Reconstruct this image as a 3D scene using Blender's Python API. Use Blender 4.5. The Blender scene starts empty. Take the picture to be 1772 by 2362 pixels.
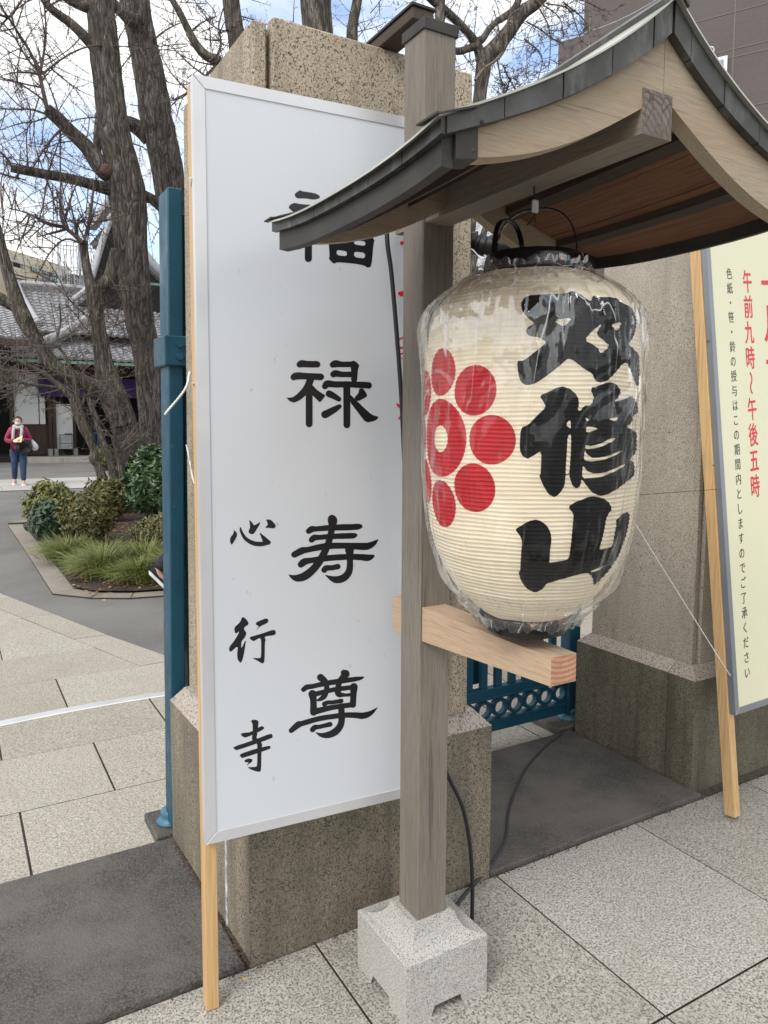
import bpy, math, random
import numpy as np
from mathutils import Vector, noise as mnoise

# ------------------------------------------------------------------ camera, sky, sun, exposure
FPX, CX, CY, CAM_H = 1740.0, 886.0, 1124.0, 1.5
YAW, PITCH, ROLL = math.radians(30.0802), math.radians(4.95975), math.radians(0.23491)
SUN_EL, SUN_AZ = 44.0, 243.0           # azimuth measured clockwise from +Y (into the temple grounds)
SKY_STRENGTH, SUN_STRENGTH, SUN_ANGLE = 0.10, 1.5, 26.0
EXPOSURE = 0.70

sc = bpy.context.scene
COL = sc.collection


def cam_basis():
    fw = np.array([math.sin(YAW) * math.cos(PITCH), math.cos(YAW) * math.cos(PITCH), -math.sin(PITCH)])
    r0 = np.array([math.cos(YAW), -math.sin(YAW), 0.0])
    u0 = np.cross(r0, fw)
    return (math.cos(ROLL) * r0 + math.sin(ROLL) * u0, -math.sin(ROLL) * r0 + math.cos(ROLL) * u0, fw)


R_, U_, F_ = cam_basis()
C_ = np.array([0, 0, CAM_H])
cam_d = bpy.data.cameras.new('camera')
cam = bpy.data.objects.new('camera', cam_d)
COL.objects.link(cam)
from mathutils import Matrix
cam.matrix_world = Matrix(((R_[0], U_[0], -F_[0], 0), (R_[1], U_[1], -F_[1], 0), (R_[2], U_[2], -F_[2], CAM_H), (0, 0, 0, 1)))
cam_d.sensor_fit = 'VERTICAL'
cam_d.sensor_height = 36
cam_d.sensor_width = 36
cam_d.lens = 36 * FPX / 2362
cam_d.shift_y = -(1181 - CY) / 2362
cam_d.clip_start = 0.05
cam_d.clip_end = 2000
sc.camera = cam
sc.view_settings.view_transform = 'Standard'
sc.view_settings.look = 'None'
sc.view_settings.exposure = EXPOSURE
sc.view_settings.gamma = 1
sc.view_settings.use_curve_mapping = False

w = bpy.data.worlds.new('World')
sc.world = w
w.use_nodes = True
nt = w.node_tree
N = nt.nodes
N.clear()


def nn(tree, t, **k):
    n = tree.nodes.new(t)
    for a, b in k.items():
        setattr(n, a, b)
    return n


out = nn(nt, 'ShaderNodeOutputWorld')
bg = nn(nt, 'ShaderNodeBackground')
bg.inputs[1].default_value = SKY_STRENGTH
sky = nn(nt, 'ShaderNodeTexSky', sky_type='NISHITA', sun_disc=False)
sky.sun_elevation = math.radians(SUN_EL)
sky.sun_rotation = math.radians(SUN_AZ)
sky.air_density = 1.0
sky.dust_density = 0.6
tc = nn(nt, 'ShaderNodeTexCoord')
mp = nn(nt, 'ShaderNodeMapping')
mp.inputs['Scale'].default_value = (1.0, 1.0, 2.6)
mp.inputs['Location'].default_value = (3.3, 1.2, 0.4)
n1 = nn(nt, 'ShaderNodeTexNoise')
n1.inputs['Scale'].default_value = 1.7
n1.inputs['Detail'].default_value = 9
n1.inputs['Roughness'].default_value = 0.55
n1.inputs['Distortion'].default_value = 0.4
rp = nn(nt, 'ShaderNodeValToRGB')
rp.color_ramp.elements[0].position = 0.31
rp.color_ramp.elements[1].position = 0.45
n2 = nn(nt, 'ShaderNodeTexNoise')
n2.inputs['Scale'].default_value = 1.5
n2.inputs['Detail'].default_value = 5
rp2 = nn(nt, 'ShaderNodeValToRGB')
rp2.color_ramp.elements[0].position = 0.35
rp2.color_ramp.elements[0].color = (5.6, 5.9, 6.3, 1)
rp2.color_ramp.elements[1].position = 0.62
rp2.color_ramp.elements[1].color = (10.2, 10.2, 9.9, 1)
skm = nn(nt, 'ShaderNodeMix', data_type='RGBA', blend_type='MULTIPLY')
skm.inputs['Factor'].default_value = 1.0
skm.inputs[7].default_value = (1.5, 1.6, 1.75, 1)
mx = nn(nt, 'ShaderNodeMix', data_type='RGBA')
L = nt.links.new
L(tc.outputs['Generated'], mp.inputs['Vector'])
L(mp.outputs[0], n1.inputs['Vector'])
L(mp.outputs[0], n2.inputs['Vector'])
L(n1.outputs[0], rp.inputs[0])
L(n2.outputs[0], rp2.inputs[0])
L(sky.outputs[0], skm.inputs[6])
L(rp.outputs[0], mx.inputs['Factor'])
L(skm.outputs[2], mx.inputs[6])
L(rp2.outputs[0], mx.inputs[7])
L(mx.outputs[2], bg.inputs[0])
L(bg.outputs[0], out.inputs[0])

sd = bpy.data.lights.new('sun', 'SUN')
sd.energy = SUN_STRENGTH
sd.angle = math.radians(SUN_ANGLE)
sd.color = (1.0, 0.95, 0.87)
so = bpy.data.objects.new('sun', sd)
COL.objects.link(so)
sdir = Vector((math.sin(math.radians(SUN_AZ)) * math.cos(math.radians(SUN_EL)), math.cos(math.radians(SUN_AZ)) * math.cos(math.radians(SUN_EL)), math.sin(math.radians(SUN_EL))))
so.rotation_euler = sdir.to_track_quat('Z', 'Y').to_euler()

# ------------------------------------------------------------------ measuring helpers (turn a direction of sight into a point on a real plane)


def ray(px, py):
    return F_ + R_ * (px - CX) / FPX - U_ * (py - CY) / FPX


def onz(px, py, z=0.0):
    d = ray(px, py)
    return C_ + d * ((z - CAM_H) / d[2])


def ony(px, py, y):
    d = ray(px, py)
    return C_ + d * (y / d[1])


def onp(px, py, P, n):
    d = ray(px, py)
    return C_ + d * (((P - C_) @ n) / (d @ n))


# ------------------------------------------------------------------ object helpers
def V(*a):
    return np.array(a, float)


class MB:
    def __init__(s):
        s.v = []
        s.f = []
        s.m = []

    def add(s, vs, fs, m=0):
        o = len(s.v)
        s.v.extend([tuple(map(float, x)) for x in vs])
        for f in fs:
            s.f.append(tuple(i + o for i in f))
            s.m.append(m)

    def box(s, a, b, m=0, bev=0.0):
        (x0, y0, z0), (x1, y1, z1) = a, b
        c = V((x0 + x1) / 2, (y0 + y1) / 2, (z0 + z1) / 2)
        h = V(abs(x1 - x0) / 2, abs(y1 - y0) / 2, abs(z1 - z0) / 2)
        s.obox(c, (1, 0, 0), (0, 1, 0), (0, 0, 1), h, m, bev)

    def obox(s, c, ax, ay, az, h, m=0, bev=0.0):
        c, ax, ay, az = map(lambda q: np.array(q, float), (c, ax, ay, az))
        if bev <= 0:
            vs = [c + ax * h[0] * i + ay * h[1] * j + az * h[2] * k for k in (-1, 1) for j in (-1, 1) for i in (-1, 1)]
            s.add(vs, [(0, 2, 3, 1), (4, 5, 7, 6), (0, 1, 5, 4), (2, 6, 7, 3), (0, 4, 6, 2), (1, 3, 7, 5)], m)
            return
        b = min(bev, min(h) * .9)
        vs = []
        ix = {}
        A = (ax, ay, az)
        for i in (-1, 1):
            for j in (-1, 1):
                for k in (-1, 1):
                    sg = (i, j, k)
                    for q in range(3):
                        p = c.copy()
                        for w_ in range(3):
                            p = p + A[w_] * sg[w_] * (h[w_] if w_ == q else h[w_] - b)
                        ix[(i, j, k, q)] = len(vs)
                        vs.append(p)
        fs = []
        for q in range(3):
            o1, o2 = (q + 1) % 3, (q + 2) % 3
            for sgn in (-1, 1):
                loop = []
                for (e, g) in ((-1, -1), (1, -1), (1, 1), (-1, 1)):
                    t = [0, 0, 0]
                    t[q] = sgn
                    t[o1] = e
                    t[o2] = g
                    loop.append(ix[(t[0], t[1], t[2], q)])
                fs.append(tuple(loop if sgn > 0 else loop[::-1]))
        for q in range(3):      # edges along axis q
            o1, o2 = (q + 1) % 3, (q + 2) % 3
            for e in (-1, 1):
                for g in (-1, 1):
                    t0 = [0, 0, 0]
                    t1 = [0, 0, 0]
                    t0[q], t1[q] = -1, 1
                    t0[o1] = t1[o1] = e
                    t0[o2] = t1[o2] = g
                    f = [ix[(*t0, o1)], ix[(*t1, o1)], ix[(*t1, o2)], ix[(*t0, o2)]]
                    fs.append(tuple(f if e * g > 0 else f[::-1]))
        for i in (-1, 1):
            for j in (-1, 1):
                for k in (-1, 1):
                    f = [ix[(i, j, k, 0)], ix[(i, j, k, 1)], ix[(i, j, k, 2)]]
                    fs.append(tuple(f if i * j * k > 0 else f[::-1]))
        s.add(vs, fs, m)

    def prism(s, pts, d, m=0):
        """pts: planar loop of 3D points, d: extrusion vector"""
        n = len(pts)
        d = np.array(d, float)
        vs = [np.array(p, float) for p in pts] + [np.array(p, float) + d for p in pts]
        fs = [tuple(range(n))[::-1], tuple(range(n, 2 * n))]
        for i in range(n):
            j = (i + 1) % n
            fs.append((i, j, j + n, i + n))
        s.add(vs, fs, m)

    def tube(s, path, rad, n=8, m=0, cap=True, jit=0.0):
        P = [np.array(p, float) for p in path]
        k = len(P)
        if np.isscalar(rad):
            rad = [rad] * k
        ref = None
        rings = []
        for i in range(k):
            t = P[min(i + 1, k - 1)] - P[max(i - 1, 0)]
            t = t / (np.linalg.norm(t) + 1e-12)
            if ref is None:
                ref = V(0, 0, 1) if abs(t[2]) < .9 else V(1, 0, 0)
                a = np.cross(t, ref)
            else:
                a = a - t * (a @ t)
                if np.linalg.norm(a) < 1e-6:
                    a = np.cross(t, V(.3, .5, .8))
            a = a / (np.linalg.norm(a) + 1e-12)
            b = np.cross(t, a)
            rings.append([P[i] + (a * math.cos(q) + b * math.sin(q)) * rad[i] for q in [2 * math.pi * j / n for j in range(n)]])
        vs = [v for r in rings for v in r]
        fs = []
        for i in range(k - 1):
            for j in range(n):
                j2 = (j + 1) % n
                fs.append((i * n + j, (i) * n + j2, (i + 1) * n + j2, (i + 1) * n + j))
        if cap:
            fs.append(tuple(range(n))[::-1])
            fs.append(tuple((k - 1) * n + j for j in range(n)))
        s.add(vs, fs, m)

    def lathe(s, c, prof, n=24, m=0):
        vs = []
        for (r, z) in prof:
            for j in range(n):
                q = 2 * math.pi * j / n
                vs.append((c[0] + r * math.cos(q), c[1] + r * math.sin(q), c[2] + z))
        fs = []
        k = len(prof)
        for i in range(k - 1):
            for j in range(n):
                j2 = (j + 1) % n
                fs.append((i * n + j, i * n + j2, (i + 1) * n + j2, (i + 1) * n + j))
        if prof[0][0] > 1e-5:
            fs.append(tuple(range(n))[::-1])
        if prof[-1][0] > 1e-5:
            fs.append(tuple((k - 1) * n + j for j in range(n)))
        s.add(vs, fs, m)

    def ball(s, c, r, n=10, m=0):
        r = (r, r, r) if np.isscalar(r) else r
        vs = []
        k = max(4, n // 2 + 1)
        for i in range(k + 1):
            a = -math.pi / 2 + math.pi * i / k
            for j in range(n):
                q = 2 * math.pi * j / n
                vs.append((c[0] + r[0] * math.cos(a) * math.cos(q), c[1] + r[1] * math.cos(a) * math.sin(q), c[2] + r[2] * math.sin(a)))
        fs = [(i * n + j, i * n + (j + 1) % n, (i + 1) * n + (j + 1) % n, (i + 1) * n + j) for i in range(k) for j in range(n)]
        s.add(vs, fs, m)

    def build(s, name, mats, parent=None, smooth=False, label=None, kind=None):
        if not isinstance(mats, (list, tuple)):
            mats = [mats]
        me = bpy.data.meshes.new(name)
        o = bpy.data.objects.new(name, me)
        vs = s.v
        if parent is not None:
            p = parent
            off = V(0, 0, 0)
            while p is not None:
                off = off + V(*p.location)
                p = p.parent
            vs = (np.array(vs) - off).tolist() if vs else vs
        me.from_pydata(vs, [], s.f)
        for m in mats:
            me.materials.append(m)
        if len(mats) > 1:
            me.polygons.foreach_set('material_index', s.m)
        if smooth:
            me.polygons.foreach_set('use_smooth', [True] * len(me.polygons))
        me.update()
        COL.objects.link(o)
        if parent is not None:
            o.parent = parent
        if label:
            o['label'] = label
        if kind:
            o['kind'] = kind
        return o


def thing(name, label, cat, loc=(0, 0, 0), group=None):
    o = bpy.data.objects.new(name, None)
    COL.objects.link(o)
    o.location = loc
    o.empty_display_size = .1
    o['label'] = label
    o['category'] = cat
    if group:
        o['group'] = group
    return o


def tag(o, label, cat, group=None, kind=None):
    o['label'] = label
    o['category'] = cat
    if group:
        o['group'] = group
    if kind:
        o['kind'] = kind
    return o


def child_copy(src, parent, loc=None, rot=None, name=None):
    c = src.copy()
    if name:
        c.name = name
    COL.objects.link(c)
    c.parent = parent
    if loc is not None:
        c.location = loc
    if rot is not None:
        c.rotation_euler = rot
    return c


def catmull(pts, per=8):
    P = [np.array(p, float) for p in pts]
    if len(P) < 3:
        return [P[0] + (P[-1] - P[0]) * i / per for i in range(per + 1)]
    Q = [2 * P[0] - P[1]] + P + [2 * P[-1] - P[-2]]
    o = []
    for i in range(1, len(Q) - 2):
        a, b, c, d = Q[i - 1], Q[i], Q[i + 1], Q[i + 2]
        for k in range(per):
            t = k / per
            o.append(.5 * ((2 * b) + (-a + c) * t + (2 * a - 5 * b + 4 * c - d) * t * t + (-a + 3 * b - 3 * c + d) * t ** 3))
    o.append(P[-1])
    return o


# ------------------------------------------------------------------ materials
class Mat:
    def __init__(s, name):
        s.mat = bpy.data.materials.new(name)
        s.mat.use_nodes = True
        s.t = s.mat.node_tree
        s.t.nodes.clear()
        s.out = nn(s.t, 'ShaderNodeOutputMaterial')
        s.b = nn(s.t, 'ShaderNodeBsdfPrincipled')
        s.t.links.new(s.b.outputs[0], s.out.inputs[0])
        s.tc = nn(s.t, 'ShaderNodeTexCoord')
        s.vec = s.tc.outputs['Object']

    def link(s, a, b):
        s.t.links.new(a, b)

    def map(s, scale=(1, 1, 1), vec=None, rot=(0, 0, 0)):
        m = nn(s.t, 'ShaderNodeMapping')
        m.inputs['Scale'].default_value = scale
        m.inputs['Rotation'].default_value = rot
        s.link(vec or s.vec, m.inputs[0])
        return m.outputs[0]

    def rnd_offset(s, amt=5.0):
        oi = nn(s.t, 'ShaderNodeObjectInfo')
        m = nn(s.t, 'ShaderNodeVectorMath', operation='MULTIPLY_ADD')
        c = nn(s.t, 'ShaderNodeCombineXYZ')
        for i in range(3):
            s.link(oi.outputs['Random'], c.inputs[i])
        s.link(c.outputs[0], m.inputs[0])
        m.inputs[1].default_value = (amt, amt * 1.7, amt * .6)
        s.link(s.vec, m.inputs[2])
        s.vec = m.outputs[0]
        return oi.outputs['Random']

    def noise(s, scale, detail=3, rough=.5, vec=None, dist=0):
        n = nn(s.t, 'ShaderNodeTexNoise')
        n.inputs['Scale'].default_value = scale
        n.inputs['Detail'].default_value = detail
        n.inputs['Roughness'].default_value = rough
        n.inputs['Distortion'].default_value = dist
        s.link(vec or s.vec, n.inputs['Vector'])
        return n.outputs[0]

    def voro(s, scale, vec=None, feat='F1', out='Distance'):
        n = nn(s.t, 'ShaderNodeTexVoronoi', feature=feat)
        n.inputs['Scale'].default_value = scale
        s.link(vec or s.vec, n.inputs['Vector'])
        return n.outputs[out]

    def ramp(s, fac, stops):
        r = nn(s.t, 'ShaderNodeValToRGB')
        e = r.color_ramp.elements
        while len(e) < len(stops):
            e.new(.5)
        for i, (p, c) in enumerate(stops):
            e[i].position = p
            e[i].color = (*c, 1) if hasattr(c, '__len__') else (c, c, c, 1)
        s.link(fac, r.inputs[0])
        return r.outputs[0]

    def mix(s, fac, a, b, mode='MIX'):
        m = nn(s.t, 'ShaderNodeMix', data_type='RGBA', blend_type=mode)
        for sock, v in ((m.inputs['Factor'], fac), (m.inputs[6], a), (m.inputs[7], b)):
            if hasattr(v, 'is_linked') or isinstance(v, bpy.types.NodeSocket):
                s.link(v, sock)
            elif hasattr(v, '__len__'):
                sock.default_value = (*v, 1)
            else:
                sock.default_value = v
        return m.outputs[2]

    def math(s, op, a, b=None):
        m = nn(s.t, 'ShaderNodeMath', operation=op)
        for i, v in enumerate((a, b)):
            if v is None:
                continue
            if isinstance(v, bpy.types.NodeSocket):
                s.link(v, m.inputs[i])
            else:
                m.inputs[i].default_value = v
        return m.outputs[0]

    def color(s, c):
        if isinstance(c, bpy.types.NodeSocket):
            s.link(c, s.b.inputs['Base Color'])
        else:
            s.b.inputs['Base Color'].default_value = (*c, 1)
        return s

    def set(s, rough=None, metal=None, spec=None, **k):
        if rough is not None:
            if isinstance(rough, bpy.types.NodeSocket):
                s.link(rough, s.b.inputs['Roughness'])
            else:
                s.b.inputs['Roughness'].default_value = rough
        if metal is not None:
            s.b.inputs['Metallic'].default_value = metal
        if spec is not None:
            s.b.inputs['Specular IOR Level'].default_value = spec
        return s

    def bump(s, h, dist=.002, strength=1.0):
        b = nn(s.t, 'ShaderNodeBump')
        b.inputs['Distance'].default_value = dist
        b.inputs['Strength'].default_value = strength
        s.link(h, b.inputs['Height'])
        s.link(b.outputs[0], s.b.inputs['Normal'])
        return s


def plain(name, c, rough=.6, metal=0, var=.12, sc_=8, spec=.5, bump=0):
    m = Mat(name)
    n = m.noise(sc_, 4)
    lo = tuple(x * (1 - var) for x in c)
    hi = tuple(min(1, x * (1 + var)) for x in c)
    m.color(m.ramp(n, [(.3, lo), (.7, hi)])).set(rough, metal, spec)
    if bump:
        m.bump(m.noise(sc_ * 12, 4), bump)
    return m.mat


def granite(name, base, light, dark, sc_=260, dark_amt=.40, stain=.35, stain_c=(.10, .09, .07), bump=.0012, rough=.75, streak=False, rnd=True, tint=None):
    base, light, dark, stain_c = (tuple(x * .86 for x in q) for q in (base, light, dark, stain_c))
    m = Mat(name)
    r = m.rnd_offset() if rnd else None
    a = m.noise(sc_, 2.5, .6)
    b = m.noise(sc_ * 1.15, 1.5, .5, vec=m.map((1.2, 1, .9)))
    c = m.ramp(a, [(.40, base), (.60, light)])
    c = m.mix(m.ramp(b, [(dark_amt - .035, 1.0), (dark_amt + .035, 0.0)]), c, dark)
    if tint:
        t = m.noise(sc_ * .8, 2, .5, vec=m.map((.9, 1.1, 1.3)))
        c = m.mix(m.ramp(t, [(.56, 0.0), (.64, .7)]), c, tint)
    st = m.noise(3.2, 6, .6, vec=m.map((1.6, 1.6, .45)) if streak else None)
    c = m.mix(m.ramp(st, [(.45, 0.0), (.72, stain)]), c, stain_c)
    if streak:
        st2 = m.noise(7, 5, .65, vec=m.map((1.5, 1.5, .10)))
        c = m.mix(m.ramp(st2, [(.50, 0.0), (.70, stain * .9)]), c, stain_c)
        st3 = m.noise(2.6, 6, .7)
        c = m.mix(m.ramp(st3, [(.55, 0.0), (.66, stain * .55)]), c, tuple(x * .8 for x in stain_c))
    if r is not None:
        c = m.mix(1.0, c, m.ramp(r, [(0, (.86, .85, .83)), (.5, (.97, .96, .94)), (1, (1.0, 1.0, 1.0))]), 'MULTIPLY')
    m.color(c).set(rough)
    h = m.math('ADD', m.noise(sc_ * .6, 3), m.math('MULTIPLY', m.noise(40, 3), 1.2))
    m.bump(h, bump)
    return m.mat


def wood(name, a, b, axis='z', sc_=1.0, rough=.75, ring=60, crack=.5, stain=.3, stain_c=(.12, .1, .085), bump=.0008, warm=None):
    a, b, stain_c = (tuple(x * .84 for x in q) for q in (a, b, stain_c))
    m = Mat(name)
    m.rnd_offset(3)
    s1 = [ring, ring, ring]
    i = 'xyz'.index(axis)
    s1[i] = ring * .035
    v = m.map(tuple(s1))
    g = m.noise(1.0 * sc_, 6, .65, vec=v, dist=.6)
    s2 = [x * 3.2 for x in s1]
    g2 = m.noise(1.0, 3, .5, vec=m.map(tuple(s2)))
    c = m.ramp(g, [(.28, a), (.52, b), (.74, tuple(x * .95 for x in a))])
    c = m.mix(m.ramp(g2, [(.36, .35), (.52, 0.0)]), c, tuple(x * .55 for x in a))
    if warm:
        wn = m.noise(5, 3)
        c = m.mix(m.ramp(wn, [(.42, 0.0), (.62, .8)]), c, warm)
    st = m.noise(6, 5, .6, vec=m.map(tuple(.15 if q == i else 1.4 for q in range(3))))
    c = m.mix(m.ramp(st, [(.48, 0.0), (.75, stain)]), c, stain_c)
    s3 = [ring * .7] * 3
    s3[i] = ring * .012
    ck = m.noise(1.0, 2, .5, vec=m.map(tuple(s3)))
    ckr = m.ramp(ck, [(.285, 1.0), (.305, 0.0)])
    c = m.mix(m.math('MULTIPLY', ckr, crack), c, tuple(x * .15 for x in a))
    m.color(c).set(rough)
    m.bump(m.math('SUBTRACT', g2, m.math('MULTIPLY', ckr, 2.0)), bump)
    return m.mat


M = {}
M['granite_pave'] = granite('granite_paving', (.40, .37, .315), (.56, .525, .455), (.24, .225, .20), sc_=130, dark_amt=.42, stain=.35, stain_c=(.34, .305, .25), bump=.004)
M['granite_street'] = granite('granite_street', (.36, .345, .315), (.55, .53, .485), (.16, .155, .15), sc_=140, dark_amt=.43, stain=.35, stain_c=(.30, .27, .225), bump=.002)
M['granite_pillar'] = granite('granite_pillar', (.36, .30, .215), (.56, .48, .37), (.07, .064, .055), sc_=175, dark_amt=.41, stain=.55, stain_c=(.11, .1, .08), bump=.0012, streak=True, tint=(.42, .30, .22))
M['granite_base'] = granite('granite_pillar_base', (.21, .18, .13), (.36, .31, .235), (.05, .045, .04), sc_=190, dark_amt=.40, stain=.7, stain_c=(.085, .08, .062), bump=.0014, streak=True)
M['granite_ledge'] = granite('granite_ledge', (.40, .35, .31), (.55, .49, .44), (.14, .12, .11), sc_=130, dark_amt=.40, stain=.25, stain_c=(.2, .17, .15), bump=.002)
M['granite_white'] = granite('granite_white', (.41, .40, .37), (.59, .575, .54), (.16, .16, .16), sc_=300, dark_amt=.41, stain=.18, stain_c=(.3, .27, .22), bump=.0008)
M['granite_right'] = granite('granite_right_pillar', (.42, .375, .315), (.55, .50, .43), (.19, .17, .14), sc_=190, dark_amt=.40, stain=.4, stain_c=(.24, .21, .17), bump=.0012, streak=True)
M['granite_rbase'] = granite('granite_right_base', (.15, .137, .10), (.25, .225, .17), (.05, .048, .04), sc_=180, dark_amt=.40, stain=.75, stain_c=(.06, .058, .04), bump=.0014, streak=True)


def slab_mat():
    m = Mat('dark_slab_stone')
    a = m.noise(160, 4, .65)
    b = m.noise(2.6, 6, .65)
    c = m.ramp(a, [(.36, (.028, .025, .022)), (.50, (.07, .064, .058)), (.66, (.13, .12, .11))])
    c = m.mix(m.ramp(b, [(.40, 0.0), (.60, .75)]), c, (.135, .12, .108))
    c = m.mix(m.ramp(m.noise(11, 5), [(.55, 0.0), (.75, .5)]), c, (.06, .057, .055))
    m.color(c).set(.78)
    m.bump(m.math('ADD', m.noise(120, 4), m.math('MULTIPLY', m.noise(22, 4), 1.5)), .003)
    return m.mat


M['slab'] = slab_mat()


def asphalt_mat():
    m = Mat('asphalt')
    c = m.ramp(m.noise(140, 3, .7), [(.35, (.095, .092, .088)), (.65, (.17, .165, .158))])
    c = m.mix(m.ramp(m.noise(.9, 5), [(.42, 0.0), (.62, .6)]), c, (.195, .19, .18))
    m.color(c).set(.85)
    m.bump(m.noise(180, 3), .003)
    return m.mat


M['asphalt'] = asphalt_mat()
M['kerb'] = granite('bed_kerb_stone', (.27, .24, .21), (.36, .325, .29), (.16, .14, .12), sc_=120, dark_amt=.38, stain=.4, stain_c=(.2, .17, .14), bump=.002)
M['soil'] = plain('soil', (.06, .042, .03), .95, var=.6, sc_=30, bump=.01)
M['post_wood'] = wood('weathered_post_wood', (.165, .142, .115), (.25, .222, .186), 'z', ring=150, crack=.4, stain=.6, stain_c=(.15, .12, .10))
M['beam_wood_y'] = wood('weathered_beam_wood', (.20, .165, .13), (.29, .25, .20), 'y', ring=130, crack=.4)
M['new_beam'] = wood('paler_beam_wood', (.46, .315, .20), (.57, .41, .28), 'y', ring=130, crack=.25, stain=.9, stain_c=(.35, .295, .24))
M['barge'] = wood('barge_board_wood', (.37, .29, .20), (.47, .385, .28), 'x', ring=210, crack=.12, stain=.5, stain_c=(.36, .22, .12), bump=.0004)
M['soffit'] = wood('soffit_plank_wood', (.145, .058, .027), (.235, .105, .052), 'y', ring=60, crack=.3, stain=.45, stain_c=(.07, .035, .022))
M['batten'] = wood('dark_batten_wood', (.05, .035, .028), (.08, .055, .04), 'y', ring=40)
M['leg_wood'] = wood('pine_leg_wood', (.62, .38, .165), (.72, .47, .23), 'z', ring=45, crack=.15, stain=.25, stain_c=(.5, .28, .11), rough=.6)


def end_grain(name, base, dark, c0, ring=120, crack=.7):
    m = Mat(name)
    v = nn(m.t, 'ShaderNodeVectorMath', operation='SUBTRACT')
    m.link(m.vec, v.inputs[0])
    v.inputs[1].default_value = c0
    wv = nn(m.t, 'ShaderNodeTexWave', wave_type='RINGS', rings_direction='Y')
    wv.inputs['Scale'].default_value = ring
    wv.inputs['Distortion'].default_value = 2.5
    wv.inputs['Detail'].default_value = 3
    wv.inputs['Detail Scale'].default_value = 12
    m.link(v.outputs[0], wv.inputs[0])
    c = m.ramp(wv.outputs['Fac'], [(.25, base), (.8, dark)])
    ck = m.voro(55, feat='DISTANCE_TO_EDGE', vec=m.map((1, 1, .6), rot=(0, .6, 0)))
    c = m.mix(m.ramp(ck, [(.015, crack), (.05, 0.0)]), c, tuple(x * .3 for x in dark))
    c = m.mix(m.ramp(m.noise(30, 4), [(.45, 0.0), (.65, .6)]), c, tuple(x * .6 for x in base))
    m.color(c).set(.8)
    return m.mat


M['end_old'] = end_grain('old_end_grain', (.20, .165, .14), (.13, .105, .09), (-.06, 0, 1.94), 26)
M['end_new'] = end_grain('fresh_end_grain', (.50, .29, .185), (.36, .16, .085), (-.005, 0, 1.12), 30, 0.0)


def copper_mat():
    m = Mat('aged_copper_sheet')
    a = m.noise(9, 6, .65)
    c = m.ramp(a, [(.3, (.040, .038, .035)), (.55, (.075, .073, .068)), (.75, (.13, .13, .12))])
    s1 = m.noise(26, 4, .6, vec=m.map((1, 1, .35)))
    c = m.mix(m.ramp(s1, [(.52, 0.0), (.7, .5)]), c, (.19, .20, .19))
    m.color(c).set(m.ramp(a, [(.3, .36), (.7, .6)]), .55)
    m.bump(m.noise(14, 3), .004)
    return m.mat


M['copper'] = copper_mat()
M['copper_top'] = plain('sky_bright_copper', (.45, .45, .40), .30, .6, var=.15, sc_=6)  # lighter copy of the copper: the sky's white reflection is put into its colour
M['copper_dark'] = plain('dark_copper_sheet', (.036, .033, .029), .62, .15, var=.35, sc_=12)
M['seam'] = plain('sheet_seam_gap', (.006, .006, .006), .9)
M['blue'] = plain('blue_gate_paint', (.006, .066, .112), .42, var=.18, sc_=10, spec=.35)
def blue_mat():
    m = Mat('blue_gate_paint')
    c = m.ramp(m.noise(7, 4), [(.3, (.004, .050, .088)), (.7, (.007, .068, .115))])
    c = m.mix(m.ramp(m.noise(55, 5, .7), [(.63, 0.0), (.67, .7)]), c, (.05, .11, .14))
    c = m.mix(m.ramp(m.noise(18, 6, .7, vec=m.map((1, 1, .3))), [(.62, 0.0), (.70, .6)]), c, (.02, .035, .04))
    m.color(c).set(m.ramp(m.noise(12, 4), [(.3, .34), (.7, .6)]), 0, .4)
    m.bump(m.noise(40, 4), .0008)
    return m.mat


M['blue'] = blue_mat()
M['blue_light'] = plain('blue_gate_foot_paint', (.05, .16, .24), .45, var=.2, sc_=14)
M['alu'] = plain('aluminium_frame', (.60, .60, .625), .32, .35, var=.04)
M['alu_grey'] = plain('grey_aluminium_frame', (.24, .255, .28), .35, .4, var=.05)


def board_mat():
    m = Mat('white_board_sheet')
    sp = m.noise(60, 3, .6, vec=m.map((1, 1, .5)))
    c = m.ramp(sp, [(.70, (.575, .60, .645)), (.76, (.44, .45, .47))])
    m.color(c).set(.22, 0, .5)
    m.bump(m.noise(1.6, 2), .02, .35)
    return m.mat


M['board'] = board_mat()
M['yellow'] = plain('pale_yellow_board', (.675, .655, .475), .4, var=.015, sc_=2)
M['ink'] = plain('black_lettering', (.006, .006, .009), .35, var=.2)
M['ink_red'] = plain('red_lettering', (.62, .012, .02), .4, var=.06)
M['lamp_red'] = plain('lantern_red_print', (.50, .008, .018), .6, var=.12, sc_=30)
M['lamp_ink'] = plain('lantern_black_print', (.005, .0055, .007), .75, var=.3, sc_=30, spec=.2)
M['black_ring'] = plain('black_lacquer_ring', (.006, .006, .007), .18, var=.2)
M['cable'] = plain('black_rubber_cable', (.012, .012, .016), .5)
M['cable_grey'] = plain('dark_grey_cable', (.035, .036, .042), .6)
M['twine'] = plain('white_twine', (.72, .72, .70), .8)
M['wire'] = plain('rusty_wire', (.06, .03, .02), .7, .3)
M['cooper_pin'] = plain('copper_rivet', (.75, .33, .2), .35, .8)
M['white_plastic'] = plain('white_plastic', (.75, .74, .70), .5)


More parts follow.
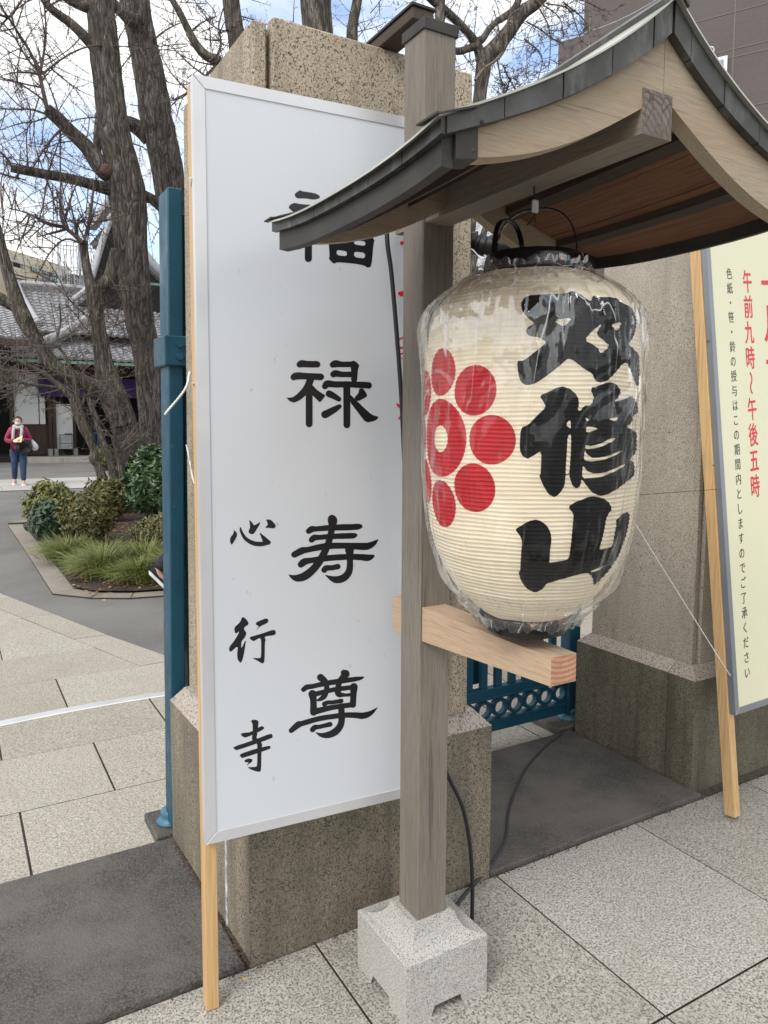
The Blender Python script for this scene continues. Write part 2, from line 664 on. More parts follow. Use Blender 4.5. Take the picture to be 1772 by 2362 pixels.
def paper_mat():
    m = Mat('lantern_paper')
    g = m.noise(1, 5, .6, vec=m.map((14, 14, 200)))
    c = m.ramp(g, [(.35, (.85, .745, .57)), (.62, (.94, .85, .695))])
    b = m.noise(6, 4)
    c = m.mix(m.ramp(b, [(.45, 0.0), (.7, .35)]), c, (.76, .64, .47))
    m.color(c).set(.7, 0, .25)
    m.bump(m.noise(60, 4), .0006)
    tl = nn(m.t, 'ShaderNodeBsdfTranslucent')
    m.link(c, tl.inputs[0])
    ms = nn(m.t, 'ShaderNodeMixShader')
    ms.inputs[0].default_value = .06
    m.link(m.b.outputs[0], ms.inputs[1])
    m.link(tl.outputs[0], ms.inputs[2])
    m.link(ms.outputs[0], m.out.inputs[0])
    return m.mat


M['paper'] = paper_mat()


def film_mat():
    m = Mat('clear_plastic_film')
    t = m.t
    m.t.nodes.remove(m.b)
    tr = nn(t, 'ShaderNodeBsdfTransparent')
    tr.inputs[0].default_value = (.985, .985, .98, 1)
    gl = nn(t, 'ShaderNodeBsdfGlossy')
    gl.inputs['Roughness'].default_value = .06
    gl.inputs[0].default_value = (1, 1, 1, 1)
    df = nn(t, 'ShaderNodeBsdfDiffuse')
    df.inputs[0].default_value = (.8, .8, .8, 1)
    fr = nn(t, 'ShaderNodeFresnel')
    fr.inputs['IOR'].default_value = 1.55
    bp = nn(t, 'ShaderNodeBump')
    bp.inputs['Distance'].default_value = .03
    bp.inputs['Strength'].default_value = .9
    h = m.noise(7, 2.5, .5, vec=m.map((1, 1, .4)), dist=1.6)
    m.link(h, bp.inputs['Height'])
    m.link(bp.outputs[0], gl.inputs['Normal'])
    m.link(bp.outputs[0], fr.inputs['Normal'])
    # sheen: film is two sided and wrinkled, so a floor under the fresnel term
    sx = nn(t, 'ShaderNodeSeparateXYZ')
    m.link(m.vec, sx.inputs[0])
    upper = m.ramp(sx.outputs[2], [(.02, .8), (.12, .12), (.42, .12), (.60, 1.0)])
    fold = m.ramp(m.noise(8, 3, .55, vec=m.map((1, 1, .55)), dist=1.5), [(.52, 0.0), (.535, 1.0)])    # doubled-over film
    lay = m.math('ADD', 1.0, m.math('MULTIPLY', m.math('MULTIPLY', fold, upper), 3.6))
    f2 = m.math('MULTIPLY', m.math('MULTIPLY', m.math('POWER', fr.outputs[0], 1.3), 1.6), lay)
    f3 = m.math('MINIMUM', f2, .42)
    ms = nn(t, 'ShaderNodeMixShader')
    m.link(f3, ms.inputs[0])
    m.link(tr.outputs[0], ms.inputs[1])
    m.link(gl.outputs[0], ms.inputs[2])
    ms2 = nn(t, 'ShaderNodeMixShader')
    hem = m.ramp(sx.outputs[2], [(.030, .04), (.065, .0), (.695, .0), (.725, .04)])     # gathered, many-layered hems are cloudier
    cr = m.math('ABSOLUTE', m.math('SUBTRACT', m.noise(9, 2, .5, vec=m.map((1, 1, .22)), dist=.8), .5))
    crease = m.math('MULTIPLY', m.ramp(cr, [(.0, .65), (.009, 0.0)]), upper)       # whitened crease lines
    m.link(m.math('ADD', m.math('ADD', m.ramp(m.noise(40, 4, .6, vec=m.map((1, 1, .3))), [(.60, .0), (.75, .05)]), hem), crease), ms2.inputs[0])
    m.link(ms.outputs[0], ms2.inputs[1])
    m.link(df.outputs[0], ms2.inputs[2])
    m.link(ms2.outputs[0], m.out.inputs[0])
    return m.mat


M['film'] = film_mat()


def bark_mat(name, a, b, sc_=1.0):
    m = Mat(name)
    g0 = m.noise(1, 3, .5, vec=m.map((10 * sc_, 10 * sc_, 1.7 * sc_)), dist=.9)
    g1 = m.noise(1, 3, .55, vec=m.map((24 * sc_, 24 * sc_, 4.5 * sc_)), dist=.6)
    r0 = m.math('ABSOLUTE', m.math('SUBTRACT', g0, .5))
    r1 = m.math('ABSOLUTE', m.math('SUBTRACT', g1, .5))
    g = m.math('MINIMUM', m.math('MULTIPLY', r0, 5.0), m.math('ADD', m.math('MULTIPLY', r1, 7.0), .15))
    c = m.ramp(g, [(.04, tuple(x * .30 for x in a)), (.24, a), (.60, b), (.95, tuple(x * 1.15 for x in b))])
    g3 = m.noise(2.0, 3)
    c = m.mix(m.ramp(g3, [(.5, 0.0), (.75, .35)]), c, (.10, .10, .065))
    m.color(c).set(.9)
    m.bump(g, .025)
    return m.mat


M['bark'] = bark_mat('ginkgo_bark', (.095, .08, .068), (.20, .175, .15))
M['bark_stem'] = bark_mat('stem_bark', (.12, .105, .08), (.21, .19, .15), 2)
M['twig'] = plain('twig_bark', (.095, .068, .058), .8, var=.35, sc_=5)
M['twig_far'] = plain('pale_twig_bark', (.12, .098, .078), .8, var=.35, sc_=5)


def leaf_mat(name, cols, rough=.5, trans=.25):
    m = Mat(name)
    g = nn(m.t, 'ShaderNodeNewGeometry')
    stops = [(i / max(1, len(cols) - 1), c) for i, c in enumerate(cols)]
    m.color(m.ramp(g.outputs['Random Per Island'], stops)).set(rough)
    m.b.inputs['Transmission Weight'].default_value = 0
    return m.mat


M['leaf_mixed'] = leaf_mat('azalea_leaves', [(.045, .06, .02), (.07, .085, .025), (.11, .12, .03), (.05, .065, .025), (.16, .13, .035), (.22, .17, .05)])
M['leaf_yel'] = leaf_mat('yellowing_leaves', [(.09, .11, .03), (.14, .16, .04), (.20, .20, .05), (.08, .095, .03), (.26, .22, .07)])
M['leaf_dark'] = leaf_mat('dark_green_leaves', [(.03, .06, .022), (.045, .09, .03), (.06, .115, .035), (.035, .07, .03)], .35)
M['leaf_blue'] = leaf_mat('blue_green_leaves', [(.045, .075, .04), (.07, .11, .065), (.05, .085, .05)])
M['leaf_moss'] = leaf_mat('moss_green_leaves', [(.06, .075, .015), (.09, .105, .02), (.07, .09, .02)])
M['grass'] = leaf_mat('sedge_blades', [(.08, .11, .025), (.13, .165, .035), (.20, .22, .05), (.09, .12, .03), (.26, .24, .09)])
M['litter'] = leaf_mat('fallen_leaves', [(.16, .07, .03), (.22, .11, .045), (.12, .06, .03), (.30, .2, .06)], .8)


def tile_mat():
    m = Mat('silver_roof_tiles')
    c = m.ramp(m.noise(8, 4), [(.35, (.17, .17, .18)), (.65, (.30, .30, .32))])
    m.color(c).set(.42)
    return m.mat


M['tile'] = tile_mat()
M['tile_ridge'] = plain('roof_ridge_tiles', (.36, .36, .385), .5, var=.15, sc_=3)
M['tile_dark'] = plain('dark_ridge_stack', (.17, .165, .165), .7, var=.25, sc_=4)
M['plaster'] = plain('white_plaster', (.68, .69, .70), .8, var=.05, sc_=2)
M['temple_wood'] = wood('dark_temple_wood', (.038, .020, .014), (.065, .034, .022), 'z', ring=14, crack=.2)
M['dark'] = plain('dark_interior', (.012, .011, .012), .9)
M['purple'] = plain('purple_curtain', (.045, .025, .11), .8, var=.2, sc_=5)
M['copper_green'] = plain('green_copper_gutter', (.13, .24, .19), .6, var=.2, sc_=4)
M['stone_step'] = plain('stone_step', (.30, .28, .255), .85, var=.12, sc_=6, bump=.004)
M['pale_path'] = granite('pale_stone_path', (.44, .425, .40), (.52, .505, .48), (.36, .35, .33), sc_=60, dark_amt=.36, stain=.2, stain_c=(.38, .36, .33), rnd=True)
M['beige_wall'] = plain('beige_tile_wall', (.52, .44, .33), .8, var=.06, sc_=1)
M['beige_pale'] = plain('pale_beige_parapet', (.58, .52, .42), .8, var=.05, sc_=1)
M['glass'] = plain('window_glass', (.22, .32, .34), .08, 0, var=.3, sc_=.4, spec=.9)
M['frame_dark'] = plain('dark_window_frame', (.05, .055, .06), .5)
M['grey_panel'] = plain('grey_panel', (.19, .185, .185), .7, var=.1)
M['steel'] = plain('painted_steel', (.42, .44, .47), .5, .2)
M['rail'] = plain('worn_bright_steel', (.68, .69, .69), .38, .5, var=.08)


def brown_wall():
    m = Mat('brown_tile_wall')
    b = nn(m.t, 'ShaderNodeTexBrick')
    b.inputs['Scale'].default_value = 1
    b.inputs['Brick Width'].default_value = .06
    b.inputs['Row Height'].default_value = .03
    b.inputs['Mortar Size'].default_value = .003
    b.inputs['Color1'].default_value = (.062, .047, .043, 1)
    b.inputs['Color2'].default_value = (.085, .065, .059, 1)
    b.inputs['Mortar'].default_value = (.078, .061, .056, 1)
    b.inputs['Bias'].default_value = 0
    v = m.map((1, 1, 1), rot=(math.pi / 2, 0, 0))
    m.link(v, b.inputs['Vector'])
    c = m.mix(m.ramp(m.noise(.5, 4), [(.4, 0.0), (.7, .4)]), b.outputs[0], (.10, .083, .076))
    m.color(c).set(.6)
    return m.mat


M['brown'] = brown_wall()
M['brown_joint'] = plain('wall_joint_line', (.16, .135, .125), .8)

# ------------------------------------------------------------------ ink: strokes and outlines filled by scan conversion


def circle_poly(x, y, r, n=14):
    return [(x + r * math.cos(2 * math.pi * i / n), y + r * math.sin(2 * math.pi * i / n)) for i in range(n)]


def ccw(p):
    a = 0
    for i in range(len(p)):
        x0, y0 = p[i]
        x1, y1 = p[(i + 1) % len(p)]
        a += x0 * y1 - x1 * y0
    return p if a > 0 else p[::-1]


def stroke(pts, per=6):
    S = catmull([V(*p) for p in pts], per)
    out_ = []
    for i in range(len(S)):
        x, y, r = S[i]
        r = max(r, .3)
        out_.append((1, circle_poly(x, y, r)))
        if i:
            x0, y0, r0 = S[i - 1]
            r0 = max(r0, .3)
            d = V(x - x0, y - y0)
            l = np.linalg.norm(d)
            if l < 1e-6:
                continue
            n_ = V(-d[1], d[0]) / l
            out_.append((1, [(x0 + n_[0] * r0, y0 + n_[1] * r0), (x + n_[0] * r, y + n_[1] * r), (x - n_[0] * r, y - n_[1] * r), (x0 - n_[0] * r0, y0 - n_[1] * r0)]))
    return out_


def outline(pts, hole=False, smooth=1):
    p = [V(*q) for q in pts]
    for _ in range(smooth):
        q = []
        for i in range(len(p)):
            a, b = p[i], p[(i + 1) % len(p)]
            q += [a * .8 + b * .2, a * .2 + b * .8]
        p = q
    return [(-1 if hole else 1, [tuple(x) for x in p])]


def scan_fill(polys, levels):
    """polys: list of (sign, [(u,v)...]); returns quads per band: [(j, ua0, ub0, ub1, ua1)]"""
    E = []
    for sg, p in polys:
        p = ccw(list(p))
        if sg < 0:
            p = p[::-1]
        n = len(p)
        for i in range(n):
            (u0, v0), (u1, v1) = p[i], p[(i + 1) % n]
            if v0 == v1:
                continue
            E.append((u0, v0, u1, v1) if v0 < v1 else (u1, v1, u0, v0))
            E[-1] = (*E[-1], 1 if v0 < v1 else -1)
    E = np.array(E)
    if not len(E):
        return []
    vmin, vmax = E[:, 1].min(), E[:, 3].max()
    res = []
    for j in range(len(levels) - 1):
        a, b = levels[j], levels[j + 1]
        if b < vmin or a > vmax:
            continue
        m = (a + b) / 2
        s = E[(E[:, 1] <= m) & (E[:, 3] > m)]
        if not len(s):
            continue
        t = lambda v: s[:, 0] + (s[:, 2] - s[:, 0]) * np.clip((v - s[:, 1]) / (s[:, 3] - s[:, 1]), 0, 1)
        um, ua, ub = t(m), t(a), t(b)
        o = np.argsort(um)
        wn = 0
        st = None
        for k in o:
            w0 = wn
            wn += int(s[k, 4])
            if w0 == 0 and wn != 0:
                st = k
            elif w0 != 0 and wn == 0:
                if um[k] - um[st] > 1e-7:
                    res.append((j, ua[st], ua[k], ub[k], ub[st]))
    return res


def Z(ox, oy, s):
    """zoomed tracing coordinates -> photograph coordinates"""
    return lambda x, y: (ox + x / s, oy + y / s)


def trace(z, items):
    out_ = []
    for it in items:
        if it[0] == 's':
            pl = stroke(it[1])
        elif it[0] == 'h':
            pl = outline(it[1], True)
        elif it[0] == 'c':
            pl = [(1, circle_poly(*it[1]))]
        else:
            pl = outline(it[1])
        for sg, p in pl:
            out_.append((sg, [z(*q) for q in p]))
    return out_


exec_later = []

# ================================================================== THE SETTING: ground, paving, slabs
g = MB()
g.add([(-400, -300, -.012), (400, -300, -.012), (400, 600, -.012), (-400, 600, -.012)], [(0, 1, 2, 3)])
ground = g.build('ground', M['asphalt'], kind='structure')

rnd = random.Random(5)


def slab_piece(poly, z0, z1, mat, parent, name='paving_slab', inset=.0028, cham=.0016):
    """a stone with a small chamfer round its top"""
    P = [V(*p) for p in poly]
    c = sum(P) / len(P)

    def ins(p, d):
        v = c - p
        return p + v / (np.linalg.norm(v) + 1e-9) * d * 1.4
    a = [ins(p, inset) for p in P]
    b = [ins(p, inset + cham) for p in P]
    n = len(P)
    loc = V(c[0], c[1], 0)
    dz = rnd.uniform(-.0007, .0007)
    mb = MB()
    vs = [(*(p), z0) for p in a] + [(*(p), z1 - cham + dz) for p in a] + [(*(p), z1 + dz) for p in b]
    fs = [tuple(range(2 * n, 3 * n))]
    mb.add(vs, fs + [(n + i, n + (i + 1) % n, 2 * n + (i + 1) % n, 2 * n + i) for i in range(n)])
    mb.add(vs, [(i, (i + 1) % n, n + (i + 1) % n, n + i) for i in range(n)], 1)
    return mb.build(name, [mat, mat if name == 'threshold_stone' else M['joint_dirt']], parent)


def rect(x0, x1, y0, y1):
    return [(x0, y0), (x1, y0), (x1, y1), (x0, y1)]


bed_m = plain('joint_mortar', (.075, .06, .05), .95, var=.4, sc_=40)
M['joint_dirt'] = plain('joint_dirt', (.05, .04, .033), .95, var=.4, sc_=40)
b = MB()
b.add([(-3.5, -1.5, -.008), (7, -1.5, -.008), (7, 1.88, -.008), (-3.5, 1.88, -.008)], [(0, 1, 2, 3)])
street = b.build('street_pavement', bed_m, kind='structure')
xs = [2.183 + .66 * k for k in range(-7, 8)]
ys = [1.876, 1.19, .504, -.182, -.868]
for i in range(len(xs) - 1):
    for j in range(len(ys) - 1):
        slab_piece(rect(xs[i], xs[i + 1], ys[j + 1], ys[j]), -.03, 0, M['granite_street'], street)

b = MB()
b.add([(-3.5, 2.6, -.007), (5.5, 2.6, -.007), (5.5, 4.76, -.007), (1.155, 4.76, -.007), (-1.5, 13.0, -.007), (-3.5, 13.0, -.007)], [(0, 1, 2, 3, 4, 5)])
path = b.build('inner_path', bed_m, kind='structure')
rows = [(2.612, 3.104, .187), (3.104, 3.632, .538), (3.632, 4.13, .155), (4.13, 4.664, .495)]
for (y0, y1, x0) in rows:
    for k in range(-5, 7):
        slab_piece(rect(x0 + .74 * k, x0 + .74 * (k + 1), y0, y1), -.03, 0, M['granite_pave'], path, inset=.0034)
fin = lambda y: .972 - (y - 4.672) * .333
fou = lambda y: 1.150 - (y - 4.75) * .318
yy = 4.664
k = 0
while yy < 9.6:
    y1 = yy + .53
    e0, e1 = fin(yy), fin(y1)
    x0 = e0 - (.55 if k % 2 else .95)
    slab_piece([(x0, yy), (e0, yy), (e1, y1), (x0, y1)], -.03, 0, M['granite_pave'], path)
    slab_piece([(x0 - .9, yy), (x0, yy), (x0, y1), (x0 - .9, y1)], -.03, 0, M['granite_pave'], path)
    slab_piece([(x0 - 1.8, yy), (x0 - .9, yy), (x0 - .9, y1), (x0 - 1.8, y1)], -.03, 0, M['granite_pave'], path)
    yy = y1
    k += 1
yy = 4.67
while yy < 10:
    y1 = yy + .8
    slab_piece([(fin(yy), yy), (fou(yy) + (.0 if yy > 4.7 else .03), yy), (fou(y1), y1), (fin(y1), y1)], -.03, 0, M['granite_pave'], path, name='border_stone')
    yy = y1

# dark threshold stones, a step between street and grounds
b = MB()
b.add([(-3.4, 1.88, -.006), (5.4, 1.88, -.006), (5.4, 2.61, -.006), (-3.4, 2.61, -.006)], [(0, 1, 2, 3)])
thr = b.build('threshold', bed_m, kind='structure')
for (a0, a1) in ((-3.3, -1.4), (-1.4, .652), (1.5, 2.565)):
    slab_piece(rect(a0, a1, 1.878, 2.609), -.03, .017, M['slab'], thr, name='threshold_stone', inset=.001, cham=.004)

# gate rail let into the path
b = MB()
rp_ = catmull([(-1.2, 3.86, 0), (-.4, 4.02, 0), (.171, 4.09, 0), (.57, 4.118, 0), (1.0, 4.105, 0), (1.6, 4.03, 0)], 10)
vs = []
for p, q in zip(rp_[:-1], rp_[1:]):
    t = (q - p) / np.linalg.norm(q - p)
    n_ = V(-t[1], t[0], 0)
    vs.append((p, n_))
vv = []
for p, n_ in vs:
    vv += [p - n_ * .036 + V(0, 0, .0005), p - n_ * .030 + V(0, 0, .004), p + n_ * .030 + V(0, 0, .004), p + n_ * .036 + V(0, 0, .0005)]
ff = []
for i in range(len(vs) - 1):
    for k in range(3):
        ff.append((i * 4 + k, i * 4 + k + 1, (i + 1) * 4 + k + 1, (i + 1) * 4 + k))
b.add(vv, ff)
tag(b.build('gate_rail', M['rail']), 'curved steel gate track let flush into the granite paving', 'rail')

# planting bed: kerb stones, soil
bed_out = [(.714, 12.05), (.740, 8.94), (.745, 7.02), (1.01, 6.70), (1.30, 6.53), (1.9, 6.42), (3.2, 6.35), (5.5, 6.4)]
bed_in = [(.908, 12.0), (.928, 8.6), (.932, 7.12), (1.09, 6.86), (1.36, 6.70), (1.9, 6.60), (3.2, 6.53), (5.5, 6.6)]
b = MB()
b.add([(*p, .022) for p in bed_in] + [(9.5, 6.6, .022), (9.5, 16.5, .022), (2.6, 15.4, .022), (1.1, 12.3, .022)], [tuple(range(len(bed_in) + 4))])
soil = b.build('soil', M['soil'], kind='structure')
b = MB()
b.add([(*p, -.004) for p in bed_out] + [(*p, -.004) for p in bed_in[::-1]], [tuple(range(2 * len(bed_out)))])
kerb = b.build('bed_kerb', bed_m, kind='structure')
for i in range(len(bed_out) - 1):
    o0, o1, i0, i1 = map(lambda q: V(*q), (bed_out[i], bed_out[i + 1], bed_in[i], bed_in[i + 1]))
    n_ = max(1, int(np.linalg.norm(o1 - o0) / .9))
    for k in range(n_):
        a, c = k / n_, (k + 1) / n_
        slab_piece([o0 + (o1 - o0) * a, i0 + (i1 - i0) * a, i0 + (i1 - i0) * c, o0 + (o1 - o0) * c][::-1], -.03, .004, M['kerb'], kerb, name='kerb_stone')
slab_piece([(.714, 12.05), (.908, 12.0), (1.15, 12.22), (1.07, 12.36)], -.03, .03, M['kerb'], kerb, name='kerb_stone')
slab_piece([(1.07, 12.36), (1.15, 12.22), (2.6, 15.3), (2.5, 15.5)], -.03, .03, M['kerb'], kerb, name='kerb_stone')

b = MB()
b.add([(-12, 17.9, -.006), (20, 17.9, -.006), (20, 21.4, -.006), (-12, 21.4, -.006)], [(0, 1, 2, 3)])
ppath = b.build('pale_path', bed_m, kind='structure')
for i in range(24):
    for j in range(3):
        x0 = -11.5 + i * 1.25 + (j % 2) * .6
        slab_piece(rect(x0, x0 + 1.25, 17.95 + j * 1.13, 17.95 + (j + 1) * 1.13), -.02, .0, M['pale_path'], ppath, inset=.004)

# ================================================================== GATE PILLARS


def tbox(mb, x0, x1, y0, y1, z0, z1, dx0=0, dx1=0, dy0=0, dy1=0, bev=.006, m=0):
    """box whose top is inset by dx0.. on each side, with bevelled vertical and top edges"""
    h = z1 - z0
    A = [(x0, y0), (x1, y0), (x1, y1), (x0, y1)]

    def ring(f, e, z):
        xa, xb, ya, yb = x0 + dx0 * f + e, x1 - dx1 * f - e, y0 + dy0 * f + e, y1 - dy1 * f - e
        c = bev
        return [(xa + c, ya, z), (xb - c, ya, z), (xb, ya + c, z), (xb, yb - c, z), (xb - c, yb, z), (xa + c, yb, z), (xa, yb - c, z), (xa, ya + c, z)]
    vs = ring(0, 0, z0) + ring(1 - bev / h, 0, z1 - bev) + ring(1, bev * .8, z1)
    fs = [tuple(range(8))[::-1], tuple(range(16, 24))]
    for k in range(2):
        for i in range(8):
            j = (i + 1) % 8
            fs.append((k * 8 + i, k * 8 + j, (k + 1) * 8 + j, (k + 1) * 8 + i))
    mb.add(vs, fs, m)


def ledge_stone(mb, x0, x1, y0, y1, z0, z1, z2, l=0, r=0, f=0, bk=0, m=0, m2=1, sk=0.0, yr=1.876):
    """base stone with a sloped, dressed top edge"""
    vs = [(x0, y0, z0), (x1, y0, z0), (x1, y1, z0), (x0, y1, z0), (x0, y0, z1), (x1, y0, z1), (x1, y1, z1), (x0, y1, z1),
          (x0 + l, y0 + f, z2), (x1 - r, y0 + f, z2), (x1 - r, y1 - bk, z2), (x0 + l, y1 - bk, z2)]
    xm = (x0 + x1) / 2
    vs = [(x + (sk * (y - yr) if x < xm else 0), y, z) for x, y, z in vs]
    mb.add(vs, [(0, 3, 2, 1), (0, 1, 5, 4), (1, 2, 6, 5), (2, 3, 7, 6), (3, 0, 4, 7)], m)
    mb.add(vs, [(4, 5, 9, 8), (5, 6, 10, 9), (6, 7, 11, 10), (7, 4, 8, 11), (8, 9, 10, 11)], m2)


lp = thing('gate_pillar', 'tan speckled granite gate pillar with grooved front behind the white board', 'pillar', (1.08, 2.24, 0), 'granite gate pillars')
mb = MB()
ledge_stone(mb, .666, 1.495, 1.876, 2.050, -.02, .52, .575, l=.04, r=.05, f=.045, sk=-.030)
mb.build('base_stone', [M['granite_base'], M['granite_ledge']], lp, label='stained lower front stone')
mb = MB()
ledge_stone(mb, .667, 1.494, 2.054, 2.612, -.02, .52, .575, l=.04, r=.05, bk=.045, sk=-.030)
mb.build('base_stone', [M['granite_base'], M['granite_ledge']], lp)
mb = MB()
mb.box((.6585, 2.046, .018), (.666, 2.060, .53))
mb.build('caulk_joint', plain('white_caulk', (.42, .43, .44), .8, var=.5, sc_=40), lp)
mb = MB()
tbox(mb, .700, 1.418, 1.945, 2.565, .573, 2.525, dx0=.016, dx1=.012, dy0=0, dy1=0)
mb.build('shaft_stone', M['granite_pillar'], lp)
mb = MB()
tbox(mb, .700, .742, 1.915, 1.944, .574, 2.522, dx0=.018, dx1=-.012, bev=.004)
mb.build('corner_stone', M['granite_pillar'], lp)
mb = MB()
tbox(mb, .752, 1.418, 1.905, 1.944, .574, 2.538, dx0=.014, dx1=.012, bev=.006)
mb.build('front_stone', M['granite_pillar'], lp)

rpil = thing('gate_pillar', 'grey brown granite gate pillar with mossy stained base behind the yellow board', 'pillar', (3.1, 2.25, 0), 'granite gate pillars')
mb = MB()
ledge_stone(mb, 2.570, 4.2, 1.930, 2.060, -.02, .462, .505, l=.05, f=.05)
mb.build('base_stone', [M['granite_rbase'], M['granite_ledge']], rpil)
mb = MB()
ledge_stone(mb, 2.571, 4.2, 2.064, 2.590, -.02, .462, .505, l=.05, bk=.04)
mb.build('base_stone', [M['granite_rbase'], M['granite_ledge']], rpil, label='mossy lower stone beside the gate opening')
mb = MB()
tbox(mb, 2.622, 4.15, 2.012, 2.552, .503, 2.52, dx0=.016)
mb.build('shaft_stone', M['granite_right'], rpil)
mb = MB()
tbox(mb, 2.622, 2.650, 1.992, 2.011, .504, 2.51, dx0=.016, dx1=-.012, bev=.003)
mb.build('corner_stone', M['granite_right'], rpil)
mb = MB()
tbox(mb, 2.662, 4.15, 1.985, 2.011, .504, 2.53, dx0=.016, bev=.005)
mb.build('front_stone', M['granite_right'], rpil)

tmb = thing('timber', 'weathered metal capped timber lying across the top of the tan pillar behind the post', 'timber', (1.12, 2.2, 2.54))
mb = MB()
mb.box((1.085, 1.735, 2.5395), (1.150, 2.62, 2.570), bev=.002)
mb.build('beam', M['batten'], tmb)
mb = MB()
mb.box((1.080, 1.730, 2.5705), (1.155, 2.63, 2.578), bev=.001)
mb.build('metal_cap', M['copper_dark'], tmb)

# ================================================================== BLUE GATE
gp = thing('gate_post', 'dark blue square steel gate post with bolted hinge clamp left of the pillar', 'gate post', (.69, 2.64, 0))
mb = MB()
tbox(mb, .643, .693, 2.6135, 2.70, .05, 2.27, dx0=.020, dx1=-.020, dy0=-.038, bev=.004)
mb.build('post', M['blue'], gp)
mb = MB()
mb.box((.713, 2.62, .06), (.755, 2.70, 2.20), bev=.003)
mb.build('inner_channel', M['blue'], gp)
mb = MB()
mb.box((.640, 2.566, 1.685), (.722, 2.72, 1.785), bev=.004)
cl = mb.build('hinge_clamp', M['blue'], gp)
for z_ in (1.715, 1.757):
    mb = MB()
    mb.prism([(.689 + .0125 * math.cos(a), 2.5655, z_ + .0125 * math.sin(a)) for a in [math.pi / 3 * k for k in range(6)]], (0, -.009, 0))
    mb.build('bolt', M['blue'], cl)
mb = MB()
mb.lathe((.660, 2.70, .028), [(.046, 0), (.05, .008), (.036, .014), (.034, .03), (.036, .045), (.03, .05)], 20)
mb.build('pivot_foot', M['blue_light'], gp, smooth=True)
mb = MB()
mb.box((.588, 2.616, -.01), (.73, 2.81, .028), bev=.005)
tag(mb.build('pivot_stone', M['slab']), 'small dark stone block under the left blue gate post', 'stone block')

gate = thing('gate', 'blue steel gate with vertical bars and a row of rings between the pillars', 'gate', (2.1, 2.7, 0))
mb = MB()
mb.box((1.44, 2.682, .066), (2.60, 2.718, .122), bev=.003)
mb.box((1.44, 2.676, .112), (2.60, 2.724, .124), bev=.002)
mb.build('bottom_rail', M['blue'], gate)
mb = MB()
mb.box((1.44, 2.680, .234), (2.60, 2.720, .276), bev=.003)
mb.box((1.44, 2.672, .226), (2.60, 2.728, .238), bev=.002)
mb.build('middle_rail', M['blue'], gate)
mb = MB()
mb.box((1.44, 2.680, 1.90), (2.60, 2.720, 1.985), bev=.003)
mb.build('top_rail', M['blue'], gate)


def ring_mb(c, r0, r1, hy, n=24):
    mb = MB()
    vs = []
    for j in range(n):
        a = 2 * math.pi * j / n
        ca, sa = math.cos(a), math.sin(a)
        for (r, y) in ((r0, -hy), (r1, -hy), (r1, hy), (r0, hy)):
            vs.append((c[0] + r * ca, c[1] + y, c[2] + r * sa))
    fs = [(j * 4 + k, j * 4 + (k + 1) % 4, ((j + 1) % n) * 4 + (k + 1) % 4, ((j + 1) % n) * 4 + k) for j in range(n) for k in range(4)]
    mb.add(vs, fs)
    return mb


r0_ = ring_mb((2.1, 2.7, .174), .030, .0455, .013).build('ring', M['blue'], gate)
r0_.location = (2.565 - 2.1, 0, 0)
for k in range(1, 12):
    child_copy(r0_, gate, (2.565 - 2.1 - .0935 * k, 0, 0))
mb = MB()
mb.box((2.081, 2.690, .276), (2.119, 2.712, 1.90), bev=.002)
b0_ = mb.build('bar', M['blue'], gate)
b0_.location = (2.517 - 2.1, 0, 0)
for k in range(1, 13):
    child_copy(b0_, gate, (2.517 - 2.1 - .084 * k, 0, 0))
mb = MB()
mb.box((2.60, 2.668, .055), (2.672, 2.735, 2.02), bev=.004)
mb.build('hinge_stile', M['blue'], gate)
mb = MB()
mb.box((1.55, 2.75, .37), (2.14, 2.775, .40), bev=.002)
mb.box((2.0, 2.752, .28), (2.13, 2.79, .369), bev=.002)
mb.build('lock_plate', M['blue'], gate)
mb = MB()
mb.lathe((2.635, 2.70, .034), [(.055, 0), (.05, .008), (.038, .014), (.036, .03), (.04, .04), (.033, .05)], 20)
mb.build('pivot_foot', M['blue_light'], gate, smooth=True)
mb = MB()
mb.box((2.485, 2.612, -.01), (2.70, 2.85, .034), bev=.006)
tag(mb.build('pivot_stone', M['slab']), 'flat stone block under the right hinge of the blue gate', 'stone block')

# ================================================================== LANTERN STAND
SX, SY = 1.038, 1.581
st = thing('lantern_stand', 'weathered wooden lantern post with small copper clad roof on a notched granite foot', 'lantern stand', (SX, SY, 0))

# stone foot, notched on each side
mb = MB()
x0, x1, y0, y1 = .928, 1.178, 1.482, 1.737
zt, zn, cut = .163, .027, .075


def notch(n0, n1, d):
    """outline of one side seen flat: s from 0..1"""
    return [(0, 0), (n0 - .012, 0), (n0 + .006, zn), (n1 - .006, zn), (n1 + .012, 0), (1, 0), (1, zt), (0, zt)]


def side(p, q):
    p, q = V(*p), V(*q)
    l = np.linalg.norm(q - p)
    S = [(0, 0), (.30, 0), (.34, zn), (.66, zn), (.70, 0), (1, 0), (1, zt - .004), (0, zt - .004)]
    return [(*(p + (q - p) * s), z) for s, z in S]


cs = [(x0, y0), (x1, y0), (x1, y1), (x0, y1)]
for i in range(4):
    S = side(cs[i], cs[(i + 1) % 4])
    mb.add(S, [(0, 1, 2, 7), (2, 3, 6, 7), (3, 4, 5, 6)])
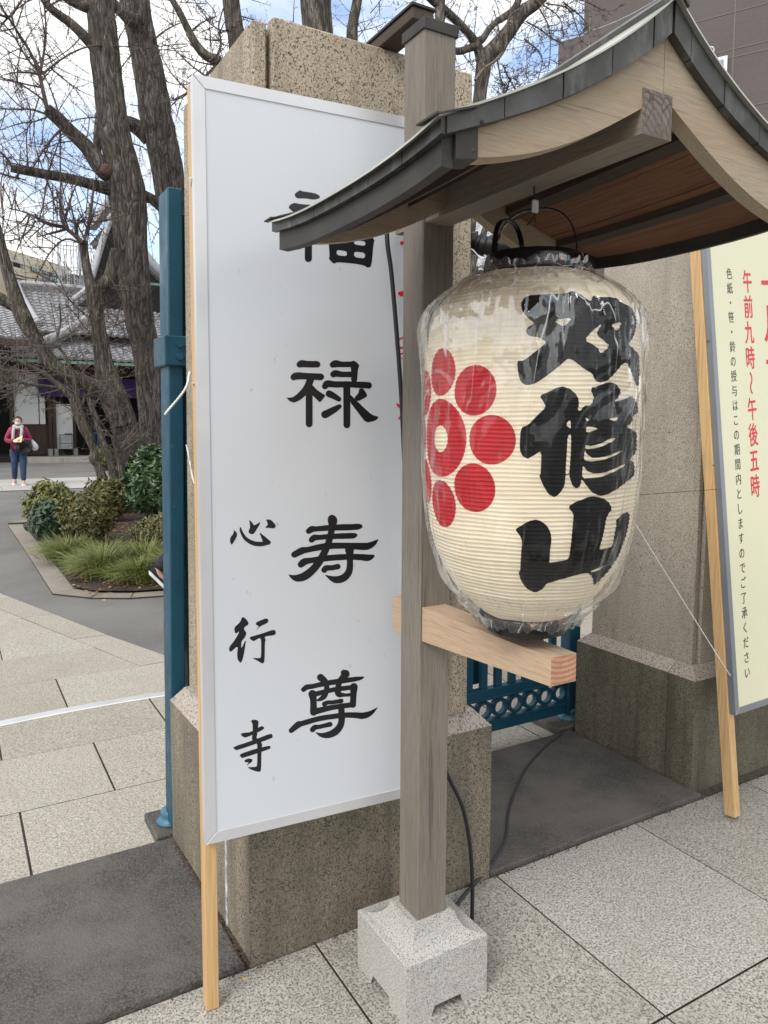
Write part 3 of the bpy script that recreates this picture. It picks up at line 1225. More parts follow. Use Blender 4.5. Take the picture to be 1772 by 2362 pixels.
# underside tunnels
cxm, cym = (x0 + x1) / 2, (y0 + y1) / 2
mb.add([(x0 + .002, y0 + .002, zn), (x1 - .002, y0 + .002, zn), (x1 - .002, y1 - .002, zn), (x0 + .002, y1 - .002, zn)], [(0, 3, 2, 1)])
for (ax, bx) in ((x0, x0 + .25 * .29), (x1 - .25 * .29, x1)):
    for (ay, by) in ((y0, y0 + .255 * .29), (y1 - .255 * .29, y1)):
        mb.box((ax + .003, ay + .003, 0), (bx - .002, by - .002, zn + .001))
e = .0035
mb.add([(x0, y0, zt - .004), (x1, y0, zt - .004), (x1, y1, zt - .004), (x0, y1, zt - .004), (x0 + e, y0 + e, zt), (x1 - e, y0 + e, zt), (x1 - e, y1 - e, zt), (x0 + e, y1 - e, zt)],
       [(0, 1, 5, 4), (1, 2, 6, 5), (2, 3, 7, 6), (3, 0, 4, 7)])
hp = .062
rings = [(x0 + e, x1 - e, y0 + e, y1 - e, zt)]
for t, zz in ((.25, .1655), (.50, .174), (.74, .188), (.92, .207), (1.0, .222), (1.02, .228)):
    rings.append((x0 + e + (SX - hp - x0 - e) * t, x1 - e - (x1 - e - SX - hp) * t, y0 + e + (SY - hp - y0 - e) * t, y1 - e - (y1 - e - SY - hp) * t, zz))
vs = []
for (a, b_, c, d, z_) in rings:
    vs += [(a, c, z_), (b_, c, z_), (b_, d, z_), (a, d, z_)]
fs = [(k * 4 + i, k * 4 + (i + 1) % 4, (k + 1) * 4 + (i + 1) % 4, (k + 1) * 4 + i) for k in range(len(rings) - 1) for i in range(4)]
fs.append(tuple((len(rings) - 1) * 4 + i for i in range(4)))
mb.add(vs, fs)
mb.build('stone_foot', M['granite_white'], st)

mb = MB()
mb.box((.993, 1.536, .226), (1.083, 1.626, 2.418), bev=.003)
mb.build('post', M['post_wood'], st)
mb = MB()
mb.box((.9885, 1.5315, 2.405), (1.0875, 1.6305, 2.432), bev=.0015)
mb.add([(.9885, 1.5315, 2.4305), (1.0875, 1.5315, 2.4305), (1.0875, 1.6305, 2.4305), (.9885, 1.6305, 2.4305), (1.038, 1.581, 2.452)], [(0, 1, 4), (1, 2, 4), (2, 3, 4), (3, 0, 4)])
mb.build('post_cap', M['copper_dark'], st)
# lower beam (slightly tapered), fresh end grain
mb = MB()
ya, yb = 1.075, 1.676
vs = [(1.000, ya, .987), (1.066, ya, .987), (1.066, ya, 1.044), (1.000, ya, 1.044), (1.000, yb, .950), (1.070, yb, .950), (1.070, yb, 1.044), (1.000, yb, 1.044)]
mb.add(vs, [(4, 5, 1, 0), (3, 2, 6, 7), (0, 3, 7, 4), (1, 5, 6, 2), (5, 4, 7, 6)], 0)
mb.add(vs, [(0, 1, 2, 3)], 1)
mb.build('lower_beam', [M['new_beam'], M['end_new']], st)
mb = MB()
mb.box((1.000, .893, 1.970), (1.070, 1.674, 2.042), bev=0)
mb.m[2] = 1
mb.build('roof_beam', [M['beam_wood_y'], M['end_old']], st)

# roof
RX = 1.050
_s = np.array([0, .045, .10, .19, .258, .334, .394, .47, .50])
_zt = np.array([2.186, 2.147, 2.103, 2.044, 2.001, 1.960, 1.932, 1.896, 1.883])
_sl = np.array([0, .117, .22, .331, .407, .5])
_zl = np.array([2.134, 2.048, 1.985, 1.935, 1.900, 1.86])
_sb = np.array([0, .063, .138, .186, .255, .316, .38, .45])
_zb = np.array([2.040, 2.003, 1.959, 1.936, 1.907, 1.887, 1.873, 1.862])


def smooth_interp(xs_, zs_):
    c = np.polyfit(xs_, zs_, 4)
    return lambda s: float(np.polyval(c, abs(s)))


ptop, plow, pbot = smooth_interp(_s, _zt), smooth_interp(_sl, _zl), smooth_interp(_sb, _zb)


def sori(s, y):
    return .020 * (abs(s) / .47) ** 2 * (abs((y - 1.19) / .305) ** 2.6 - 1) + .006 * (abs(s) / .47) ** 2 - .034 * max(0, 1 - abs(s) / .47) * (y - .885) / .6 + (.029 * (s / .29) ** 1.4 if s > 0 else 0)


def sweep(mb, s0, s1, zt_, zb_, y0, y1, n=10, m=0, jit=0, ny=1):
    """block following the roof curve between s0 and s1"""
    cols = []
    for i in range(n + 1):
        s = s0 + (s1 - s0) * i / n
        for k in range(ny + 1):
            y = y0 + (y1 - y0) * k / ny
            q = sori(s, y)
            cols.append((RX + s, y, zt_(s) + q))
            cols.append((RX + s, y, zb_(s) + q))
    w_ = (ny + 1) * 2
    fs = []
    for i in range(n):
        a, b_ = i * w_, (i + 1) * w_
        for k in range(ny):
            fs.append((a + 2 * k, a + 2 * k + 2, b_ + 2 * k + 2, b_ + 2 * k))
            fs.append((a + 2 * k + 1, b_ + 2 * k + 1, b_ + 2 * k + 3, a + 2 * k + 3))
        fs.append((a, b_, b_ + 1, a + 1))
        e_ = 2 * ny
        fs.append((a + e_, a + e_ + 1, b_ + e_ + 1, b_ + e_))
    for a in (0, n * w_):
        for k in range(ny):
            fs.append((a + 2 * k, a + 2 * k + 1, a + 2 * k + 3, a + 2 * k + 2))
    mb.add(cols, fs, m)


YF, YB = .885, 1.495
for sg in (-1, 1):
    mb = MB()
    sweep(mb, sg * .001, sg * .463, lambda s: ptop(s) + .004, lambda s: ptop(s) + .0005, YF - .014, YB + .004, n=20, ny=10)
    mb.build('copper_roof_sheet', M['copper_top'], st)
mb = MB()
for (a, b_) in ((-.022, -.0), (.0, .022)):
    sweep(mb, a, b_, lambda s: ptop(s) + .014, lambda s: ptop(s) + .005, YF - .018, YB + .018, n=3, ny=4)
mb.build('ridge_cap', M['copper'], st)
# gable fascia in lapped sheets, front and back, both slopes
seams = [.002, .045, .135, .235, .345, .445]
for yf, yb, front in ((YF - .006, YF + .008, 1), (YB - .008, YB + .006, 0)):
    for sg in (-1, 1):
        for k in range(5):
            a, c = seams[k] + .0012, seams[k + 1] - .0012
            tw = rnd.uniform(-.0012, .0012)
            mb = MB()
            sweep(mb, sg * a, sg * c, lambda s: ptop(s) + .0002, lambda s, tw=tw: plow(s) + tw, yf + (.0008 * (k % 2)), yb, n=4)
            mb.build('fascia_sheet', M['copper'], st)
    mb = MB()
    for sg in (-1, 1):
        sweep(mb, sg * .004, sg * .442, lambda s: ptop(s) - .001, lambda s: plow(s) + .002, min(yf, yb) + .003, max(yf, yb) - .001, n=12)
    mb.build('fascia_backing', M['seam'], st)
# rivets
for (s, dz) in ((-.385, -.018), (-.400, -.052)):
    mb = MB()
    mb.ball((RX + s, YF - .007, ptop(s) + dz), (.0035, .002, .0035), 8)
    mb.build('rivet', M['copper_dark'], st)
# barge boards
for (yf, yb) in ((YF + .010, YF + .038), (YB - .040, YB - .012)):
    for sg in (-1, 1):
        mb = MB()
        sweep(mb, sg * .0006, sg * .382, lambda s: plow(s) + .006, lambda s: pbot(s) - (.026 * (s / .29) ** 1.4 if 0 < s else 0), yf, yb, n=16)
        mb.build('barge_board', M['barge'], st)
        mb = MB()
        sweep(mb, sg * .3825, sg * .421, lambda s: plow(s) + .004, lambda s: pbot(s) - .004 - (.026 * (s / .29) ** 1.4 if 0 < s else 0), yf - .004, yb + .004, n=3)
        mb.build('barge_end_sleeve', M['copper_dark'], st)
# upturned corner plates
for sx_ in (-1, 1):
    for (ya_, yb_c) in ((YF - .016, YF + .035), (YB - .030, YB + .006)):
        mb = MB()
        z0_ = ptop(.447) + sori(sx_ * .447, (ya_ + yb_c) / 2) + .005
        vs = []
        for (ds, dz) in ((-.05, .0175), (0, .0), (.013, -.005), (.021, -.006)):
            for y_ in (ya_, yb_c):
                vs += [(RX + sx_ * (.447 + ds), y_, z0_ + dz + .003), (RX + sx_ * (.447 + ds), y_, z0_ + dz)]
        fs = []
        for i in range(3):
            a, b_ = i * 4, (i + 1) * 4
            fs += [(a, a + 2, b_ + 2, b_), (a + 1, b_ + 1, b_ + 3, a + 3), (a, b_, b_ + 1, a + 1), (a + 2, a + 3, b_ + 3, b_ + 2)]
        fs += [(12, 14, 15, 13)]
        mb.add(vs, fs)
        mb.build('corner_plate', M['copper_dark'], st)
# soffit planks and battens
edges_ = [.010, .095, .18, .265, .35, .426]
for sg in (-1, 1):
    for k in range(5):
        mb = MB()
        off = .001 * (k % 2)
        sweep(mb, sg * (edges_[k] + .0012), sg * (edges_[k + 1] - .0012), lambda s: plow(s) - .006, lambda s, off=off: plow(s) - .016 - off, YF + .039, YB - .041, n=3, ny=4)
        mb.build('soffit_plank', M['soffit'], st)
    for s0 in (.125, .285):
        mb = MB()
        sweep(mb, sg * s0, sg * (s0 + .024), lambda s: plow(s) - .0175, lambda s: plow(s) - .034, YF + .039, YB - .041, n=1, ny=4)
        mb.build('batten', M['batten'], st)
# eave edges: upper lapped copper strip and lower copper drip board
ye = np.linspace(YF - .004, YB + .004, 7)
for sg in (-1, 1):
    for k in range(6):
        mb = MB()
        a, c = ye[k] + .001, ye[k + 1] - .001
        sweep(mb, sg * .442, sg * .452, lambda s: ptop(.447) + .0005, lambda s: ptop(.447) - .021, a, c, n=1, ny=3)
        mb.build('eave_sheet', M['copper'], st)
    mb = MB()
    sweep(mb, sg * .422, sg * .441, lambda s: ptop(.447) - .004, lambda s: ptop(.447) - .056, YF + .012, YB - .01, n=1, ny=10)
    mb.build('drip_board', M['copper_dark'], st)

# ================================================================== LANTERN
LX, LY = 1.037, 1.194
lan = thing('paper_lantern', 'large cream paper lantern with black characters and red dotted crest under clear plastic', 'lantern', (LX, LY, 1.08))
_pz = [1.100, 1.112, 1.126, 1.142, 1.164, 1.203, 1.243, 1.282, 1.341, 1.399, 1.534, 1.640, 1.685, 1.722, 1.741, 1.762, 1.778, 1.790, 1.798]
_pr = [.078, .095, .112, .130, .150, .1735, .1915, .2030, .2100, .2146, .2162, .2140, .2080, .1960, .1830, .1600, .1390, .1180, .100]


def lrad(z):
    return float(np.interp(z, _pz, _pr))


RIB = .0079
NR = int((1.796 - 1.102) / RIB)
PERR = 6
levels = [1.102 + RIB * k / PERR for k in range(NR * PERR + 1)]


def rib(z, th=0):
    t = ((z - 1.102) / RIB) % 1.0
    return -.0019 * math.sin(math.pi * t) ** .8


lr = [lrad(z) + rib(z) for z in levels]
NTH = 240
zz_ = np.array(levels)
rr_ = np.array(lr)
th = np.arange(NTH) * 2 * math.pi / NTH
wob = 1 + .002 * np.sin(th * 10)
X = rr_[:, None] * np.cos(th)[None] * wob + LX
Y = rr_[:, None] * np.sin(th)[None] * wob + LY
Zz = np.repeat(zz_[:, None], NTH, 1) + .0008 * np.sin(th * 7 + zz_[:, None] * 40)
Pv = np.stack([X, Y, Zz], -1).reshape(-1, 3)
i_, j_ = np.meshgrid(np.arange(len(levels) - 1), np.arange(NTH), indexing='ij')
F4 = np.stack([i_ * NTH + j_, i_ * NTH + (j_ + 1) % NTH, (i_ + 1) * NTH + (j_ + 1) % NTH, (i_ + 1) * NTH + j_], -1).reshape(-1, 4)


def np_mesh(name, P, F, mats, parent=None, smooth=True, kind=None, label=None):
    me = bpy.data.meshes.new(name)
    P = np.array(P, float)
    if parent is not None:
        p = parent
        while p is not None:
            P = P - V(*p.location)
            p = p.parent
    F = np.array(F, np.int32)
    k = F.shape[1]
    me.vertices.add(len(P))
    me.vertices.foreach_set('co', P.astype(np.float32).ravel())
    me.loops.add(F.size)
    me.loops.foreach_set('vertex_index', F.ravel())
    me.polygons.add(len(F))
    me.polygons.foreach_set('loop_start', np.arange(0, F.size, k, dtype=np.int32))
    me.polygons.foreach_set('loop_total', np.full(len(F), k, np.int32))
    me.update(calc_edges=True)
    me.validate()
    if smooth:
        me.polygons.foreach_set('use_smooth', [True] * len(me.polygons))
    me.materials.append(mats)
    o = bpy.data.objects.new(name, me)
    COL.objects.link(o)
    if parent is not None:
        o.parent = parent
    if kind:
        o['kind'] = kind
    if label:
        o['label'] = label
    return o


body = np_mesh('paper_body', Pv, F4, M['paper'], lan)


def lan_hit(px, py):
    """where the line of sight meets the lantern: (theta, z)"""
    for _ in range(400):
        d = ray(px, py)
        r = .21
        ok = True
        for _i in range(12):
            ox, oy = -LX, -LY
            A = d[0] ** 2 + d[1] ** 2
            B = 2 * (ox * d[0] + oy * d[1])
            Cc = ox * ox + oy * oy - r * r
            D = B * B - 4 * A * Cc
            if D < 0:
                ok = False
                break
            t = (-B - math.sqrt(D)) / 2 / A
            p = C_ + d * t
            r = .5 * r + .5 * lrad(p[2])
        if ok:
            a = math.atan2(p[1] - LY, p[0] - LX)
            if a > math.pi / 2:
                a -= 2 * math.pi
            return (a, p[2])
        px += 1.5 if px < 1222 else -1.5
    return (0, 1.4)


def lantern_print(name, polys, mat, parent, label=None):
    q = scan_fill(polys, levels)
    vs, fs = [], []
    for (j, a0, b0, b1, a1) in q:
        n = max(1, int(math.ceil(max(b0 - a0, b1 - a1) / .035)))
        o = len(vs)
        for k in range(n + 1):
            t = k / n
            for (jj, aa, bb) in ((j, a0, b0), (j + 1, a1, b1)):
                a = aa + (bb - aa) * t
                r = lr[jj] * (1 + .002 * math.sin(a * 10)) + .00045
                vs.append((LX + r * math.cos(a), LY + r * math.sin(a), levels[jj] + .0008 * math.sin(a * 7 + levels[jj] * 40)))
        for k in range(n):
            fs.append((o + 2 * k, o + 2 * k + 2, o + 2 * k + 3, o + 2 * k + 1))
    mb = MB()
    mb.add(vs, fs)
    return mb.build(name, mat, parent, smooth=True, label=label)


z1 = Z(1180, 650, 5.184)
ch1 = trace(z1, [('o', [(110, 270), (140, 210), (190, 168), (400, 145), (640, 135), (745, 103), (830, 150), (950, 240), (975, 165), (1040, 190), (1245, 185), (1330, 250), (1480, 330), (1500, 480), (1480, 620), (1440, 700), (1400, 740), (1500, 840), (1540, 900), (1535, 1240), (1490, 1230), (1440, 1080), (1390, 960), (1340, 970), (1240, 1100), (1150, 1190), (1050, 1208), (1000, 1180), (970, 1100), (880, 1050), (740, 940), (680, 915), (580, 1000), (420, 1120), (300, 1210), (180, 1247), (110, 1200), (80, 1110), (65, 940), (150, 935), (220, 880), (330, 795), (425, 720), (330, 665), (220, 650), (170, 600), (190, 545), (280, 500), (200, 440), (130, 360)]),
                 ('h', [(500, 465), (740, 420), (630, 548)]), ('h', [(875, 700), (960, 590), (1095, 480), (1010, 620), (1110, 700), (1180, 765), (1070, 865), (1030, 780)]), ('h', [(1190, 510), (1330, 480), (1270, 595)])])
z2 = Z(1180, 870, 5.184)
ch2 = trace(z2, [('o', [(340, 240), (370, 205), (440, 180), (520, 130), (600, 105), (690, 125), (760, 180), (800, 240), (812, 310), (795, 390), (840, 395), (850, 360), (880, 335), (955, 335), (990, 235), (955, 170), (960, 120), (1020, 115), (1120, 75), (1200, 65), (1270, 95), (1320, 180), (1290, 240), (1230, 295), (1350, 275), (1440, 225), (1500, 290), (1520, 400), (1500, 440), (1455, 465), (1450, 540), (1380, 595), (1480, 650), (1510, 700), (1500, 800), (1500, 890), (1410, 985), (1470, 1010), (1480, 1160), (1400, 1240), (1280, 1340), (1160, 1400), (1060, 1418), (960, 1370), (900, 1290), (840, 1215), (830, 1290), (780, 1330), (730, 1290), (700, 1200), (693, 1140), (650, 1160), (640, 1290), (590, 1380), (520, 1445), (440, 1400), (370, 1280), (330, 1170), (350, 1165), (360, 870), (270, 930), (190, 975), (130, 940), (95, 860), (110, 600), (200, 570), (300, 470), (415, 365), (380, 290)]),
                 ('h', [(650, 570), (708, 505), (715, 630)]), ('h', [(715, 680), (715, 850), (705, 1000), (693, 1160), (650, 1170), (655, 1050), (665, 900), (675, 710)]), ('h', [(888, 480), (935, 505), (900, 530)]), ('h', [(890, 592), (980, 590), (1040, 618), (900, 670)]), ('h', [(1160, 495), (1300, 472), (1245, 528)]), ('h', [(885, 815), (960, 830), (1060, 800), (1215, 715), (1260, 735), (1150, 800), (1020, 855), (885, 865)]), ('h', [(880, 870), (905, 930), (980, 975), (1120, 960), (1325, 870), (1330, 885), (1200, 960), (1060, 1005), (930, 1015), (865, 990)]), ('h', [(855, 1050), (900, 1120), (1000, 1160), (1150, 1140), (1365, 1035), (1370, 1050), (1250, 1130), (1100, 1190), (960, 1212), (845, 1205)])])
z3 = Z(1170, 1130, 5.184)
ch3 = trace(z3, [('o', [(100, 465), (180, 415), (260, 370), (340, 357), (400, 370), (480, 430), (525, 520), (533, 600), (515, 720), (510, 840), (500, 868), (600, 860), (740, 828), (760, 700), (780, 500), (797, 320), (790, 280), (732, 212), (795, 155), (900, 110), (980, 80), (1060, 75), (1150, 95), (1215, 140), (1248, 190), (1258, 235), (1225, 270), (1190, 340), (1175, 440), (1150, 560), (1120, 660), (1105, 730), (1270, 680), (1285, 560), (1318, 400), (1305, 370), (1370, 300), (1440, 262), (1470, 300), (1450, 450), (1400, 620), (1340, 780), (1250, 930), (1180, 1020), (1045, 1155), (1030, 1050), (960, 980), (740, 1040), (600, 1085), (465, 1130), (440, 1180), (370, 1225), (300, 1222), (225, 1175), (160, 1080), (135, 985), (155, 980), (165, 800), (178, 600), (150, 540), (110, 490)]),
                 ('h', [(985, 980), (1185, 905), (1120, 960), (1040, 985)])])
for c_, nm in ((ch1, 'upper'), (ch2, 'middle'), (ch3, 'lower')):
    lantern_print('brush_character', [(s_, [lan_hit(*q) for q in p]) for s_, p in c_], M['lamp_ink'], body, '%s black brush character' % nm)
tr, zr = lan_hit(1014.5, 1011.5)
rs = .2155
lantern_print('crest_ring', [(1, [(tr + .0745 * math.cos(a) / rs, zr + .0745 * math.sin(a)) for a in np.linspace(0, 2 * math.pi, 60, False)]), (-1, [(tr + .0255 * math.cos(a) / rs, zr + .0255 * math.sin(a)) for a in np.linspace(0, 2 * math.pi, 40, False)])], M['lamp_red'], body)
for k in range(8):
    a0 = k * math.pi / 4
    cu, cv = tr + .1265 * math.cos(a0) / rs, zr + .1265 * math.sin(a0)
    lantern_print('crest_dot', [(1, [(cu + .0455 * math.cos(a) / rs, cv + .0455 * math.sin(a)) for a in np.linspace(0, 2 * math.pi, 48, False)])], M['lamp_red'], body)

mb = MB()
mb.lathe((LX, LY, 0), [(.085, 1.794), (.099, 1.794), (.100, 1.800), (.098, 1.822), (.095, 1.832), (.080, 1.834), (.074, 1.828), (.074, 1.80), (.085, 1.794)], 48)
mb.build('top_ring', M['black_ring'], lan, smooth=True)
mb = MB()
mb.lathe((LX, LY, 0), [(.070, 1.106), (.083, 1.106), (.086, 1.100), (.086, 1.074), (.084, 1.070), (.0, 1.069)], 48)
mb.build('bottom_ring', M['black_ring'], lan, smooth=True)


def band(path, wdir, wd, th_):
    """flat hoop"""
    mb = MB()
    P = [V(*p) for p in path]
    wdir = V(*wdir) / np.linalg.norm(wdir)
    vs = []
    for i, p in enumerate(P):
        t = P[min(i + 1, len(P) - 1)] - P[max(0, i - 1)]
        t /= np.linalg.norm(t)
        n_ = np.cross(t, wdir)
        for (a, c) in ((-1, -1), (1, -1), (1, 1), (-1, 1)):
            vs.append(p + wdir * wd / 2 * a + n_ * th_ / 2 * c)
    fs = [(i * 4 + k, i * 4 + (k + 1) % 4, (i + 1) * 4 + (k + 1) % 4, (i + 1) * 4 + k) for i in range(len(P) - 1) for k in range(4)]
    mb.add(vs, fs)
    return mb


Rh = V(R_[0], R_[1], 0) / np.hypot(R_[0], R_[1])
Fh = V(F_[0], F_[1], 0) / np.hypot(F_[0], F_[1])
cc = V(LX, LY, 1.822)
for (a, c, h) in ((cc - Rh * .084 - Fh * .03, cc - Rh * .006 + Fh * .085, .088), (cc - Rh * .070 + Fh * .05, cc + Rh * .083 - Fh * .02, .108)):
    mid = (a + c) / 2
    d_ = c - a
    hw = np.linalg.norm(d_) / 2
    d_ = d_ / (2 * hw)
    pth = []
    for k in range(19):
        q = math.pi * k / 18
        pth.append(mid - d_ * hw * math.copysign(abs(math.cos(q)) ** .8, math.cos(q)) + V(0, 0, h * math.sin(q) ** .75))
    band(pth, np.cross(d_, V(0, 0, 1)), .010, .0025).build('hoop_handle', M['black_ring'], lan)
mb = MB()
mb.tube(catmull([(LX - .002, LY, 1.972), (LX - .001, LY, 1.955), (LX + .005, LY - .002, 1.945), (LX - .004, LY, 1.935), (LX + .003, LY, 1.92), (LX - .006, LY, 1.905), (LX - .010, LY + .01, 1.895)], 6), .0016, 6)
mb.tube(catmull([(LX + .004, LY, 1.952), (LX + .009, LY, 1.94), (LX + .001, LY + .002, 1.925), (LX + .002, LY, 1.905), (LX + .006, LY, 1.90)], 6), .0014, 6)
mb.build('hanging_wire', M['wire'], lan)
mb = MB()
mb.box((LX - .006, LY - .005, 1.918), (LX + .009, LY + .004, 1.944), bev=.003)
mb.build('cable_clip', M['white_plastic'], lan)
mb = MB()
mb.tube(catmull([(LX, LY - .004, 1.040), (LX + .004, LY - .004, 1.050), (LX - .003, LY - .003, 1.058), (LX + .003, LY - .002, 1.066), (LX, LY, 1.076)], 5), .0016, 6)
mb.build('lower_hook', M['wire'], lan)
for (dx, z_, r_q) in ((.03, 1.808, .1005), (-.004, 1.098, .0845)):
    a = math.atan2(-Fh[1], -Fh[0]) + dx / .09
    mb = MB()
    mb.ball((LX + r_q * math.cos(a), LY + r_q * math.sin(a), z_), .0048, 10)
    mb.build('rivet', M['cooper_pin'], lan, smooth=True)
# clear film cover with folds and gathered hems
fz = list(np.linspace(1.090, 1.132, 18)) + list(np.linspace(1.137, 1.745, 110)) + list(np.linspace(1.750, 1.812, 28))
NT = 300
vs = []
for z_ in fz:
    if z_ < 1.135:
        base = np.interp(z_, [1.09, 1.105, 1.135], [.104, .112, .146])
        ruf = np.interp(z_, [1.09, 1.105, 1.135], [.013, .011, .008])
    elif z_ > 1.775:
        base = np.interp(z_, [1.775, 1.79, 1.800, 1.812], [.150, .130, .109, .109])
        ruf = np.interp(z_, [1.775, 1.795, 1.812], [.009, .008, .007])
    else:
        base = lrad(z_) + .0050 + .007 * math.exp(-((z_ - 1.73) / .05) ** 2) + .008 * math.exp(-((z_ - 1.17) / .05) ** 2)
        ruf = .0045 + .010 * math.exp(-((z_ - 1.69) / .08) ** 2) + .008 * math.exp(-((z_ - 1.16) / .05) ** 2)
    for k in range(NT):
        a = 2 * math.pi * k / NT
        ca, sa = math.cos(a), math.sin(a)
        f1 = mnoise.noise((ca * 3.2, sa * 3.2, z_ * 3.5))
        f2 = mnoise.noise((ca * 9 + 5, sa * 9, z_ * 9))
        f3 = 1 - 2 * abs(mnoise.noise((ca * 15, sa * 15 + 3, z_ * 7)))
        f4 = mnoise.noise((ca * 20 + z_ * 20, sa * 20, z_ * 25))
        edge = 1 if (z_ < 1.105 or z_ > 1.798) else 0
        d = ruf * (.7 * f1 + .6 * f2 + .6 * f3) + edge * ruf * .15 * f4
        r = max(base + d, (lrad(z_) + .0022) if 1.105 < z_ < 1.79 else .0885 if z_ < 1.2 else .1035)
        dz = edge * (.012 * f2 + .0015 * f4)
        vs.append((LX + r * ca, LY + r * sa, z_ + dz))
i_, j_ = np.meshgrid(np.arange(len(fz) - 1), np.arange(NT), indexing='ij')
Ff = np.stack([i_ * NT + j_, i_ * NT + (j_ + 1) % NT, (i_ + 1) * NT + (j_ + 1) % NT, (i_ + 1) * NT + j_], -1).reshape(-1, 4)
np_mesh('plastic_cover', vs, Ff, M['film'], lan)

# ================================================================== WHITE NOTICE BOARD


def board_frame(parent, BL, TL, u, W, fw, fd, mframe, msheet, nm_sheet):
    """BL, TL: bottom and top left corner of the face, u: unit vector to the right, W: width"""
    up = TL - BL
    Hh = np.linalg.norm(up)
    up = up / Hh
    n_ = np.cross(u, up)
    n_ /= np.linalg.norm(n_)            # towards the street
    if n_[1] > 0:
        n_ = -n_
    def P(s, t, d=0):
        return BL + u * s + up * t + n_ * d
    # frame bars with mitred corners
    o = [(0, 0), (W, 0), (W, Hh), (0, Hh)]
    i = [(fw, fw), (W - fw, fw), (W - fw, Hh - fw), (fw, Hh - fw)]
    for k in range(4):
        a, b_ = o[k], o[(k + 1) % 4]
        c, d = i[(k + 1) % 4], i[k]
        g_ = .0004
        mb = MB()
        q = [V(*a), V(*b_), V(*c), V(*d)]
        t_ = (q[1] - q[0]) / np.linalg.norm(q[1] - q[0])
        q = [q[0] + t_ * g_, q[1] - t_ * g_, q[2] - t_ * g_, q[3] + t_ * g_]
        ctr = sum(q) / 4
        qi = [x + (ctr - x) / np.linalg.norm(ctr - x) * .0015 for x in q]
        vs = [P(x[0], x[1], -fd) for x in q] + [P(x[0], x[1], -.0015) for x in q] + [P(x[0], x[1], 0) for x in qi]
        fs = [(0, 3, 2, 1), (8, 9, 10, 11)]
        for kk in range(2):
            for j in range(4):
                fs.append((kk * 4 + j, kk * 4 + (j + 1) % 4, (kk + 1) * 4 + (j + 1) % 4, (kk + 1) * 4 + j))
        mb.add(vs, fs)
        mb.build('frame_bar', mframe, parent)
    mb = MB()
    mb.prism([P(fw - .002, fw - .002, -.006), P(W - fw + .002, fw - .002, -.006), P(W - fw + .002, Hh - fw + .002, -.006), P(fw - .002, Hh - fw + .002, -.006)], n_ * .0035)
    sheet = mb.build(nm_sheet, msheet, parent)
    return P, n_, up, Hh, sheet


def flat_ink(name, polys_px, PL, n_, u, up, BL, mat, parent, off=.0016, step=.0006, label=None):
    """polys in photograph coordinates laid onto the board's face"""
    pp = []
    O = BL + n_ * -.0025
    for sg, p in polys_px:
        q = []
        for (x, y) in p:
            h = onp(x, y, O, n_) - O
            q.append((h @ u, h @ up))
        pp.append((sg, q))
    return ink_mesh(name, pp, lambda s, t: O + u * s + up * t + n_ * .0004, step, mat, parent, label)


def ink_mesh(name, pp, fn, step, mat, parent, label=None):
    allv = [v for _, p in pp for (_, v) in p]
    lo, hi = min(allv), max(allv)
    n = max(4, int((hi - lo) / step))
    lv = [lo - 1e-5 + (hi - lo + 2e-5) * k / n for k in range(n + 1)]
    q = scan_fill(pp, lv)
    mb = MB()
    vs, fs = [], []
    for (j, a0, b0, b1, a1) in q:
        o = len(vs)
        vs += [fn(a0, lv[j]), fn(b0, lv[j]), fn(b1, lv[j + 1]), fn(a1, lv[j + 1])]
        fs.append((o, o + 1, o + 2, o + 3))
    mb.add(vs, fs)
    return mb.build(name, mat, parent, label=label)


BL = V(.5121, 1.755, .4585)
TL = V(.5140, 1.752, 2.2800)
uB = V(.9975, -.0707, 0)
uB /= np.linalg.norm(uB)
upB = (TL - BL)
TL = BL + (upB - uB * (upB @ uB)) + uB * .0015
TL = BL + (TL - BL) - uB * ((TL - BL) @ uB)
wb = thing('notice_board', 'tall white board with large black calligraphy on pine legs, leaning by the pillar', 'notice board', (.51, 1.77, 0))
P1, nB, upv, HB, sheet1 = board_frame(wb, BL, TL, uB, .665, .027, .024, M['alu'], M['board'], 'white_panel')
for s_ in (.002, .633):
    a = BL + uB * (s_ + .016) - nB * .0465
    mb = MB()
    mb.obox(a + V(0, 0, (HB - .003) / 2 - .2292), uB, -nB, V(0, 0, 1), (.016, .022, (HB + .4585 - .004) / 2), bev=.002)
    mb.build('leg', M['leg_wood'], wb)
zr_ = Z(650, 810, 6.9125)
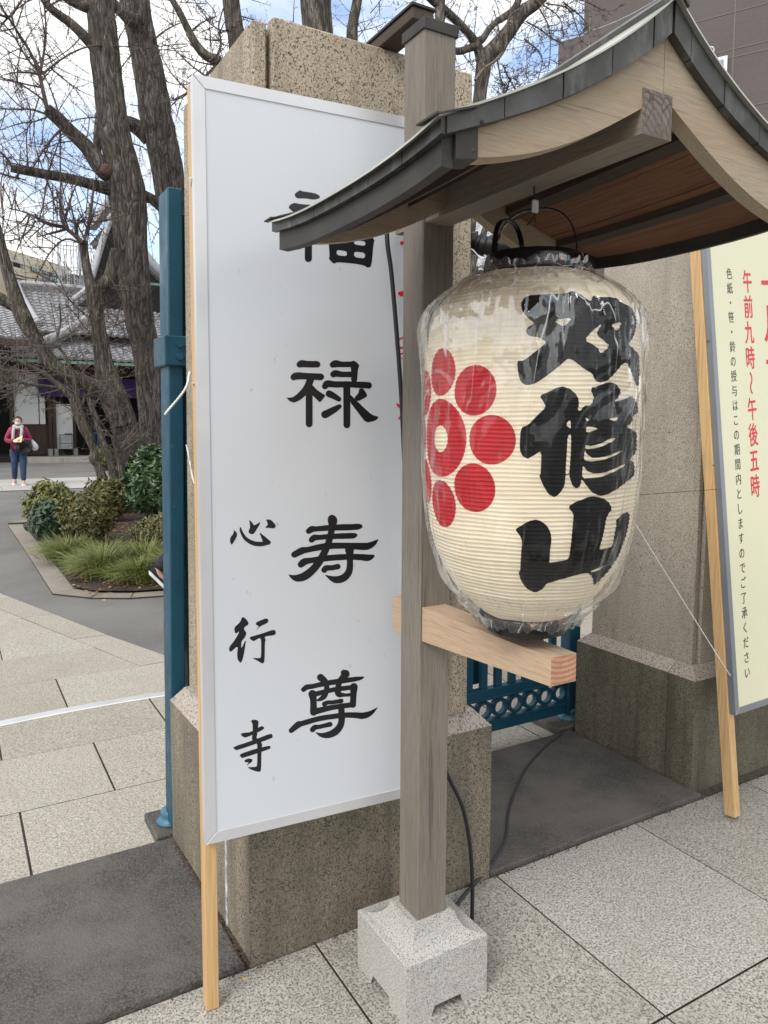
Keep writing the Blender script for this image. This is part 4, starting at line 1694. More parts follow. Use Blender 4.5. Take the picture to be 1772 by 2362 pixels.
roku = trace(zr_, [('s', [(285, 212, 50), (320, 200, 58), (400, 205, 53), (565, 210, 52)]), ('s', [(190, 415, 52), (240, 395, 58), (420, 400, 52), (620, 410, 56)]), ('s', [(460, 450, 58), (400, 590, 58), (300, 705, 54), (200, 770, 46), (130, 765, 26), (78, 742, 3)]), ('s', [(437, 600, 55), (437, 900, 55), (437, 1160, 55)]),
                   ('o', [(440, 560), (480, 530), (560, 615), (640, 670), (700, 705), (660, 760), (610, 818), (565, 780), (480, 690)]), ('s', [(815, 215, 50), (860, 200, 58), (960, 210, 46), (1130, 210, 46)]), ('o', [(1080, 175), (1145, 148), (1200, 180), (1240, 232), (1215, 285), (1200, 500), (1105, 500), (1105, 260)]), ('s', [(822, 370, 50), (860, 355, 54), (960, 370, 45), (1120, 370, 45)]), ('s', [(690, 560, 50), (730, 520, 56), (860, 530, 50), (1100, 530, 50), (1385, 545, 53)]), ('s', [(1037, 560, 56), (1038, 900, 56), (1038, 1175, 55)]),
                   ('s', [(755, 680, 56), (820, 710, 50), (910, 765, 40)]), ('s', [(690, 1010, 62), (740, 985, 58), (840, 930, 50), (920, 880, 35)]), ('o', [(1230, 605), (1270, 590), (1310, 605), (1365, 700), (1350, 730), (1210, 805), (1150, 745), (1225, 670)]), ('o', [(1080, 680), (1150, 745), (1330, 920), (1420, 1000), (1480, 1030), (1550, 1045), (1500, 1105), (1345, 1145), (1220, 985), (1080, 800)])])
zj = Z(650, 1170, 6.9125)
ju = trace(zj, [('s', [(800, 185, 66), (810, 215, 78), (805, 280, 58), (800, 330, 52), (760, 520, 52), (690, 700, 56), (590, 880, 60), (480, 1010, 62), (370, 1095, 66), (260, 1130, 58), (180, 1115, 36), (108, 1077, 3)]), ('s', [(430, 380, 46), (480, 350, 52), (560, 345, 42), (800, 325, 48), (1150, 315, 50), (1240, 305, 40), (1282, 305, 5)]), ('s', [(475, 520, 46), (520, 485, 50), (600, 480, 42), (850, 462, 44), (1100, 455, 47), (1170, 447, 34), (1198, 442, 5)]),
                ('s', [(200, 755, 50), (330, 690, 56), (400, 680, 46), (680, 625, 52), (1000, 612, 48), (1300, 625, 58), (1400, 610, 52), (1480, 565, 34), (1540, 512, 3)]), ('s', [(305, 912, 52), (360, 870, 58), (450, 850, 46), (700, 815, 48), (1040, 790, 48), (1250, 795, 50), (1370, 805, 53), (1440, 785, 32), (1478, 768, 4)]), ('s', [(1080, 680, 72), (1085, 730, 60), (1087, 850, 50), (1085, 960, 52), (1060, 1050, 56), (980, 1130, 60), (870, 1155, 56), (790, 1132, 38), (695, 1082, 4)]), ('s', [(678, 1000, 48), (710, 968, 46), (800, 965, 42), (895, 945, 44)])])
zs = Z(650, 1530, 6.9125)
son = trace(zs, [('s', [(345, 420, 38), (400, 380, 42), (500, 365, 38), (700, 320, 42), (1000, 275, 42), (1230, 242, 32), (1316, 218, 4)]), ('s', [(620, 225, 58), (680, 275, 50), (720, 340, 42)]), ('s', [(990, 150, 50), (1025, 170, 58), (960, 235, 46), (900, 320, 42)]), ('s', [(490, 490, 66), (505, 600, 52), (507, 780, 56)]), ('s', [(540, 490, 40), (800, 425, 38), (1100, 385, 38)]), ('s', [(1150, 375, 62), (1143, 500, 50), (1135, 660, 50)]), ('s', [(718, 330, 42), (712, 440, 42), (670, 530, 44), (600, 580, 26), (555, 588, 10)]), ('s', [(910, 320, 45), (900, 480, 50), (1000, 505, 28), (1085, 500, 28)]),
                 ('s', [(680, 650, 40), (730, 625, 34), (820, 620, 32), (950, 598, 36)]), ('s', [(505, 775, 52), (800, 705, 42), (1120, 660, 42)]), ('s', [(150, 1072, 40), (260, 980, 52), (320, 960, 44), (600, 882, 42), (950, 830, 42), (1150, 825, 46), (1300, 835, 52), (1420, 790, 36), (1530, 702, 3)]), ('s', [(950, 700, 50), (955, 900, 52), (925, 1010, 54), (840, 1100, 58), (720, 1145, 50), (620, 1140, 30), (540, 1100, 4)]), ('s', [(490, 1058, 42), (530, 1020, 42), (600, 1012, 34), (770, 972, 40)])])
zf = Z(640, 400, 5.184)
fuku = trace(zf, [('o', [(208, 240), (270, 198), (300, 215), (440, 235), (500, 260), (512, 295), (440, 315), (330, 298), (240, 300), (210, 275)]), ('o', [(130, 410), (150, 375), (205, 350), (260, 365), (430, 380), (470, 410), (450, 470), (200, 470)]), ('s', [(400, 460, 40), (330, 560, 40), (200, 660, 30)]), ('s', [(370, 560, 43), (370, 800, 43), (370, 1018, 43)]), ('s', [(700, 420, 36), (880, 435, 34), (1050, 450, 36)]), ('s', [(760, 530, 36), (1010, 550, 34), (1020, 655, 32), (780, 650, 34), (760, 530, 34)]),
                   ('o', [(605, 730), (650, 700), (850, 705), (1050, 738), (1090, 712), (1165, 800), (1150, 835), (1125, 1110), (1080, 1130), (1040, 1100), (900, 1075), (710, 1060), (675, 1085), (612, 1020), (625, 990)]), ('h', [(705, 762), (828, 778), (828, 838), (705, 822)]), ('h', [(918, 795), (1052, 812), (1050, 868), (918, 850)]), ('h', [(708, 912), (830, 930), (830, 990), (710, 978)]), ('h', [(918, 932), (1048, 950), (1046, 1018), (918, 1000)])])
zk = Z(500, 1170, 3.511)
shin = trace(zk, [('o', [(140, 180), (168, 215), (160, 245), (122, 308), (107, 280), (110, 245), (135, 215)]), ('s', [(192, 168, 6), (200, 200, 11), (235, 255, 15), (300, 292, 18), (370, 297, 18), (420, 285, 14)]), ('o', [(342, 198), (400, 245), (442, 280), (430, 302), (380, 308), (368, 262)]), ('o', [(262, 100), (285, 120), (303, 150), (355, 116), (345, 145), (320, 185), (300, 215), (280, 220), (260, 208), (258, 190), (272, 160)]), ('o', [(398, 97), (440, 100), (482, 148), (468, 172), (420, 168), (390, 166), (416, 140)])])
gyo = trace(zk, [('o', [(207, 885), (240, 905), (263, 945), (215, 978), (243, 1020), (225, 1060), (200, 1085), (197, 1150), (240, 1060), (222, 1180), (208, 1240), (192, 1263), (170, 1235), (165, 1190), (172, 1120), (108, 1178), (97, 1138), (150, 1070), (188, 1000), (150, 1028), (140, 975), (190, 930)]), ('o', [(316, 932), (400, 898), (420, 910), (415, 935), (350, 965), (310, 1005), (345, 962), (320, 955)]), ('o', [(260, 1053), (360, 1025), (460, 990), (480, 1005), (475, 1035), (385, 1046), (398, 1075), (390, 1090), (388, 1250), (370, 1268), (335, 1245), (285, 1220), (350, 1222), (360, 1210), (360, 1068), (345, 1058), (300, 1085), (280, 1075)])])
ji = trace(zk, [('o', [(275, 1730), (300, 1718), (340, 1728), (335, 1780), (320, 1890), (285, 1885), (292, 1800), (290, 1750)]), ('o', [(192, 1830), (280, 1820), (360, 1770), (385, 1780), (380, 1800), (235, 1868), (205, 1855)]), ('o', [(130, 1942), (300, 1885), (440, 1830), (455, 1850), (450, 1870), (160, 1970), (145, 1960)]), ('o', [(183, 2000), (300, 1960), (430, 1928), (437, 1945), (430, 1958), (210, 2032), (195, 2025)]), ('o', [(318, 1893), (345, 1890), (370, 1915), (362, 1960), (360, 2130), (345, 2145), (290, 2130), (243, 2105), (318, 2103), (328, 2090), (330, 1930)]), ('s', [(300, 1872, 16), (340, 1902, 18)]), ('o', [(223, 2050), (255, 2033), (290, 2040), (288, 2060), (235, 2098), (262, 2065), (228, 2065)])])
for nm_, tr_ in (('uppermost', fuku), ('second', roku), ('third', ju), ('lowest', son)):
    flat_ink('black_character', tr_, None, nB, uB, upv, BL, M['ink'], sheet1, label='%s large black character' % nm_)
for nm_, tr_ in (('upper', shin), ('middle', gyo), ('lower', ji)):
    flat_ink('black_character', tr_, None, nB, uB, upv, BL, M['ink'], sheet1, label='%s small black character' % nm_)
zq = Z(860, 330, 3.3)
reds = [[('o', [(215, 80), (248, 105), (300, 120), (300, 150), (248, 135), (205, 142), (228, 118)])], [('o', [(203, 750), (245, 745), (300, 740), (300, 765), (240, 765), (215, 782)])], [('o', [(187, 1135), (235, 1125), (330, 1115), (335, 1145), (240, 1163), (205, 1168)])],
        [('s', [(240, 1478, 5), (200, 1495, 7), (178, 1525, 8), (190, 1552, 8), (240, 1560, 9), (300, 1550, 8)]), ('s', [(300, 1590, 8), (235, 1598, 6), (195, 1620, 6), (225, 1640, 4)])], [('o', [(178, 1975), (195, 1988), (250, 1980), (320, 1975), (310, 2000), (228, 2018), (195, 2015), (180, 1995)]), ('o', [(190, 2100), (225, 2045), (260, 2040), (225, 2095), (205, 2105)])]]
for it in reds:
    flat_ink('red_character', trace(zq, it), None, nB, uB, upv, BL, M['ink_red'], sheet1)

# ================================================================== YELLOW NOTICE BOARD
BL2 = V(2.516, 1.710, .4105)
a_ = math.radians(2.0)
uY = V(math.cos(a_), math.sin(a_), 0)
TL2 = V(2.5068, 1.9189, 2.2102)
TL2 = TL2 - uY * ((TL2 - BL2) @ uY)
TL2 = BL2 + (TL2 - BL2) * 1.075
yb_ = thing('notice_board', 'pale yellow notice board with grey frame and red and black writing at the right edge', 'notice board', (2.53, 1.71, 0))
P2, nY, upY, HY, sheet2 = board_frame(yb_, BL2, TL2, uY, .60, .024, .024, M['alu_grey'], M['yellow'], 'yellow_panel')
upl = V(0, 0, 0)
for s_ in (-.004, .57):
    top = TL2 + uY * (s_ + .016) - nY * .0475
    bot = top - upY * (HY + .4105 / upY[2] - .022)
    c_ = (top + bot) / 2
    mb = MB()
    mb.obox(c_, uY, -nY, upY, (.018, .022, np.linalg.norm(top - bot) / 2), bev=.002)
    mb.build('leg', M['leg_wood'], yb_)
O2 = BL2 - nY * .0025


def text_mesh(ch):
    cu_ = bpy.data.curves.new('t', 'FONT')
    cu_.body = ch
    cu_.size = 1
    cu_.resolution_u = 3
    cu_.offset = 0
    ob_ = bpy.data.objects.new('t', cu_)
    COL.objects.link(ob_)
    bpy.context.view_layer.update()
    dg = bpy.context.evaluated_depsgraph_get()
    me = bpy.data.meshes.new_from_object(ob_.evaluated_get(dg))
    v = np.array([(x.co[0], x.co[1]) for x in me.vertices])
    f = [tuple(p.vertices) for p in me.polygons]
    bpy.data.objects.remove(ob_)
    bpy.data.curves.remove(cu_)
    bpy.data.meshes.remove(me)
    return v, f


def put_char(ch, s, t, wd, hg, mat, parent, rot=False, slant=.10, box=True):
    v, f = text_mesh(ch)
    if not len(v):
        return
    if box:                                   # ideographs: 1 em square around their centre
        lo, hi = v.min(0), v.max(0)
        c = V(.5, .38)
        v = (v - c) / .96
    else:
        lo, hi = v.min(0), v.max(0)
        v = (v - (lo + hi) / 2) / .96
    if rot:
        v = np.stack([v[:, 1], -v[:, 0]], -1)
    x = v[:, 0] * wd
    y = v[:, 1] * hg + v[:, 0] * wd * slant
    mb = MB()
    for q_, (ex, ey) in enumerate(((0, 0), (.022, .0), (-.022, 0), (0, .012), (0, -.012)) if mat is M['ink_red'] else ((0, 0), (.014, 0), (-.014, 0))):
        P = [O2 + uY * (s + a + ex * wd) + upY * (t + b_ + ey * hg) + nY * (.0005 + .00008 * q_) for a, b_ in zip(x, y)]
        mb.add(P, f)
    mb.build('red_character' if mat is M['ink_red'] else 'black_character', mat, parent)


def onY(px, py):
    h = onp(px, py, O2, nY) - O2
    return V(h @ uY, h @ upY)


a, c = onY(1682, 631), onY(1723.6, 1551)
txt = '色紙・笹・鈴の授与はこの期間内としますのでご了承ください'
for k, ch in enumerate(txt):
    q = a + (c - a) * k / (len(txt) - 1)
    put_char(ch, q[0], q[1], .036, .045, M['ink'], sheet2)
a, c = onY(1724, 649), onY(1742, 1121)
txt = '午前九時～午後五時'
for k, ch in enumerate(txt):
    q = a + (c - a) * k / (len(txt) - 1)
    put_char(ch, q[0], q[1], .060, .092, M['ink_red'], sheet2, rot=(ch == '～'))
a, c = onY(1755, 655), onY(1760, 930)
for k, ch in enumerate('一月一日'):
    q = a + (c - a) * k / 3
    put_char(ch, .425, q[1] + .012, .155, .16, M['ink_red'], sheet2)
# nail heads on the left leg
for (px, py) in ((1633, 787), (1645, 1073), (1660, 1351), (1676, 1640)):
    p = onp(px, py, BL2 - uY * .004, uY)
    mb = MB()
    mb.ball(p, (.002, .003, .003), 6)
    mb.build('nail', M['wire'], yb_)

# ================================================================== CABLES, TWINE
mb = MB()
mb.tube(catmull([(1.02, 1.69, 2.06), (.985, 1.685, 2.01), (.980, 1.68, 1.95), (.995, 1.68, 1.854), (1.0225, 1.68, 1.582), (1.04, 1.68, 1.3), (1.06, 1.675, 1.0), (1.10, 1.665, .70), (1.161, 1.66, .539), (1.227, 1.66, .402), (1.2575, 1.66, .238), (1.262, 1.66, .068), (1.262, 1.67, .006), (1.275, 1.70, .006)], 8), .0058, 8)
tag(mb.build('power_cable', M['cable'], smooth=True), 'black power cable hanging behind the wooden post down to the paving', 'cable')
mb = MB()
mb.tube(catmull([(1.262, 1.70, .007), (1.275, 1.77, .007), (1.3173, 1.809, .007), (1.425, 1.866, .007), (1.5184, 1.9034, .018), (1.6624, 2.0008, .018), (1.80, 2.15, .018), (1.9422, 2.2758, .018), (2.1071, 2.4011, .018), (2.3287, 2.5234, .018), (2.475, 2.585, .018), (2.555, 2.63, .018)], 8), .0060, 8)
tag(mb.build('power_cable', M['cable_grey'], smooth=True), 'dark grey cable lying across the dark threshold stone to the blue gate', 'cable')


def twine(name, pts, r, lab, per=6):
    mb = MB()
    P = catmull(pts, per)
    for ph in (0, math.pi):
        Q = []
        for i, p in enumerate(P):
            Q.append(p)
        # two plies wound round each other
        R2 = []
        acc = 0
        for i, p in enumerate(Q):
            if i:
                acc += np.linalg.norm(Q[i] - Q[i - 1])
            t = Q[min(i + 1, len(Q) - 1)] - Q[max(i - 1, 0)]
            t = t / (np.linalg.norm(t) + 1e-9)
            a = np.cross(t, V(.2, .3, 1))
            a /= np.linalg.norm(a) + 1e-9
            b_ = np.cross(t, a)
            R2.append(p + (a * math.cos(acc * 2.2 / r + ph) + b_ * math.sin(acc * 2.2 / r + ph)) * r * .5)
        mb.tube(R2, r * .62, 5)
    return tag(mb.build(name, M['twine'], smooth=True), lab, 'twine')


p0, p1 = V(2.500, 1.728, .560), V(1.426, 1.90, 2.01)
twine('twine', [p0 + (p1 - p0) * t + V(0, 0, -.02 * math.sin(math.pi * t)) for t in np.linspace(0, 1, 9)] + [V(1.424, 2.0, 2.05), V(1.418, 2.35, 2.22)], .0022, 'white twine stretched from the yellow board past the lantern to the pillar', per=60)
twine('twine', [BL + V(-.002, .02, 1.60), V(.650, 2.15, 1.75), V(.693, 2.25, 1.66), V(.694, 2.40, 1.30), V(.697, 2.45, 1.0)][:4] + [V(.694, 2.52, 1.42)], .0024, 'white twine tying the white board to the pillar, upper turn', per=30)
twine('twine', [V(.510, 1.79, 1.59), V(.600, 2.0, 1.54), V(.690, 2.16, 1.36), V(.694, 2.22, 1.25)], .0022, 'white twine running down the pillar side by the white board, lower turn', per=30)
twine('twine', [V(.694, 2.46, 1.66), V(.66, 2.40, 1.60), V(.585, 2.36, 1.52)], .0042, 'stubby loose end of white rope in front of the blue post', per=30)
mb = MB()
pa, pb = V(2.500, 1.80, 1.255), V(1.45, 2.0, 1.22)
mb.tube([pa + (pb - pa) * t for t in np.linspace(0, 1, 12)], .0011, 5)
tag(mb.build('tie_wire', M['wire']), 'thin dark wire from the yellow board leg to behind the lantern', 'wire')
mb = MB()
mb.tube(catmull([(1.44, 1.99, 2.085), (1.47, 1.96, 2.06), (1.49, 1.93, 2.05), (1.53, 1.88, 2.045), (1.58, 1.85, 2.05)], 6), [.03 + .006 * math.sin(k * 2.1) for k in range(25)], 9)
tag(mb.build('cable_bundle', M['cable'], smooth=True), 'bundle of dark cable wrapped in tape under the small roof', 'cable bundle')

# ================================================================== TREES


def wpt(px, py, y):
    return ony(px, py, y)


def trunk_mesh(mb, pts, y, n=28, amp=.10, per=7, seed=0, dy=None, freq=1.0, step_noise=True):
    """pts: (px, py, half width px[, dy]) along the limb, standing about y metres away"""
    P = []
    for q in pts:
        yy_ = y + (q[3] if len(q) > 3 else 0)
        p = wpt(q[0], q[1], yy_)
        dep = (p - C_) @ F_
        P.append(np.array([*p, q[2] / FPX * dep]))
    S = catmull(P, per)
    rings = []
    a = None
    acc = 0
    for i, s in enumerate(S):
        t = S[min(i + 1, len(S) - 1)][:3] - S[max(i - 1, 0)][:3]
        t /= np.linalg.norm(t) + 1e-9
        if a is None:
            a = np.cross(t, V(0, 1, 0.1))
        a = a - t * (a @ t)
        a /= np.linalg.norm(a) + 1e-9
        b_ = np.cross(t, a)
        if i:
            acc += np.linalg.norm(S[i][:3] - S[i - 1][:3])
        ring = []
        for k in range(n):
            q = 2 * math.pi * k / n
            r = s[3]
            if amp:
                u = math.cos(q)
                v = math.sin(q)
                f = .75 - 2.2 * abs(mnoise.noise((u * 4.2 * freq + seed, v * 4.2 * freq, acc * .9)))
                f2 = mnoise.noise((u * 6 * freq, v * 6 * freq + seed, acc * 4))
                f3 = mnoise.noise((u + seed, v, acc * .9))
                r *= 1 + amp * (.7 * f + .45 * f2 - .2) + .06 * f3
            ring.append(s[:3] + (a * math.cos(q) + b_ * math.sin(q)) * r)
        rings.append(ring)
    k_ = len(rings)
    vs = [v for r in rings for v in r]
    fs = [(i * n + j, i * n + (j + 1) % n, (i + 1) * n + (j + 1) % n, (i + 1) * n + j) for i in range(k_ - 1) for j in range(n)]
    fs.append(tuple(range(n))[::-1])
    fs.append(tuple((k_ - 1) * n + j for j in range(n)))
    mb.add(vs, fs)
    return [s[:3] for s in S], [s[3] for s in S]


TR = random.Random(11)


def twig(mb, p, d, Lg, r, lvl, spur=.04, grav=0.0, sc_=1.0, kids=3, curl=.25, up=.12):
    """bare ginkgo-like twig: long arching shoot with short spurs"""
    n = max(4, int(Lg / (.13 * sc_)))
    P = [np.array(p, float)]
    d = np.array(d, float)
    d /= np.linalg.norm(d) + 1e-9
    bend = V(TR.gauss(0, 1), TR.gauss(0, .5), TR.gauss(0, 1)) * curl / n
    R = [r]
    for i in range(n):
        d = d + bend + V(TR.gauss(0, .07), TR.gauss(0, .07), TR.gauss(0, .07) + up / n - grav / n)
        d /= np.linalg.norm(d)
        P.append(P[-1] + d * Lg / n)
        R.append(r * (1 - .72 * (i + 1) / n))
    mb.tube(P, R, 4 if lvl > 0 else 3, cap=False)
    # spurs
    for i in range(1, n + 1):
        for _ in range(2):
            if TR.random() < .72:
                t = TR.random()
                b_ = P[i - 1] + (P[i] - P[i - 1]) * t
                sd_ = V(TR.gauss(0, 1), TR.gauss(0, 1), TR.gauss(0, 1) + .3)
                dd = P[i] - P[i - 1]
                dd /= np.linalg.norm(dd) + 1e-9
                sd_ = sd_ - dd * (sd_ @ dd)
                sd_ = sd_ / (np.linalg.norm(sd_) + 1e-9) + dd * .5
                q = b_ + sd_ * spur * TR.uniform(.5, 1.5)
                mb.tube([b_, q], [max(R[i] * .7, .0035 * sc_), .0035 * sc_], 3, cap=False)
    if lvl > 0:
        for _ in range(kids):
            i = TR.randint(1, n - 1) if n > 2 else 1
            dd = P[i + 1] - P[i] if i < n else P[i] - P[i - 1]
            dd /= np.linalg.norm(dd) + 1e-9
            sd_ = V(TR.gauss(0, 1), TR.gauss(0, .6), TR.gauss(0, 1))
            sd_ = sd_ - dd * (sd_ @ dd)
            sd_ /= np.linalg.norm(sd_) + 1e-9
            twig(mb, P[i], dd * .7 + sd_ * TR.uniform(.5, 1.1), Lg * TR.uniform(.4, .75), R[i] * .62, lvl - 1, spur, grav, sc_, kids, curl, up)


def limb_twigs(mb, path, rads, n, L0, lvl=1, r0=.012, t0=.15, t1=1.0, **k):
    for _ in range(n):
        t = TR.uniform(t0, t1)
        i = min(int(t * (len(path) - 1)), len(path) - 2)
        dd = path[i + 1] - path[i]
        dd /= np.linalg.norm(dd) + 1e-9
        sd_ = V(TR.gauss(0, 1), TR.gauss(0, .5), TR.gauss(.35, 1))
        sd_ = sd_ - dd * (sd_ @ dd) * .8
        sd_ /= np.linalg.norm(sd_) + 1e-9
        twig(mb, path[i] + sd_ * rads[i] * .7, sd_ + dd * TR.uniform(-.1, .8), L0 * TR.uniform(.5, 1.3), r0 * TR.uniform(.7, 1.2), lvl, **k)


def px_twig(mb, pts, y, r0, r1, lvl=0, kids=6, L0=.8, **k):
    P = catmull([wpt(a, b_, y) for a, b_ in pts], 5)
    n = len(P)
    mb.tube(P, [r0 + (r1 - r0) * i / (n - 1) for i in range(n)], 5, cap=False)
    limb_twigs(mb, P, [r0] * n, kids, L0, lvl, r0=r0 * .55, t0=.1, **k)
    for i in range(1, n):
        for _ in range(3):
            if TR.random() < .8:
                b_ = P[i - 1] + (P[i] - P[i - 1]) * TR.random()
                q = b_ + V(TR.gauss(0, 1), TR.gauss(0, 1), TR.gauss(0, 1)) * .035
                mb.tube([b_, q], [.005, .004], 3, cap=False)


# --- tall ginkgo, left trunk (middle of the left group)
YA = 13.2
ta = thing('ginkgo_tree', 'tall bare tree with sawn branch stubs, thick trunk rising nearest the blue post', 'tree', tuple(onz(368, 1150)[:2]) + (0,), 'bare trees in the planting bed')
ta.location = (3.0, YA, 0)
mb = MB()
P, Rr = trunk_mesh(mb, [(366, 1190, 44), (362, 1110, 36), (356, 1020, 31), (347, 920, 29), (338, 820, 29), (322, 740, 31), (311, 660, 34), (303, 580, 36), (297, 500, 39), (291, 430, 40), (277, 360, 36), (262, 290, 34), (251, 200, 33), (240, 100, 32), (231, 0, 30), (226, -120, 29), (215, -330, 26)], YA, n=76, amp=.13, per=14, seed=1)
mb.build('trunk', M['bark'], ta, smooth=True)
tw = MB()
mb = MB()
l1, r1 = trunk_mesh(mb, [(262, 410, 18), (235, 388, 20), (200, 340, 17), (165, 305, 15), (135, 275, 15), (108, 252, 14)], YA, n=16, amp=.10, seed=3)
mb.build('limb', M['bark'], ta, smooth=True)
limb_twigs(tw, l1, r1, 5, 1.0, lvl=1)
mb = MB()
l2, r2 = trunk_mesh(mb, [(262, 438, 16), (220, 428, 13), (160, 412, 11), (90, 400, 10), (25, 388, 9)], YA, n=14, amp=.12, seed=4)
mb.build('limb', M['bark'], ta, smooth=True)
limb_twigs(tw, l2, r2, 8, .9, lvl=1, grav=.4)
mb = MB()
l3, r3 = trunk_mesh(mb, [(232, 125, 16), (205, 95, 13), (165, 55, 11), (120, 22, 9), (95, -10, 8), (60, -60, 7)], YA, n=14, amp=.08, seed=5)
mb.build('limb', M['bark'], ta, smooth=True)
limb_twigs(tw, l3, r3, 5, 1.0, lvl=1)
mb = MB()
l4, r4 = trunk_mesh(mb, [(225, 25, 13), (185, 10, 12), (150, -8, 10), (100, -50, 8)], YA, n=14, amp=.08, seed=6)
mb.build('limb', M['bark'], ta, smooth=True)
# sawn stub with pale rim on the trunk
mb = MB()
c_ = wpt(246, 392, YA - .31)
mb.ball(c_, (.10, .05, .10), 14)
mb.build('healed_cut', plain('old_cut_wood', (.10, .06, .045), .9, var=.3), ta, smooth=True)
for pts, r0, r1, kd in (
        ([(110, 255), (100, 210), (88, 160), (70, 120), (45, 80), (20, 40), (-10, 0)], .035, .012, 12),
        ([(92, 172), (100, 130), (106, 80), (104, 30), (98, -10)], .022, .010, 9),
        ([(98, 172), (130, 145), (175, 118), (215, 106), (270, 106), (340, 112), (440, 120)], .018, .006, 12),
        ([(88, 165), (60, 130), (30, 80), (0, 48)], .018, .010, 8),
        ([(105, 235), (80, 215), (40, 190), (0, 178)], .018, .008, 8),
        ([(104, 262), (70, 252), (30, 252), (-10, 250)], .018, .008, 7),
        ([(108, 270), (80, 280), (45, 285), (0, 300)], .014, .006, 6),
        ([(140, 300), (120, 320), (95, 355), (75, 390)], .022, .010, 8),
        ([(140, 290), (139, 350), (140, 420), (143, 500)], .014, .010, 6),
        ([(105, 410), (118, 440), (128, 480), (130, 485)], .016, .006, 4),
        ([(217, 420), (212, 480), (206, 530), (200, 560)], .016, .008, 6),
        ([(0, 350), (20, 370), (26, 385)], .02, .012, 5),
        ([(0, 400), (35, 410), (60, 415)], .018, .008, 5),
        ([(262, 175), (285, 150), (300, 130), (312, 115)], .012, .006, 4),
        ([(225, 270), (180, 275), (150, 290)], .012, .005, 5),
        ([(300, 330), (330, 340), (365, 365), (410, 385)], .012, .004, 5)):
    px_twig(tw, pts, YA - .2, r0, r1, lvl=1, kids=kd, L0=.75)
for _ in range(46):
    px_twig(tw, [(TR.uniform(-20, 330), TR.uniform(-40, 430))] * 1 + [(TR.uniform(-20, 330), TR.uniform(-40, 470))], YA + TR.uniform(-1, 1.6), .010, .005, lvl=0, kids=2, L0=.6) if False else None
for _ in range(34):
    x_, y_ = TR.uniform(-30, 330), TR.uniform(-30, 470)
    twig(tw, wpt(x_, y_, YA + TR.uniform(-.8, 2.0)), V(TR.gauss(0, 1), TR.gauss(0, .3), TR.gauss(0, 1)), TR.uniform(.5, 1.1), .008, 1, kids=2)
for _ in range(13):     # long hanging shoots, lower left
    x_ = TR.uniform(0, 340)
    twig(tw, wpt(x_, TR.uniform(400, 450), YA + TR.uniform(-.3, 1.5)), V(TR.gauss(0, .15), 0, -1), TR.uniform(.8, 1.5), .009, 1, kids=2, curl=.1, up=-.1)
tw.build('twigs', M['twig'], ta, kind='stuff')

# --- second ginkgo, right trunk partly behind the post
YB_ = 14.2
tb = thing('ginkgo_tree', 'bare tree behind the blue post, its upper trunk bridged to its neighbour by a branch', 'tree', (3.9, YB_, 0), 'bare trees in the planting bed')
mb = MB()
trunk_mesh(mb, [(430, 1170, 44), (426, 1000, 36), (420, 800, 34), (412, 620, 33), (402, 500, 33), (392, 430, 34), (378, 350, 35), (362, 280, 36), (350, 200, 34), (338, 140, 33), (325, 80, 32), (311, 0, 32), (300, -120, 31), (290, -320, 28)], YB_, n=76, amp=.13, per=14, seed=8)
mb.build('trunk', M['bark'], tb, smooth=True)
tw = MB()
mb = MB()
trunk_mesh(mb, [(318, 52, 20), (298, 42, 15), (278, 24, 13), (258, 8, 14), (235, -12, 12)], YB_ - .3, n=16, amp=.10, seed=9)
mb.build('limb', M['bark'], tb, smooth=True)
mb = MB()
trunk_mesh(mb, [(345, 320, 19), (318, 294, 17), (285, 280, 14), (250, 278, 12), (228, 278, 11)], YB_ + .1, n=16, amp=.10, seed=10)
trunk_mesh(mb, [(230, 262, 9), (226, 310, 10), (224, 356, 9)], YB_ + .1, n=12, amp=.10, seed=11)
mb.build('limb', M['bark'], tb, smooth=True)
mb = MB()
l5, r5 = trunk_mesh(mb, [(385, 485, 16), (355, 462, 12), (325, 445, 10), (295, 437, 9)], YB_ + .1, n=14, amp=.10, seed=12)
mb.build('limb', M['bark'], tb, smooth=True)
limb_twigs(tw, l5, r5, 5, .7, lvl=1)
for pts, r0, r1, kd in (([(395, 470), (370, 520), (350, 560)], .012, .005, 4), ([(358, 90), (375, 75), (400, 60), (420, 52)], .018, .008, 6), ([(372, 170), (390, 190), (430, 195), (445, 180)], .010, .006, 5)):
    px_twig(tw, pts, YB_ - .3, r0, r1, lvl=1, kids=kd, L0=.6)
for _ in range(24):
    twig(tw, wpt(TR.uniform(370, 440), TR.uniform(60, 420), YB_ + TR.uniform(-.3, 2)), V(TR.gauss(0, 1), 0, TR.gauss(0, 1)), TR.uniform(.4, .8), .007, 1, kids=2)
tw.build('twigs', M['twig'], tb, kind='stuff')

# --- crooked leaning tree
YC = 12.6
tcx = thing('crooked_tree', 'crooked pollarded tree leaning left, its trunk forking above the shrubs', 'tree', (2.55, YC, 0), 'bare trees in the planting bed')
tw = MB()
mb = MB()
trunk_mesh(mb, [(338, 1170, 44), (325, 1110, 36), (312, 1060, 30), (296, 1010, 28), (280, 960, 28), (262, 915, 30), (250, 880, 26), (240, 840, 21), (232, 790, 17), (224, 740, 16), (220, 700, 18), (217, 660, 19)], YC, n=64, amp=.16, per=12, seed=20)
mb.build('trunk', M['bark'], tcx, smooth=True)
mb = MB()
trunk_mesh(mb, [(285, 980, 20), (268, 935, 22), (245, 905, 20), (211, 888, 17), (180, 876, 17), (148, 860, 17), (122, 842, 17), (105, 822, 17), (90, 795, 16), (72, 765, 16), (55, 733, 18), (40, 695, 16), (28, 660, 14), (14, 612, 12), (2, 560, 10), (-8, 520, 9), (-25, 470, 8)], YC - .15, n=48, amp=.15, per=12, seed=21)
mb.build('limb', M['bark'], tcx, smooth=True)
mb = MB()
